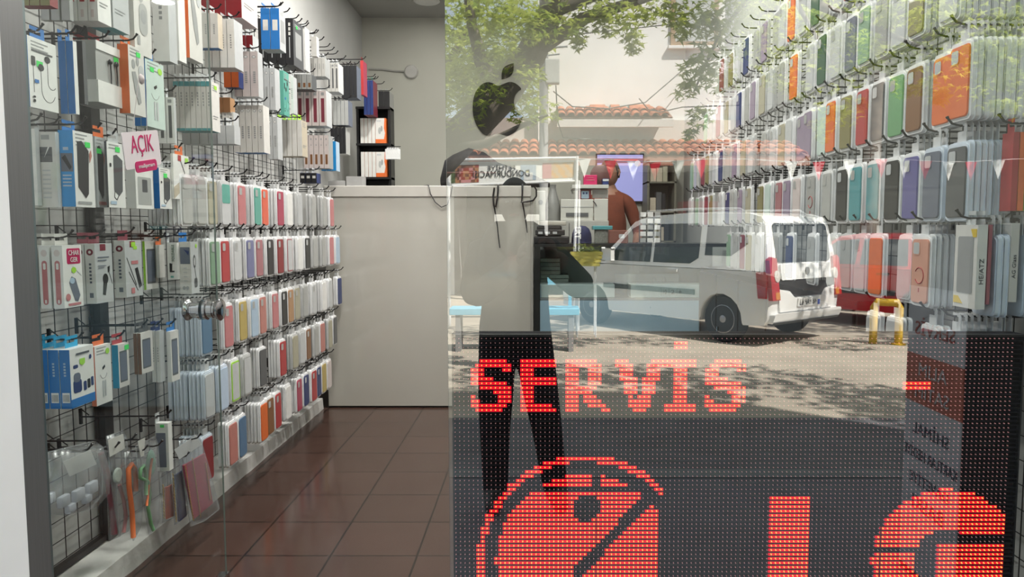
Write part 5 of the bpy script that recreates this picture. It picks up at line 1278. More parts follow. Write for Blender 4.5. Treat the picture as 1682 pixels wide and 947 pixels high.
# =========================================================== people: one continuous body each
skinm = pm('skin', (.34, .17, .11), .5, var=.06, scale=30)
def make_body(name, J, E, rad, mats, matsel, head, tilt, face_dir, handspec, hairmat, loc=(0, 0, 0)):
    """J: joints, E: bones, rad: radius per joint; the body grows from them with a skin modifier, head and hands join the same mesh"""
    names = list(J); idx = {n: i for i, n in enumerate(names)}
    me = bpy.data.meshes.new('skel'); me.from_pydata([J[n] for n in names], [(idx[a], idx[b]) for a, b in E], [])
    o = bpy.data.objects.new('skel', me); COL.objects.link(o)
    o.modifiers.new('skin', 'SKIN'); 
    for i, n in enumerate(names):
        sv = me.skin_vertices[0].data[i]; r = rad[n]; sv.radius = r if isinstance(r, tuple) else (r, r); sv.use_root = (n == 'pelvis')
    s = o.modifiers.new('sub', 'SUBSURF'); s.levels = s.render_levels = 2
    dg = bpy.context.evaluated_depsgraph_get()
    bm_ = bpy.data.meshes.new_from_object(o.evaluated_get(dg))
    b = MB()
    vs = [tuple(v.co) for v in bm_.vertices]
    segs = [(Vector(J[p]), Vector(J[q]), (p, q)) for p, q in E]
    fs, ms = [], []
    for f in bm_.polygons:
        c = f.center; best = None
        for p, q, k in segs:
            d = q - p; t = max(0, min(1, (c - p).dot(d) / d.length_squared)); dd = (c - p - d * t).length
            if best is None or dd < best[0]: best = (dd, k, t)
        fs.append(tuple(f.vertices)); ms.append(matsel(best[1], best[2], c))
    b.v = vs; b.f = fs; b.m = ms
    bpy.data.objects.remove(o); bpy.data.meshes.remove(me); bpy.data.meshes.remove(bm_)
    # head
    H = Vector(J['head']); fd = Vector(face_dir).normalized(); side = fd.cross(Vector((0, 0, 1))).normalized(); upv = side.cross(fd)
    def hp(a, u, w): return H + fd * a + side * u + upv * w       # forward, sideways, up
    n0 = len(b.v); seg, rings = 20, 14
    hv = []
    for i in range(rings + 1):
        p = -pi / 2 + pi * i / rings
        for k in range(seg):
            t = 2 * pi * k / seg; x, y, z = cos(p) * cos(t), cos(p) * sin(t), sin(p)
            a, u, w = x * .096, y * .076, z * .118
            if z < 0: u *= 1 + .28 * z; a *= 1 + .10 * z          # jaw
            if x > 0 and -.75 < z < -.35: a += .010 * x              # chin
            if x > .5 and .02 < z < .22: a -= .004                    # eye sockets
            hv.append(hp(a, u, w))
    hf = [(i * seg + k, i * seg + (k + 1) % seg, (i + 1) * seg + (k + 1) % seg, (i + 1) * seg + k) for i in range(rings) for k in range(seg)]
    b.add(hv, hf, 0)
    b.prism([(-.012, 0), (.012, 0), (.004, .045), (-.004, .045)], hp(.090, 0, -.022), side, upv, fd * .012, 0)
    b.tube([hp(.094, 0, .022), hp(.108, 0, -.012), hp(.100, 0, -.022)], [.006, .012, .009], 8, True, 0)      # nose
    for s in (1, -1):
        b.ball(tuple(hp(.0795, .030 * s, .010)), .0115, .0115, .0075, 10, 7, 4); b.ball(tuple(hp(.0875, .030 * s, .010)), .0052, .0052, .0052, 8, 6, 5); b.tube([hp(.083, .018 * s, .016), hp(.0915, .030 * s, .0195), hp(.080, .042 * s, .016)], .0042, 6, True, 0)
        b.tube([hp(.088, .016 * s, .030), hp(.090, .032 * s, .035), hp(.080, .047 * s, .030)], .0038, 6, True, 5)
        b.tube([hp(.0, .074 * s, .026), hp(-.012, .084 * s, .022), hp(-.014, .085 * s, .0), hp(-.004, .078 * s, -.026)], [.007, .010, .010, .006], 8, True, 0)
    b.tube([hp(.086, -.022, -.052), hp(.096, 0, -.050), hp(.086, .022, -.052)], [.004, .007, .004], 7, True, 6)
    # hands: palm and five fingers
    for (wrist, fwd, palmn, curl, thumb_side) in handspec:
        W = Vector(wrist); f = Vector(fwd).normalized(); pn = Vector(palmn); pn = (pn - f * pn.dot(f)).normalized(); sd = f.cross(pn) * thumb_side
        b.tube([W - f * .03, W + f * .005, W + f * .045, W + f * .085], [.026, .029, .036, .030], 10, True, 0)
        for i, (off, L) in enumerate(((.030, .068), (.010, .076), (-.010, .071), (-.029, .056))):
            p = W + f * .078 + sd * off; pts = [p]; a = 0; d = f.copy()
            for k, frac in enumerate((.42, .33, .25)):
                a += radians(curl * (.7 + .3 * k)); d = f * cos(a) + pn * sin(a); pts.append(pts[-1] + d * L * frac)
            b.tube(pts, [.0095, .009, .008, .006], 8, True, 0)
        p = W + f * .025 + sd * .026; t = (sd * .8 + f * .6 + pn * .25).normalized()
        b.tube([p, p + t * .032, p + t * .032 + (f * .9 + pn * .5).normalized() * .028, p + t * .030 + (f * .8 + pn * .75).normalized() * .050], [.012, .011, .0095, .007], 8, True, 0)
    o = b.build(name, mats, None, True, loc)
    # hair: cap over the skull
    hb = MB(); hv = []; R_ = 9
    for i in range(R_ + 1):
        p = pi / 2 - (pi * .62) * i / R_
        for k in range(seg):
            t = 2 * pi * k / seg; x, y, z = cos(p) * cos(t), cos(p) * sin(t), sin(p)
            if x > .25 and z < .52: z_ = .52; x_ = min(x, .80); hv.append(hp(x_ * .100, y * .081, z_ * .124)); continue
            hv.append(hp(x * .103, y * .082, z * .125))
    hb.add(hv, [(i * seg + k, (i + 1) * seg + k, (i + 1) * seg + (k + 1) % seg, i * seg + (k + 1) % seg) for i in range(R_) for k in range(seg)])
    h = hb.build('hair', hairmat, o, True)
    return o
eyew, dark, lip = pm('eye_white', (.6, .58, .55), .3), pm('brow_dark', (.012, .010, .009), .6), pm('lip', (.26, .09, .075), .5)
hairblack = pm('hair_black', (.012, .010, .009), .6, var=.4, scale=90)

# --- shopkeeper behind the showcase
KX, KY = at_y(1001, 330, 6.52).x, 6.52
J = {'pelvis': (0, 0, 1.00), 'waist': (0, 0, 1.14), 'chest': (0, -.01, 1.36), 'neckb': (0, .0, 1.54), 'neck': (0, -.005, 1.60), 'headb': (0, -.012, 1.66),
     'shl': (-.17, 0, 1.48), 'shr': (.17, 0, 1.48), 'ell': (-.25, .03, 1.22), 'elr': (.26, .02, 1.22), 'wrl': (-.20, -.18, 1.10), 'wrr': (.20, -.19, 1.10),
     'hipl': (-.09, 0, .94), 'hipr': (.09, 0, .94), 'knl': (-.11, -.02, .51), 'knr': (.11, -.02, .51), 'anl': (-.11, .02, .09), 'anr': (.11, .02, .09), 'tol': (-.12, -.13, .035), 'tor': (.12, -.13, .035), 'head': (0, -.03, 1.735)}
E = [('pelvis', 'waist'), ('waist', 'chest'), ('chest', 'neckb'), ('neckb', 'neck'), ('neck', 'headb'), ('neckb', 'shl'), ('neckb', 'shr'), ('shl', 'ell'), ('shr', 'elr'), ('ell', 'wrl'), ('elr', 'wrr'),
     ('pelvis', 'hipl'), ('pelvis', 'hipr'), ('hipl', 'knl'), ('hipr', 'knr'), ('knl', 'anl'), ('knr', 'anr'), ('anl', 'tol'), ('anr', 'tor')]
rad = {'pelvis': (.155, .115), 'waist': (.150, .110), 'chest': (.175, .125), 'neckb': (.085, .075), 'neck': .056, 'headb': .055, 'shl': .072, 'shr': .072, 'ell': .050, 'elr': .050, 'wrl': .030, 'wrr': .030,
       'hipl': .095, 'hipr': .095, 'knl': .062, 'knr': .062, 'anl': .045, 'anr': .045, 'tol': .036, 'tor': .036, 'head': .05}
def sel_keep(k, t, c):
    a, b_ = k
    if b_ in ('neck', 'headb'): return 0 if b_ == 'headb' or t > .3 else 1
    if a in ('ell', 'elr'): return 0 if t > .2 else 1
    if a in ('shl', 'shr', 'neckb', 'waist', 'chest') or (a == 'pelvis' and b_ == 'waist'): return 1
    if b_ in ('tol', 'tor'): return 3
    return 2
Ek = [e for e in E]
J2 = dict(J)
rust = pm('rust_shirt', (.19, .045, .020), .8, var=.12, scale=14)
sk = make_body('person', J2, Ek, rad, [skinm, rust, pm('dark_trousers', (.02, .022, .03), .8), pm('dark_shoe', (.02, .018, .016), .5), eyew, dark, lip], sel_keep, None, 0, (-.55, -.8, -.12),
               [((-.20, -.19, 1.10), (.25, -1, -.25), (0, .1, -1), 25, -1), ((.20, -.20, 1.10), (-.25, -1, -.25), (0, .1, -1), 25, 1)], hairblack, (KX, KY, 0))
tag(sk, 'person in a rust brown shirt standing behind the showcase, head turned aside', 'person')

# --- photographer on the pavement, seen only in the glass
FX, FY = -.10, -.42
g0 = WALK
Jp = {'pelvis': (0, 0, .86), 'waist': (0, 0, .98), 'chest': (0, .01, 1.16), 'neckb': (0, .0, 1.31), 'neck': (0, .015, 1.36), 'headb': (0, .03, 1.43), 'head': (0, .05, 1.503),
      'shl': (-.155, .01, 1.26), 'shr': (.155, .01, 1.26), 'ell': (-.20, .10, 1.05), 'elr': (.33, .12, 1.10), 'wrl': (.04, .31, 1.25), 'wrr': (.17, .32, 1.27),
      'hipl': (-.085, 0, .81), 'hipr': (.085, 0, .81), 'knl': (-.10, .03, .44), 'knr': (.15, .02, .44), 'anl': (-.10, -.01, .08), 'anr': (.20, -.03, .08), 'tol': (-.11, .13, .030), 'tor': (.23, .10, .030)}
radp = dict(rad); radp.update({'pelvis': (.185, .14), 'waist': (.18, .135), 'chest': (.185, .13), 'knl': .082, 'knr': .082, 'anl': .066, 'anr': .066, 'hipl': .115, 'hipr': .115, 'ell': .075, 'elr': .075, 'shl': .095, 'shr': .095, 'wrl': .045, 'wrr': .045, 'neckb': (.11, .10)})
Jp = {k: (v[0], v[1], v[2]) for k, v in Jp.items()}
def sel_ph(k, t, c):
    a, b_ = k
    if b_ in ('neck', 'headb'): return 0 if b_ == 'headb' or t > .5 else 1
    if a in ('ell', 'elr'): return 0 if t > .8 else 1
    if b_ in ('tol', 'tor'): return 3
    if a in ('shl', 'shr', 'neckb', 'waist', 'chest') or (a == 'pelvis' and b_ == 'waist'): return 1
    return 2
ph_ = make_body('person', Jp, E, radp, [pm('skin_painted_shade', (.075, .036, .024), .6, var=.06, spec=.2), pm('dark_jacket', (.006, .0065, .008), .9, spec=.2), pm('black_trousers', (.004, .004, .0055), .9, spec=.2), pm('black_shoe', (.012, .012, .012), .5), eyew, dark, lip], sel_ph, None, 0, (0, 1, -.05),  # darkened skin carries the shade on face and hands in its colour
                [((.04, .31, 1.25), (.35, .5, .75), (.75, .55, -.2), 38, 1), ((.17, .32, 1.27), (-.35, .45, .75), (-.75, .5, -.2), 38, -1)], hairblack, (FX, FY, g0))
sc_ = MB(); sc_.lathe([(.09, 1.42), (.12, 1.40), (.145, 1.36), (.175, 1.29), (.19, 1.22), (.17, 1.16), (.10, 1.14)], (.0, .06, 0), (0, 0, 1), 24)
sc_.build('gap_filler', pm('gap_filler_dark', (.006, .0065, .008), .9, spec=.2), ph_, True)  # added dark collar that blocks bright street gaps beside the neck
tag(ph_, 'person in dark clothes holding up a phone, mirrored in the shop window', 'person')
phn = MB(); phn.bbox(-.038, .038, -.022, -.0125, EYE - .125, EYE + .018, .004)
po = phn.build('mobile_phone', blackplastic); tag(po, 'black mobile phone held up by the person mirrored in the window', 'phone')
MB().prism(rrect(.030, .034, .008), (.0, -.0124, EYE - .002), (1, 0, 0), (0, 0, 1), (0, .0012, 0)).build('camera_bump', pm('bump_grey', (.05, .05, .055), .3), po)
# =========================================================== the street that the window mirrors
asphalt = pm('asphalt', (.41, .36, .295), .85, var=.16, scale=1.4, bump=.5, bscale=90)
paving = pm('paving_grey', (.125, .125, .145), .8, var=.12, scale=2.5, bump=.3, bscale=60)
struct(slab('ground', -30, 30, -40, -2.62, ROAD - .2, ROAD, asphalt))
struct(slab('pavement', -30, 30, -.88, 1.46, ROAD - .2, WALK, paving))
struct(slab('painted_shade_ground', -30, 30, -2.62, -1.02, ROAD - .2, ROAD, pm('shade_strip_grey', (.12, .12, .13), .8, var=.2, scale=2.5, bump=.4, bscale=70)))  # strip painted dark in place of the shade on the road
struct(slab('kerb', -30, 30, -1.02, -.88, ROAD - .2, WALK + .006, pm('kerb_stone', (.17, .18, .19), .8, var=.1, scale=5)))

# ------------------------------------------------ cars
glassdark = pm('car_glass', (.018, .024, .026), .06, var=.1, spec=.7, coat=.6)
tyre = pm('tyre', (.016, .016, .017), .8, var=.2, scale=40)
rimm = pm('rim_silver', (.38, .38, .39), .3, .8)
darktrim = pm('trim_dark', (.022, .022, .024), .55, var=.15)
def car_builder(name, O, fwd, label, paintm, prof_low, prof_up, belt, hw, top_hw, ztop, axles, wheel_r, glass_side, glass_rear, glass_front, inset_len):
    """body from two side profiles: below and above the belt line; local x forward, y to the car's left"""
    e = empty(name, (O[0], O[1], ROAD), atan2(fwd[1], fwd[0])); tag(e, label, 'car')
    def hwz(z): return hw if z <= belt else hw + (top_hw - hw) * (z - belt) / (ztop - belt)
    b = MB()
    def shell(poly):
        n = len(poly); cx = sum(p[0] for p in poly) / n; cz = sum(p[1] for p in poly) / n
        secs = [(-1, .965, .98), (-.985, .985, .992), (-.93, .997, 1), (-.5, 1.0, 1), (0, 1.002, 1), (.5, 1.0, 1), (.93, .997, 1), (.985, .985, .992), (1, .965, .98)]
        vs = []
        for t, sx, sz in secs:
            for (x, z) in poly: vs.append((cx + (x - cx) * sx, t * hwz(z), cz + (z - cz) * (sz if z > cz else 1)))
        fs = [tuple(range(n))[::1], tuple(range((len(secs) - 1) * n, len(secs) * n))[::-1]]
        for s in range(len(secs) - 1):
            for i in range(n):
                j = (i + 1) % n; fs.append((s * n + i, (s + 1) * n + i, (s + 1) * n + j, s * n + j))
        b.add(vs, fs)
    shell(prof_low); shell(prof_up)
    bm = bmesh.new(); me = b.mesh('body', paintm); bm.from_mesh(me); bmesh.ops.triangulate(bm, faces=[f for f in bm.faces if len(f.verts) > 4]); bmesh.ops.recalc_face_normals(bm, faces=bm.faces); bm.to_mesh(me); bm.free()
    me.polygons.foreach_set('use_smooth', [True] * len(me.polygons)); me.set_sharp_from_angle(angle=radians(28))
    put('body', me, e)
    def side_panel(nm, poly, mat, s, th=.006, off=.0):
        n = len(poly); q = MB()
        A = [(x, s * (hwz(z) + off), z) for x, z in poly]; B = [(x, s * (hwz(z) + off + th), z) for x, z in poly]
        q.add(A + B, [tuple(range(n)), tuple(range(n, 2 * n))[::-1]] + [(i, (i + 1) % n, n + (i + 1) % n, n + i) for i in range(n)])
        return q.build(nm, mat, e)
    for s in (1, -1):
        for g in glass_side: side_panel('side_window', g, glassdark, s)
    for ax in axles:
        for s in (1, -1):
            y = s * (hw - .10); w = MB(); r = wheel_r
            w.lathe([(r * .62, -.09), (r * .94, -.09), (r, -.06), (r, .06), (r * .94, .09), (r * .62, .09)], (ax, y, r), (0, s, 0), 30)
            wo = w.build('wheel', tyre, e, 'auto')
            k = MB(); k.lathe([(r * .63, .02), (r * .63, .088), (r * .58, .092), (r * .55, .05), (0, .05)], (ax, y, r), (0, s, 0), 30)
            for q in range(7):
                a = 2 * pi * q / 7; d = Vector((cos(a), 0, sin(a))); tt = Vector((-sin(a), 0, cos(a)))
                k.prism([(0, -.045 * r), (r * .58, -.10 * r), (r * .58, .10 * r), (0, .045 * r)], (ax, y + s * .052, r), d, tt, (0, s * .03, 0))
            k.lathe([(r * .16, .05), (r * .16, .09), (0, .095)], (ax, y, r), (0, s, 0), 18)
            k.build('rim', rimm, wo, 'auto')
    return e, hwz, side_panel

def arch(ax, r, z0, n=9): return [(ax + r * cos(pi * k / n), max(z0, .29 + r * sin(pi * k / n))) for k in range(n + 1)]   # from front to back over the wheel
whitecar = pm('car_white', (.80, .80, .79), .22, var=.015, scale=2, coat=.5)
low = [(-1.955, .36), (-1.975, .60), (-1.93, .96), (.95, .97), (1.55, .90), (1.86, .74), (1.95, .50), (1.93, .26)] + [(1.62, .26)] + arch(1.24, .36, .26) + [(.86, .26), (-.88, .26)] + arch(-1.26, .36, .26) + [(-1.64, .26), (-1.90, .28)]
upp = [(-1.93, .96), (-1.90, 1.20), (-1.83, 1.56), (-1.76, 1.655), (-1.60, 1.70), (-.6, 1.715), (.15, 1.675), (.42, 1.60), (1.02, 1.08), (1.10, .97)]
gs = [[(.92, 1.02), (.84, 1.09), (.42, 1.50), (.30, 1.55), (.02, 1.56), (.02, 1.02)], [(-.04, 1.02), (-.04, 1.56), (-.78, 1.57), (-.84, 1.52), (-.84, 1.10), (-.70, 1.02)], [(-.94, 1.14), (-.94, 1.54), (-1.48, 1.52), (-1.56, 1.46), (-1.60, 1.30), (-1.36, 1.14)]]
Rw = street(1190, 562, 9.84); fv = Vector((-.635, -.773)).normalized(); lf = Vector((-fv.y, fv.x))
Ov = Vector((Rw.x, Rw.y)) - fv * (-1.26) - lf * (-.78)
van, vhw, vpanel = car_builder('white_van', (Ov.x, Ov.y), fv, 'white compact van parked across the street, rear towards the shop', whitecar, low, upp, .96, .84, .73, 1.715, (1.24, -1.26), .31, gs, None, None, 0)
def rear_x(z):
    P = [(.28, -1.90), (.36, -1.955), (.60, -1.975), (.96, -1.93), (1.20, -1.90), (1.56, -1.83), (1.655, -1.76)]
    for (z0, x0), (z1, x1) in zip(P[:-1], P[1:]):
        if z <= z1: return x0 + (x1 - x0) * (z - z0) / (z1 - z0)
    return P[-1][1]
def rear(nm, poly, mat, th=.012, parent=None, off=.004, label=None):
    n = len(poly); q = MB()
    A = [(rear_x(z) + .03, y, z) for y, z in poly]; B = [(rear_x(z) - off - th, y, z) for y, z in poly]
    q.add(A + B, [tuple(range(n)), tuple(range(n, 2 * n))[::-1]] + [(i, (i + 1) % n, n + (i + 1) % n, n + i) for i in range(n)])
    o = q.build(nm, mat, parent or van)
    if label: o['label'] = label
    return o
def rr(y0, y1, z0, z1, r=.03): return [(p[0], p[1]) for p in rrect(y1 - y0, z1 - z0, r, 3, (y0 + y1) / 2, (z0 + z1) / 2)]
rear('rear_window', rr(-.64, .64, 1.065, 1.565, .07), glassdark, .006)
rear('tailgate_band', rr(-.60, .60, .845, 1.045, .02), whitecar, .030)
rear('dark_panel', [(-.66, .74), (-.42, .71), (-.32, .625), (.32, .625), (.42, .71), (.66, .74), (.66, .845), (-.66, .845)], darktrim, .014)
rear('lower_tailgate', [(-.62, .44), (.62, .44), (.66, .52), (.66, .735), (.42, .70), (.32, .615), (-.32, .615), (-.42, .70), (-.66, .735), (-.66, .52)], whitecar, .018)
b = rear('bumper', rr(-.80, .80, .30, .43, .03), whitecar, .06); rear('bumper_strip', rr(-.78, .78, .285, .315, .01), darktrim, .075)
redlens, orlens, wlens = pm('lens_red', (.42, .012, .014), .15, var=.2, scale=8, coat=.6), pm('lens_orange', (.55, .20, .03), .15, coat=.6), pm('lens_white', (.6, .55, .5), .12, coat=.6)
for s in (1, -1):
    o = rear('tail_light', [(s * .66, .60), (s * .83, .60), (s * .835, 1.10), (s * .78, 1.14), (s * .67, 1.12)][::s], redlens, .028)
    o2 = rear('reversing_lens', ell(s * .70, .90, .06, .075, 14)[::1], wlens, .036, o)
    rear('amber_lens', rr(min(s * .67, s * .76), max(s * .67, s * .76), .61, .70, .01), orlens, .032, o)
    vpanel('side_lens', [(-1.93, .62), (-1.80, .62), (-1.76, .95), (-1.92, .955)][::1], redlens, s, .008)
    vpanel('side_moulding', [(-1.35 + .55, .60), (.95, .60), (.95, .67), (-1.35 + .55, .67)], darktrim, s, .018)
    vpanel('handle', [(-.50, .90), (-.30, .90), (-.30, .935), (-.50, .935)], whitecar, s, .03)
    vpanel('door_gap', [(-.01, .35), (.0, .35), (.0, 1.6), (-.01, 1.6)], darktrim, s, .002)
    q = MB(); q.tube([(.28, s * .70, 1.665), (.20, s * .70, 1.745), (-.6, s * .70, 1.765), (-1.4, s * .70, 1.755), (-1.50, s * .70, 1.70)], .016, 8)
    q.build('roof_rail', pm('rail_grey', (.45, .45, .45), .3, .5), van, True)
    q = MB(); q.bbox(.70, .90, s * .86 - .03, s * .86 + .10 * (s > 0) - .10 * (s < 0) + .03, 1.02, 1.20, .04); q.build('mirror', whitecar, van, 'auto')
q = MB(); q.prism([(y, z) for y, z in rr(-.70, .70, 1.05, 1.52, .08)], (1.0 + .06, 0, 0), (0, 1, 0), (-.62 / 1.2, 0, 1.0), (.02, 0, .02)); 
wsn = MB(); 
wsn.add([(1.05, -.70, 1.06), (1.05, .70, 1.06), (.47, .62, 1.575), (.47, -.62, 1.575), (1.065, -.70, 1.075), (1.065, .70, 1.075), (.485, .62, 1.59), (.485, -.62, 1.59)], [(0, 1, 2, 3), (7, 6, 5, 4), (0, 4, 5, 1), (1, 5, 6, 2), (2, 6, 7, 3), (3, 7, 4, 0)])
wsn.build('windscreen', glassdark, van)
em_ = MB().lathe([(.052, 0), (.052, .012), (.040, .018), (.034, .012), (0, .012)], (rear_x(.945) - .030, 0, .945), (-1, 0, 0), 26).build('round_badge', pm('badge_grey', (.20, .20, .21), .25, .9), van, 'auto')
pl = rear('number_plate', rr(-.26, .26, .495, .605, .008), pm('plate_white', (.72, .72, .70), .4), .034, None, .004)
pxx = rear_x(.52) - .0405
PZ = pm('plate_ink', (.01, .01, .012), .5)
MB().box(pxx - .0012, pxx, .205, .258, .498, .602).build('blue_band', pm('plate_blue', (.01, .07, .42), .4), pl)
text('registration', '48 FAP 63', .08, PZ, (pxx, -.025, .55), (0, -1, 0), (0, 0, 1), pl, fit=(.40, .075), extrude=.001)
text('model_script', 'QUBO', .04, pm('badge_grey', (.20, .20, .21), .25, .9), (rear_x(.72) - .020, -.02, .70), (0, -1, 0), (0, 0, 1), van, fit=(.22, .035), extrude=.003)
q = MB()
q.tube([(rear_x(1.2) - .015, .05, 1.09), (rear_x(1.2) - .02, -.32, 1.11)], .008, 6); q.build('wiper', darktrim, van)

# red hatchback farther right
redcar = pm('car_red', (.62, .015, .025), .22, var=.03, scale=2, coat=.5)
low2 = [(-1.86, .34), (-1.90, .58), (-1.82, .90), (.80, .90), (1.50, .82), (1.84, .66), (1.92, .46), (1.90, .24), (1.58, .24)] + arch(1.22, .34, .24) + [(.86, .24), (-.84, .24)] + arch(-1.20, .34, .24) + [(-1.56, .24), (-1.84, .27)]
upp2 = [(-1.82, .90), (-1.62, 1.20), (-1.36, 1.38), (-1.0, 1.42), (-.2, 1.43), (.16, 1.38), (.78, .98), (.92, .90)]
gs2 = [[(.70, .95), (.16, 1.31), (-.18, 1.34), (-.18, .95)], [(-.26, .95), (-.26, 1.345), (-.92, 1.335), (-.98, .95)], [(-1.06, .97), (-1.02, 1.32), (-1.22, 1.28), (-1.44, 1.05)]]
rw2 = street(1514, 545, 10.8); f2r = fv.copy(); l2 = lf.copy()
O2 = Vector((rw2.x, rw2.y)) - f2r * -1.20 - l2 * -.76
rc, rhw, rpanel = car_builder('red_hatchback', (O2.x, O2.y), f2r, 'red hatchback parked beyond the white van', redcar, low2, upp2, .90, .81, .64, 1.43, (1.22, -1.20), .30, gs2, None, None, 0)
for s in (1, -1):
    rpanel('side_moulding', [(-.82, .50), (.84, .50), (.84, .58), (-.82, .58)], darktrim, s, .018); rpanel('handle', [(-.72, .80), (-.54, .80), (-.54, .835), (-.72, .835)], darktrim, s, .03)
    rpanel('tail_light', [(-1.80, .66), (-1.66, .66), (-1.66, .86), (-1.78, .87)], redlens, s, .01); rpanel('head_light', [(1.50, .62), (1.74, .58), (1.70, .70), (1.50, .76)], wlens, s, .01)
    rpanel('door_gap', [(-.225, .32), (-.215, .32), (-.215, 1.36), (-.225, 1.36)], darktrim, s, .002)

# yellow parking hoop
hp_ = MB(); A = street(1476, 548, 9.6); 
A.z = ROAD; Bz = street(1476, 497, 9.6).z; C2 = street(1440, 494, 9.7); C2.z = Bz
hp_.tube([A, Vector((A.x, A.y, Bz - .06)), Vector((A.x - .02, A.y, Bz)), C2, Vector((C2.x - .03, C2.y, Bz - .06)), Vector((C2.x - .03, C2.y, ROAD))], .05, 10)
hp_.lathe([(.09, 0), (.09, .015), (.05, .02)], (A.x, A.y, ROAD), (0, 0, 1), 14)
tag(hp_.build('parking_hoop', pm('hoop_yellow', (.62, .38, .02), .5, var=.1), None, 'auto'), 'yellow bent steel parking hoop between the van and the red car', 'barrier')

# light blue bench
ba, bb_ = street(738, 512, 9.0), street(952, 512, 9.0); zz = ba.z
bn = empty('blue_bench', ((ba.x + bb_.x) / 2, ba.y, ROAD)); tag(bn, 'long light blue bench behind the mirrored person', 'bench')
L = (bb_.x - ba.x) / 2; H = zz - ROAD; bluep = pm('bench_blue', (.22, .55, .72), .5, var=.08)
MB().bbox(-L, L, -.36, .0, H - .04, H + .04, .006).build('seat', bluep, bn)
MB().bbox(.0, L, -.40, -.36, H + .30, H + .40, .006).build('backrest', bluep, bn)
for x in (-L + .1, L - .1):
    MB().box(x - .03, x + .03, -.34, -.02, 0, H - .04).build('leg', pm('bench_leg', (.3, .3, .3), .6), bn)
for x in (.1, L - .1): MB().box(x - .02, x + .02, -.395, -.365, H + .04, H + .30).build('post', bluep, bn)

# ------------------------------------------------ building across the street
WB = 17.0
def sb(px, py, D): return street(px, py, D)
wallw = pm('plaster_white', (.78, .77, .75), .8, var=.05, scale=1.2, bump=.2)  # plain white plaster with a slight random tone
wy = 2 * YG - WB
u0, u1 = sb(884, 200, WB).x, sb(1214, 200, WB).x
z_open = sb(1000, 265, WB).z
struct(slab('wall_far', u0, u1, wy - 4.0, wy - .02, z_open, 9.5, wallw))
struct(slab('wall_far_base', -14, sb(745, 300, WB).x, wy - 4.0, wy - .02, ROAD, z_open, wallw))
struct(slab('wall_far_left', -14, u0 - .01, wy - 4.0, wy - .3, z_open, sb(800, 190, WB).z, pm('pinkish_plaster', (.52, .45, .42), .8, var=.2, scale=1.5)))
struct(slab('wall_far_right', u1 + .01, 18, wy - 4.0, wy + .3, z_open, 9.0, pm('painted_shade_wall', (.030, .033, .026), .8, var=.4, scale=1.2)))  # near-black colour stands in for the shade on this side
struct(slab('wall_far_right_base', sb(1335, 300, WB).x, 18, wy - 4.0, wy + .3, ROAD, z_open, pm('painted_shade_wall', (.030, .033, .026), .8)))
struct(slab('wall_far_inner', -14, 18, wy - 3.4, wy - 3.2, ROAD, z_open, pm('dark_interior', (.14, .12, .11), .8)))
grey_fac = pm('facade_grey', (.42, .45, .45), .8, var=.06, scale=2)
struct(slab('wall_far_band', sb(900, 200, WB).x, sb(1213, 200, WB).x, wy - .02, wy + .10, sb(1000, 232, WB).z, sb(1000, 198, WB).z, pm('band_cream', (.62, .60, .56), .8, var=.05)))
# window with brown frame high up
fa, fb_ = sb(1102, 75, WB - .05), sb(1182, -30, WB - .05)
wq = MB(); z0, z1 = fa.z, fb_.z
wq.box(fa.x, fb_.x, wy - .05, wy + .03, z0, z1)
w2 = struct(wq.build('window_2', pm('frame_brown', (.40, .27, .17), .6)))
MB().box(fa.x + .10, fb_.x - .10, wy + .02, wy + .035, z0 + .10, z1 - .1).build('pane', pm('window_pale', (.55, .56, .55), .2), w2)
MB().bbox(fa.x - .06, fb_.x + .06, wy - .02, wy + .10, z0 - .07, z0, .01).build('window_sill', wallw, w2)

terra = pm('terracotta', (.46, .155, .075), .75, var=.25, scale=4)
def tiles(name, x0, x1, y_back, y_front, z_back, z_front, rows, pitch, label, parent=None):
    e = empty(name, ((x0 + x1) / 2, y_front, z_front)); tag(e, label, 'tiled roof'); o = Vector(e.location)
    b = MB(); n = int((x1 - x0) / pitch); slope = Vector((0, y_front - y_back, z_front - z_back)); Ls = slope.length / rows; sd = slope.normalized(); up_ = Vector((1, 0, 0)).cross(sd)
    if up_.z < 0: up_ = -up_
    for i in range(n):
        for r in range(rows):
            c0 = Vector((x0 + pitch * (i + .5), y_back, z_back)) + sd * Ls * r - o
            c1 = c0 + sd * Ls * 1.12 + up_ * .02; rad = pitch * RND.uniform(.46, .52); vs = []
            k = 7
            for c, rd, lift in ((c0, rad * .86, 0), (c1, rad, .02)):
                for j in range(k): a = pi * j / (k - 1); vs.append(c + Vector((cos(a) * rd, 0, 0)) + up_ * (sin(a) * rd * .8 + lift))
                for j in range(k): a = pi * j / (k - 1); vs.append(c + Vector((cos(a) * rd * .82, 0, 0)) + up_ * (sin(a) * rd * .62 + lift))
            fs = []
            for j in range(k - 1):
                fs += [(j, j + 1, 2 * k + j + 1, 2 * k + j), (k + j, 3 * k + j, 3 * k + j + 1, k + j + 1), (2 * k + j, 2 * k + j + 1, 3 * k + j + 1, 3 * k + j)]
            b.add(vs, fs)
    b.build('roof_tiles', terra, e, 'auto')
    q = MB(); A, B = Vector((x0, y_back, z_back)) - o, Vector((x0, y_front, z_front)) - o; W = Vector((x1 - x0, 0, 0)); dn_ = up_ * -.03
    q.add([A, A + W, B + W, B, A + dn_, A + W + dn_, B + W + dn_, B + dn_], [(0, 1, 2, 3), (7, 6, 5, 4), (0, 4, 5, 1), (1, 5, 6, 2), (2, 6, 7, 3), (3, 7, 4, 0)])
    q.build('roof_deck', pm('deck_brown', (.24, .13, .09), .7), e)
    return e, o
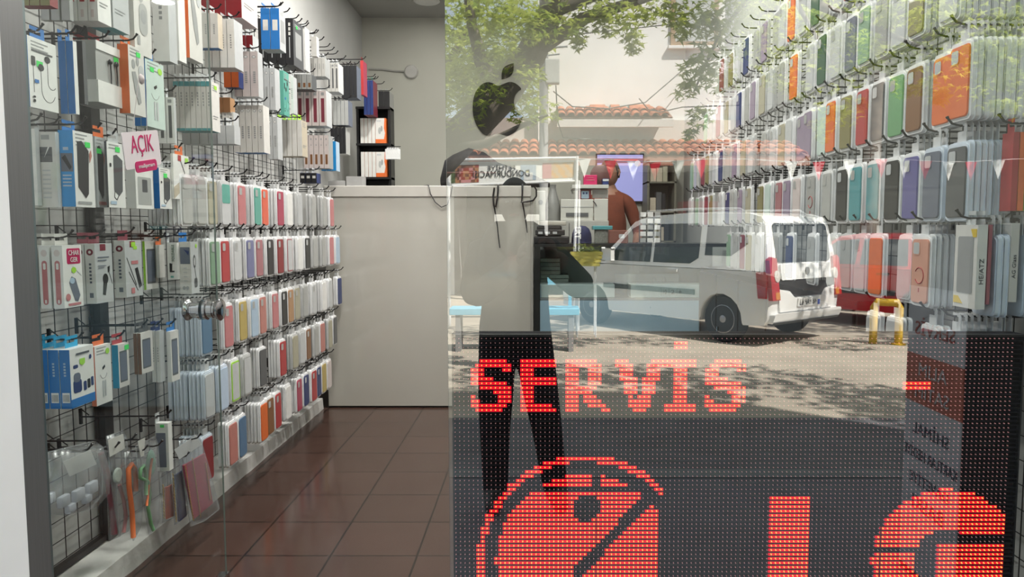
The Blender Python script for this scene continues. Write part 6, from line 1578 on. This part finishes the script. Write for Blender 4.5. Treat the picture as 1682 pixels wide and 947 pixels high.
# canopy over the opposite shop
cf = 15.6
a, c = sb(800, 258, cf), sb(1330, 258, cf)
xL_ = sb(770, 258, cf).x; xR_ = c.x
zf = a.z; zb2 = sb(900, 232, WB - .1).z
e, o_ = tiles('tiled_canopy', xL_, xR_, wy + .02, a.y, zb2, zf + .03, 3, .205, 'terracotta tiled canopy over the shop across the street')
MB().box(xL_ - o_.x, xR_ - o_.x, -.03, .03, -.20, -.0).build('fascia_board', pm('fascia_brown', (.36, .17, .12), .6, var=.08, scale=3), e)
# small upper tile ledge with rubble tiles
a2, c2 = sb(915, 192, 16.2), sb(1105, 192, 16.2)
e2, o2 = tiles('tile_ledge', a2.x, c2.x, wy + .02, a2.y, sb(950, 178, WB - .1).z, a2.z, 2, .20, 'short terracotta tile ledge on the white wall across the street')
MB().box(a2.x - o2.x, c2.x - o2.x, .02, .10, -.22, -.06).build('ledge_beam', pm('beam_pale', (.55, .53, .50), .7), e2)
for k, (px, py, w) in enumerate(((983, 168, .34), (1053, 163, .46), (1012, 170, .2))):
    p = sb(px, py + 6, 16.7); b = MB()
    n = 8
    vs = []
    for q in (0, 1):
        for j in range(n): t = pi * j / (n - 1); vs.append((-w / 2 + w * q, cos(t) * .13, sin(t) * .13))
        for j in range(n): t = pi * j / (n - 1); vs.append((-w / 2 + w * q, cos(t) * .105, sin(t) * .105))
    b.add(vs, [(j, j + 1, 2 * n + j + 1, 2 * n + j) for j in range(n - 1)] + [(n + j, 3 * n + j, 3 * n + j + 1, n + j + 1) for j in range(n - 1)] + [(j, n + j, n + j + 1, j + 1) for j in range(n - 1)] + [(2 * n + j, 2 * n + j + 1, 3 * n + j + 1, 3 * n + j) for j in range(n - 1)])
    tag(b.build('loose_roof_tile', terra, None, 'auto', Vector((p.x, p.y - .3, sb(px, 178, 16.6).z + .02))), ['loose curved roof tile lying at the left of the tile ledge', 'broad loose roof tile lying at the right of the tile ledge', 'small loose roof tile between the two larger ones on the ledge'][k], 'roof tile')

# ice cream seller's banner on a white frame
BD = 11.5
T0, T1, T2, T3 = sb(737, 266, BD), sb(948, 262, BD), sb(948, 296, BD), sb(737, 304, BD)
bn_ = empty('shop_banner', ((T0.x + T1.x) / 2, T0.y, ROAD)); tag(bn_, 'long white banner with food pictures and black lettering on a white pole frame', 'banner'); BO = Vector(bn_.location)
def bpt(u, v, d=0):   # u 0..1 along the view's left to right, v 0 bottom .. 1 top
    p = (T3.lerp(T2, u)).lerp(T0.lerp(T1, u), v); return p - BO + Vector((0, d, 0))
b = MB(); q = [bpt(0, 0), bpt(1, 0), bpt(1, 1), bpt(0, 1)]
b.add(q + [p + Vector((0, -.02, 0)) for p in q], [(0, 1, 2, 3), (7, 6, 5, 4), (0, 4, 5, 1), (1, 5, 6, 2), (2, 6, 7, 3), (3, 7, 4, 0)])
b.build('cloth', pm('banner_white', (.80, .80, .77), .6, var=.04), bn_)
def patch(nm, u0, u1, v0, v1, mats, fn, d=.004):
    b = MB(); n, m = 14, 6
    for i in range(n):
        for j in range(m):
            ua, ub = u0 + (u1 - u0) * i / n, u0 + (u1 - u0) * (i + 1) / n; va, vb = v0 + (v1 - v0) * j / m, v0 + (v1 - v0) * (j + 1) / m
            b.add([bpt(ua, va, d), bpt(ub, va, d), bpt(ub, vb, d), bpt(ua, vb, d)], [(0, 1, 2, 3)], fn((i + .5) / n, (j + .5) / m))
    return b.build(nm, mats, bn_)
fm = [pm('food_' + k, c, .6) for k, c in (('red', (.30, .06, .04)), ('brown', (.20, .08, .05)), ('tan', (.42, .20, .10)), ('green', (.10, .14, .06)), ('cream', (.55, .40, .24)), ('gold', (.62, .34, .10)), ('pink', (.55, .25, .25)))]
patch('meat_picture', .02, .235, .08, .86, fm, lambda u, v: [1, 2, 0, 6][int((sqrt((u - .55) ** 2 * 2 + (v - .45) ** 2) * 9)) % 4] if u > .12 else 3)
patch('pastry_picture', .73, .975, .14, .88, fm, lambda u, v: 6 if u < .28 else [4, 5, 5, 4][int(u * 13 + v * 5) % 4])
patch('cone_picture', .56, .68, .10, .80, [pm('cone_blue', (.36, .44, .52), .6), pm('cone_white', (.68, .68, .66), .6), pm('cone_yellow', (.62, .52, .2), .6)], lambda u, v: 1 if abs(u - .5) < .30 and v < .45 else (2 if abs(u - .45) < .12 and v < .75 else 0))
ink = pm('banner_ink', (.03, .03, .03), .6)
exv = (bpt(0, .5) - bpt(1, .5)).normalized()   # reading direction as seen from the shop
upv_ = Vector((0, 0, 1)); up2 = (upv_ - exv * upv_.dot(exv)).normalized()
text('banner_lettering', 'FETHİYE', .2, ink, bpt(.41, .73, .006), exv, up2, bn_, fit=(.42, .085), extrude=.002)
text('banner_lettering', 'DONDURMACISI', .2, ink, bpt(.41, .43, .006), exv, up2, bn_, fit=(.86, .10), extrude=.002)
wp = pm('pole_white', (.74, .75, .76), .4)
MB().tube([Vector((bpt(1, 1).x, .03, 0)) + Vector((0, bpt(1, 1).y, bpt(1, 1).z + .05)), Vector((bpt(1, 0).x - .06, bpt(1, 0).y + .03, 0))], .022, 8).build('pole', wp, bn_)
MB().tube([Vector((bpt(0, 1).x, bpt(0, 1).y + .03, bpt(0, 1).z + .05)), Vector((bpt(0, 0).x, bpt(0, 0).y + .03, 0))], .022, 8).build('pole', wp, bn_)
MB().tube([bpt(0, 1.08, .03), bpt(1, 1.08, .03)], .02, 8).build('top_rail', wp, bn_)
MB().tube([bpt(0, -.03, .02), bpt(1, -.03, .02)], .016, 8).build('bottom_rail', wp, bn_)
# thin post, yellow crate of plants at its foot
p = sb(951, 380, 11.0); q = MB().tube([Vector((p.x, p.y, ROAD)), Vector((p.x, p.y, sb(951, 296, 11).z))], .016, 8).build('thin_post', wp)
tag(q, 'thin white post right of the banner frame', 'post')
ya, yc_ = sb(938, 436, 10.4), sb(988, 412, 10.4)
cr = empty('yellow_crate', ((ya.x + yc_.x) / 2, ya.y, ROAD)); tag(cr, 'yellow slatted crate with plants on a stand beside the thin post', 'crate')
w, z0, z1 = (yc_.x - ya.x) / 2, ya.z - ROAD, yc_.z - ROAD
b = MB(); yel = pm('crate_yellow', (.66, .56, .12), .5, var=.1)
for k in range(4):
    za = z0 + (z1 - z0) * k / 4; zb3 = za + (z1 - z0) * .19; ww = w * (.8 + .06 * k)
    b.box(-ww, ww, .15, .165, za, zb3); b.box(-ww, ww, -.165, -.15, za, zb3); b.box(-ww - .01, -ww, -.16, .16, za, zb3); b.box(ww, ww + .01, -.16, .16, za, zb3)
b.box(-w * .8, w * .8, -.15, .15, z0, z0 + .015); b.build('crate_body', yel, cr)
b = MB()
for x in (-w * .6, w * .6):
    for y in (-.12, .12): b.tube([(x, y, 0), (x, y, z0)], .012, 6)
b.build('stand', wp, cr)

leafm = None
def leaf_material(name, c, tr):
    m, nt, out = _nt(name)
    d = nt.nodes.new('ShaderNodeBsdfDiffuse'); t = nt.nodes.new('ShaderNodeBsdfTranslucent'); mx = nt.nodes.new('ShaderNodeMixShader'); mx.inputs[0].default_value = .42
    g = nt.nodes.new('ShaderNodeNewGeometry'); r = nt.nodes.new('ShaderNodeValToRGB')
    r.color_ramp.elements[0].color = (c[0] * .6, c[1] * .7, c[2] * .7, 1); r.color_ramp.elements[1].color = (min(1, c[0] * 1.5), min(1, c[1] * 1.25), c[2], 1)
    nt.links.new(g.outputs['Random Per Island'], r.inputs['Fac']); nt.links.new(r.outputs['Color'], d.inputs['Color']); t.inputs['Color'].default_value = (*tr, 1)
    nt.links.new(d.outputs[0], mx.inputs[1]); nt.links.new(t.outputs[0], mx.inputs[2]); nt.links.new(mx.outputs[0], out.inputs[0])
    return m
leafgreen = leaf_material('plane_leaf', (.20, .29, .06), (.62, .70, .14))
STAR = []
for k, (ang, r) in enumerate([(-90, .12), (-55, .5), (-25, .22), (10, .78), (35, .30), (90, 1.0), (145, .30), (170, .78), (205, .22), (235, .5)]):
    STAR.append((r * cos(radians(ang)), r * sin(radians(ang))))
def leaves(b, centre, rad, n, size, squash=.8):
    for _ in range(n):
        while True:
            d = Vector((RND.uniform(-1, 1), RND.uniform(-1, 1), RND.uniform(-1, 1)))
            if d.length < 1: break
        c = centre + Vector((d.x, d.y, d.z * squash)) * rad
        ex = Vector((RND.uniform(-1, 1), RND.uniform(-1, 1), RND.uniform(-.5, .5))).normalized()
        nz = Vector((RND.uniform(-.7, .7), RND.uniform(-.7, .7), 1)).normalized(); ey = nz.cross(ex).normalized(); s = size * RND.uniform(.7, 1.2)
        b.add([c + (ex * p[0] + ey * p[1]) * s + nz * (-.25 * s * (p[0] ** 2 + p[1] ** 2)) for p in STAR], [tuple(range(len(STAR)))])
# plants in the crate
b = MB(); leaves(b, Vector((0, 0, z1 + .04)), .2, 90, .035, .4); b.build('plants', leafgreen, cr)

# ------------------------------------------------ plane tree
tr = empty('plane_tree', tuple(street(560, 560, 7.4))[:2] + (ROAD,)); tag(tr, 'leafy plane tree with a leaning trunk and branches over the street', 'tree'); TO = Vector(tr.location)
bark = pm('bark', (.16, .135, .11), .9, var=.35, scale=6, bump=.6, bscale=25)
b = MB(); P = [Vector((0, 0, -.05)), Vector((.05, 0, .5)), street(652, 330, 7.4) - TO, street(735, 245, 7.4) - TO, street(820, 160, 7.4) - TO, street(872, 90, 7.4) - TO, street(905, 20, 7.2) - TO, street(930, -120, 6.8) - TO]
b.tube(P, [.30, .24, .21, .19, .17, .15, .12, .06], 12); b.build('trunk', bark, tr, True)
def branch(pts, r0, r1):
    b = MB(); Q = [street(*p) - TO for p in pts]; n = len(Q)
    b.tube(Q, [r0 + (r1 - r0) * i / (n - 1) for i in range(n)], 8); b.build('branch', bark, tr, True)
branch([(820, 160, 7.4), (790, 100, 7.3), (775, 40, 7.1), (760, -60, 7.0)], .09, .03)
branch([(872, 90, 7.4), (960, 30, 7.0), (1080, -10, 6.6), (1240, -20, 6.2)], .08, .02)
branch([(905, 20, 7.2), (1100, -60, 6.4), (1300, -10, 6.0), (1420, 40, 5.8), (1520, 80, 5.6)], .07, .012)
branch([(1300, -10, 6.0), (1340, 60, 5.9), (1390, 140, 5.8)], .02, .008)
branch([(735, 245, 7.4), (800, 235, 7.0), (860, 205, 6.8), (900, 190, 6.7)], .05, .012)
branch([(1240, -20, 6.2), (1180, 60, 6.5), (1140, 150, 6.6)], .02, .008)
CL = [(760, 60, 44), (800, 25, 40), (850, 40, 38), (765, 140, 40), (790, 105, 40), (760, 190, 34), (830, 95, 30), (860, 190, 26), (890, 180, 26), (885, 45, 34), (870, 120, 22), (800, 150, 30), (745, 110, 30),
      (925, 15, 34), (945, 50, 22), (950, 72, 12), (985, 14, 30), (995, 45, 20), (1030, 30, 26), (1038, 62, 18), (1040, 82, 10), (1065, 18, 26), (1100, 22, 30), (1112, 50, 18), (1140, 30, 34), (1170, 50, 30), (1165, 100, 28), (1140, 120, 26), (1125, 150, 18), (1150, 190, 20), (1180, 135, 24), (1135, 220, 12),
      (1200, 30, 36), (1215, 80, 26), (1200, 130, 20), (1240, 20, 30), (1255, 60, 22), (1290, 95, 26), (1275, 130, 22), (1310, 30, 28), (1330, 70, 26), (1350, 25, 22), (1310, 150, 18), (1370, 70, 24), (1380, 110, 20), (1385, 30, 18),
      (1425, 75, 24), (1450, 30, 22), (1455, 95, 26), (1490, 85, 24), (1485, 115, 20), (1530, 30, 30), (1520, 90, 28), (1555, 60, 18), (1570, 20, 16), (1605, 85, 26), (1640, 100, 28), (1660, 30, 26), (1670, 70, 22), (1625, 60, 18), (1660, 130, 20), (1645, 175, 16), (1520, 140, 18), (1545, 160, 14), (1485, 150, 12), (1375, 185, 14), (1350, 225, 12), (1415, 170, 10), (1340, 205, 10)]
b = MB()
for (px, py, r) in CL:
    D = 7.2 - (px - 740) / 900 * 1.7
    c = street(px, py, D + RND.uniform(-.3, .3)) - TO; R_ = r / F * D * 1.15
    leaves(b, c, R_, int(20 + (r ** 1.75) * .20), .062)
o = b.build('foliage', leafgreen, tr); o['kind'] = 'stuff'
b = MB()
for _ in range(120):      # unseen crown above the frame, added to shade street and pavement
    c = Vector((RND.uniform(-2.5, 8.5), RND.uniform(-6.5, -3.8), RND.uniform(4.3, 5.8))) if _ < 38 else Vector((RND.uniform(-4, 6), RND.uniform(-2.0, .7), RND.uniform(4.1, 5.2)))
    leaves(b, c - TO, RND.uniform(.35, .6), 75, .11)
o = b.build('shade_foliage', leafgreen, tr); o['kind'] = 'stuff'

# trees that stand behind: one left of the white wall, one over the dark building
def back_tree(label, x, y, lumps, n, size):
    t = empty('street_tree', (x, y, ROAD)); tag(t, label, 'tree'); o0 = Vector(t.location)
    b = MB(); top = max(l[2] for l in lumps); cx = sum(l[0] for l in lumps) / len(lumps); cy = sum(l[1] for l in lumps) / len(lumps)
    b.tube([(0, 0, -.05), (.05, 0, 1.2), Vector((x + .05, y, 3.7)) - o0, Vector((cx, cy, top)) - o0], [.22, .17, .14, .05], 10); b.build('trunk', bark, t, True)
    b = MB()
    for (lx, ly, lz, r) in lumps: leaves(b, Vector((lx, ly, lz)) - o0, r, n, size)
    f = b.build('foliage', leafgreen, t); f['kind'] = 'stuff'
def lump(px, py, D, r): p = street(px, py, D); return (p.x, p.y, p.z, r)
q = street(700, 480, 15.2)
back_tree('leafy tree left of the white wall, mirrored beside the apple emblem', q.x, q.y, [lump(px, min(py, 138), 15.4 + k % 3 * .25, .72) for k, (px, py) in enumerate([(740, 20), (800, 10), (860, 20), (750, 80), (810, 75), (855, 70), (745, 140), (800, 135), (850, 130), (740, 195), (790, 190), (835, 185), (700, 60), (700, 130), (850, 165)])], 260, .13)
q = street(1420, 480, 13.6)
back_tree('dark leafy tree before the dark building, mirrored over the right wall', q.x, q.y, [lump(px, py, 13.4 + k % 3 * .3, .62) for k, (px, py) in enumerate([(1260, 20), (1320, 40), (1390, 30), (1460, 20), (1530, 50), (1610, 30), (1670, 60), (1290, 100), (1440, 110), (1590, 120), (1660, 150), (1380, 170)])], 90, .12)

# ------------------------------------------------ street light pole with meter box and wires
PD = 14.5
pa = street(893, 300, PD)
pe = empty('utility_pole', (pa.x, pa.y, ROAD)); tag(pe, 'grey utility pole with a meter box and crossing wires by the white wall', 'pole'); PO2 = Vector(pe.location)
pg = pm('pole_grey', (.32, .32, .32), .7, var=.1)
MB().tube([(0, 0, 0), (0, 0, street(893, -40, PD).z - ROAD)], .085, 12).build('shaft', pg, pe, True)
c = street(907, 117, PD) - PO2; MB().bbox(c.x - .14, c.x + .14, -.10, .10, c.z - .24, c.z + .22, .02).build('meter_box', pm('meter_grey', (.40, .40, .37), .6), pe)
b = MB(); c2 = street(900, 80, PD) - PO2; b.tube([(-.2, 0, c2.z), (.45, 0, c2.z + .04)], .02, 6); b.tube([(-.2, 0, c2.z - .15), (.3, 0, c2.z - .10)], .016, 6); b.build('cross_arm', pg, pe, True)
def wire(pts, lab):
    b = MB(); b.tube([street(*p) for p in pts], .012, 5); tag(b.build('overhead_cord', blackplastic, None, True), lab, 'wire')
wire([(909, 150, 14.3), (940, 175, 14.9), (1000, 178, 15.2), (1060, 168, 15.5), (1110, 125, 16.0), (1160, 80, 16.6)], 'thin dark wire sagging from the pole to the high window')
wire([(893, 62, 14.7), (1100, 40, 14.9), (1400, 40, 15.0), (1800, 20, 15)], 'thin dark wire running level from the pole across the white wall')
wire([(1050, 162, 15.4), (1065, 180, 15.3), (1085, 184, 15.3), (1120, 176, 15.4), (1300, 170, 15.4)], 'black looped cable hanging below the broad loose roof tile')
wire([(913, 140, 14.2), (916, 200, 14.2), (925, 226, 14.9), (1000, 230, 15.2)], 'thin wire dropping from the meter box to the canopy')

# bunting
b_prev = None; pts = []
cols = ['pennant_white', 'pennant_red']
PX_ = [960, 1003, 1040, 1076, 1114, 1152, 1300, 1345, 1395, 1448, 1485, 1520, 1558, 1595, 1640]
wr = MB(); wr.tube([street(px, 263 + 2.5 * sin(px / 40), 10.5) for px in range(945, 1700, 20)], .006, 5)
tag(wr.build('bunting_cord', pm('cord_grey', (.5, .5, .5), .6), None, True), 'thin pale cord carrying the red and white pennants', 'cord')
for i, px in enumerate(PX_):
    p = street(px, 263 + 2.5 * sin(px / 40), 10.5); c = 'red' if i % 2 else 'white'
    e = MB(); w = .085
    vs = [(-w, 0, 0), (w, 0, 0), (0, .012, -.26)]; e.add(vs + [(v[0], v[1] + .003, v[2]) for v in vs], [(0, 1, 2), (5, 4, 3), (0, 3, 4, 1), (1, 4, 5, 2), (2, 5, 3, 0)])
    o = e.build('hanging_pennant', pm('pennant_' + c, {'red': (.55, .03, .05), 'white': (.70, .70, .68)}[c], .6), None, False, p - Vector((0, 0, .004))); o.rotation_euler = (0, 0, RND.uniform(-.3, .3))
    tag(o, f'{c} triangular pennant, {ORD[i]} from the left on the street bunting', 'pennant', 'street bunting')

# goods in the opposite shop: red freezer, stools, white lamp tube
def stbox(px0, px1, py0, py1, D, dep, mat, name, label, cat, ground=True):
    a, c = street(px0, py1, D), street(px1, py0, D); z0 = ROAD if ground else a.z
    b = MB(); b.bbox(a.x, c.x, a.y - dep, a.y, z0, c.z, .015); o = b.build(name, mat); tag(o, label, cat); return o, a, c
o, a, c = stbox(1120, 1180, 330, 430, 16.4, .6, paint('darkred'), 'drinks_fridge', 'tall dark red drinks fridge in the shop across the street', 'fridge')
MB().box(a.x + .08, c.x - .08, a.y, a.y + .01, .25, c.z - .15).build('glass_door', glassdark, o)
o, a, c = stbox(812, 900, 352, 430, 16.0, .6, pm('freezer_white', (.58, .58, .56), .4), 'ice_cream_freezer', 'white chest freezer in the shop across the street', 'freezer')
MB().box(a.x + .05, c.x - .05, a.y, a.y + .008, .3, .6).build('red_band', paint('red'), o)
for k, px in enumerate((960, 1000, 1045)):
    p = street(px, 430, 14.8); st = empty('plastic_stool', (p.x, p.y, ROAD)); tag(st, f'small white stool before the far shop, {ORD[k]} from the left', 'stool', 'white stools across the street')
    MB().bbox(-.15, .15, -.15, .15, .42, .45, .01).build('seat', wp, st)
    for x in (-.12, .12):
        for y in (-.12, .12): MB().tube([(x * 1.15, y * 1.15, 0), (x, y, .42)], .015, 6).build('leg', wp, st)

# ------------------------------------------------ advertising totem beside the shop window
TX = 1.50
tw0, tw1 = .20, .61
tt = empty('sign_totem', (TX + .15, (tw0 + tw1) / 2, WALK)); tag(tt, 'box-shaped advertising totem with pale and rust bands beside the window', 'sign'); TO_ = Vector(tt.location)
ztop = 1.27
def tput(b, nm, mats): 
    o = b.build(nm, mats, tt); o.matrix_parent_inverse = Matrix.Translation(-TO_); return o
tput(MB().bbox(TX + .004, TX + .30, tw0, tw1, WALK, ztop, .004), 'body', pm('totem_dark', (.015, .015, .017), .5))
def tz(px, py): return street(px, py, 3.0).z if px < 1550 else street(px, py, 2.62).z
zA, zB, zC_ = street(1495, 575, 3.0).z, street(1495, 652, 3.0).z, WALK + .03
pale = pm('totem_pale', (.42, .43, .46), .5, var=.04); rustb = pm('totem_rust', (.36, .085, .05), .5, var=.05)
for nm, z0, z1, mt in (('pale_band', zA, 1.03, pale), ('rust_band', zB, zA, rustb), ('pale_band', zC_, zB, pale)):
    tput(MB().box(TX, TX + .004, tw0 + .006, tw1 - .002, z0, z1), nm, mt)
inkd, inkr, inkg = pm('totem_ink', (.06, .06, .09), .5), pm('totem_ink_red', (.28, .04, .03), .5), pm('totem_ink_grey', (.40, .40, .42), .5)
yc0 = (tw0 + tw1) / 2
for s, z, wd, ht, mt in (('SERVİS', (1.03 + zA) / 2 - .02, .28, .07, inkr), ('ALIM', zA - .055, .20, .05, inkg), ('SATIM', zB + .05, .24, .05, inkg), ('SHİMAL', zB - .09, .26, .06, inkd), ('KARTLAR HEDİYE', zB - .19, .38, .055, inkd), ('DAVETİYE', zB - .29, .28, .055, inkd), ('BASKI', zB - .39, .22, .055, inkd)):
    o = text('lettering', s, .06, mt, (TX - .001, yc0, z), (0, -1, 0), (0, 0, 1), tt, fit=(wd, ht), extrude=.0008)
    o.matrix_parent_inverse = Matrix.Translation(-TO_)
# =========================================================== camera, sun, sky
cam = bpy.data.cameras.new('camera'); cam.sensor_width = 36; cam.lens = F / 1682 * 36; cam.shift_x = -(VX - 841) / 1682
cam.clip_start = .008; cam.clip_end = 200
co = bpy.data.objects.new('camera', cam); COL.objects.link(co); co.location = (0, 0, EYE); co.rotation_euler = (pi / 2 - PITCH, 0, 0)
SC.camera = co
sun = bpy.data.lights.new('sun', 'SUN'); sun.energy = 15.5; sun.angle = radians(.55); sun.color = (1, .95, .86)
so_ = bpy.data.objects.new('sun', sun); COL.objects.link(so_)
el, az = radians(52), atan2(.66, .75)
d = Vector((cos(el) * cos(az), cos(el) * sin(az), sin(el)))
so_.rotation_euler = d.to_track_quat('Z', 'Y').to_euler(); so_.location = d * 30
w = bpy.data.worlds.new('sky'); SC.world = w; w.use_nodes = True
nt = w.node_tree; nt.nodes.clear()
bg = nt.nodes.new('ShaderNodeBackground'); ou = nt.nodes.new('ShaderNodeOutputWorld')
bg.inputs['Color'].default_value = (.74, .88, 1.0, 1); bg.inputs['Strength'].default_value = 1.8
nt.links.new(bg.outputs[0], ou.inputs[0])
for (x, y, e_) in ((-.70, 2.3, 22), (-.70, 3.6, 28), (-.70, 5.0, 44), (.60, 2.3, 20), (.60, 3.6, 24), (.60, 5.0, 34), (-.95, 6.7, 2), (1.0, 6.7, 2)):  # area lights; those in front of the back row are added fill
    l = bpy.data.lights.new('ceiling_fill_lamp', 'AREA'); l.shape = 'DISK'; l.size = .17; l.energy = e_; l.color = (1, .97, .91)
    o = bpy.data.objects.new('ceiling_fill_lamp', l); COL.objects.link(o); o.location = (x, y, ZC - .026)
SC.view_settings.view_transform = 'Standard'; SC.view_settings.look = 'None'; SC.view_settings.gamma = 1.0; SC.view_settings.use_curve_mapping = False
SC.view_settings.exposure = 0.0
cy = SC.cycles
cy.max_bounces = 7; cy.diffuse_bounces = 3; cy.glossy_bounces = 4; cy.transmission_bounces = 4; cy.transparent_max_bounces = 24
cy.caustics_reflective = False; cy.caustics_refractive = False; cy.sample_clamp_indirect = 4.0
cy.use_denoising = True
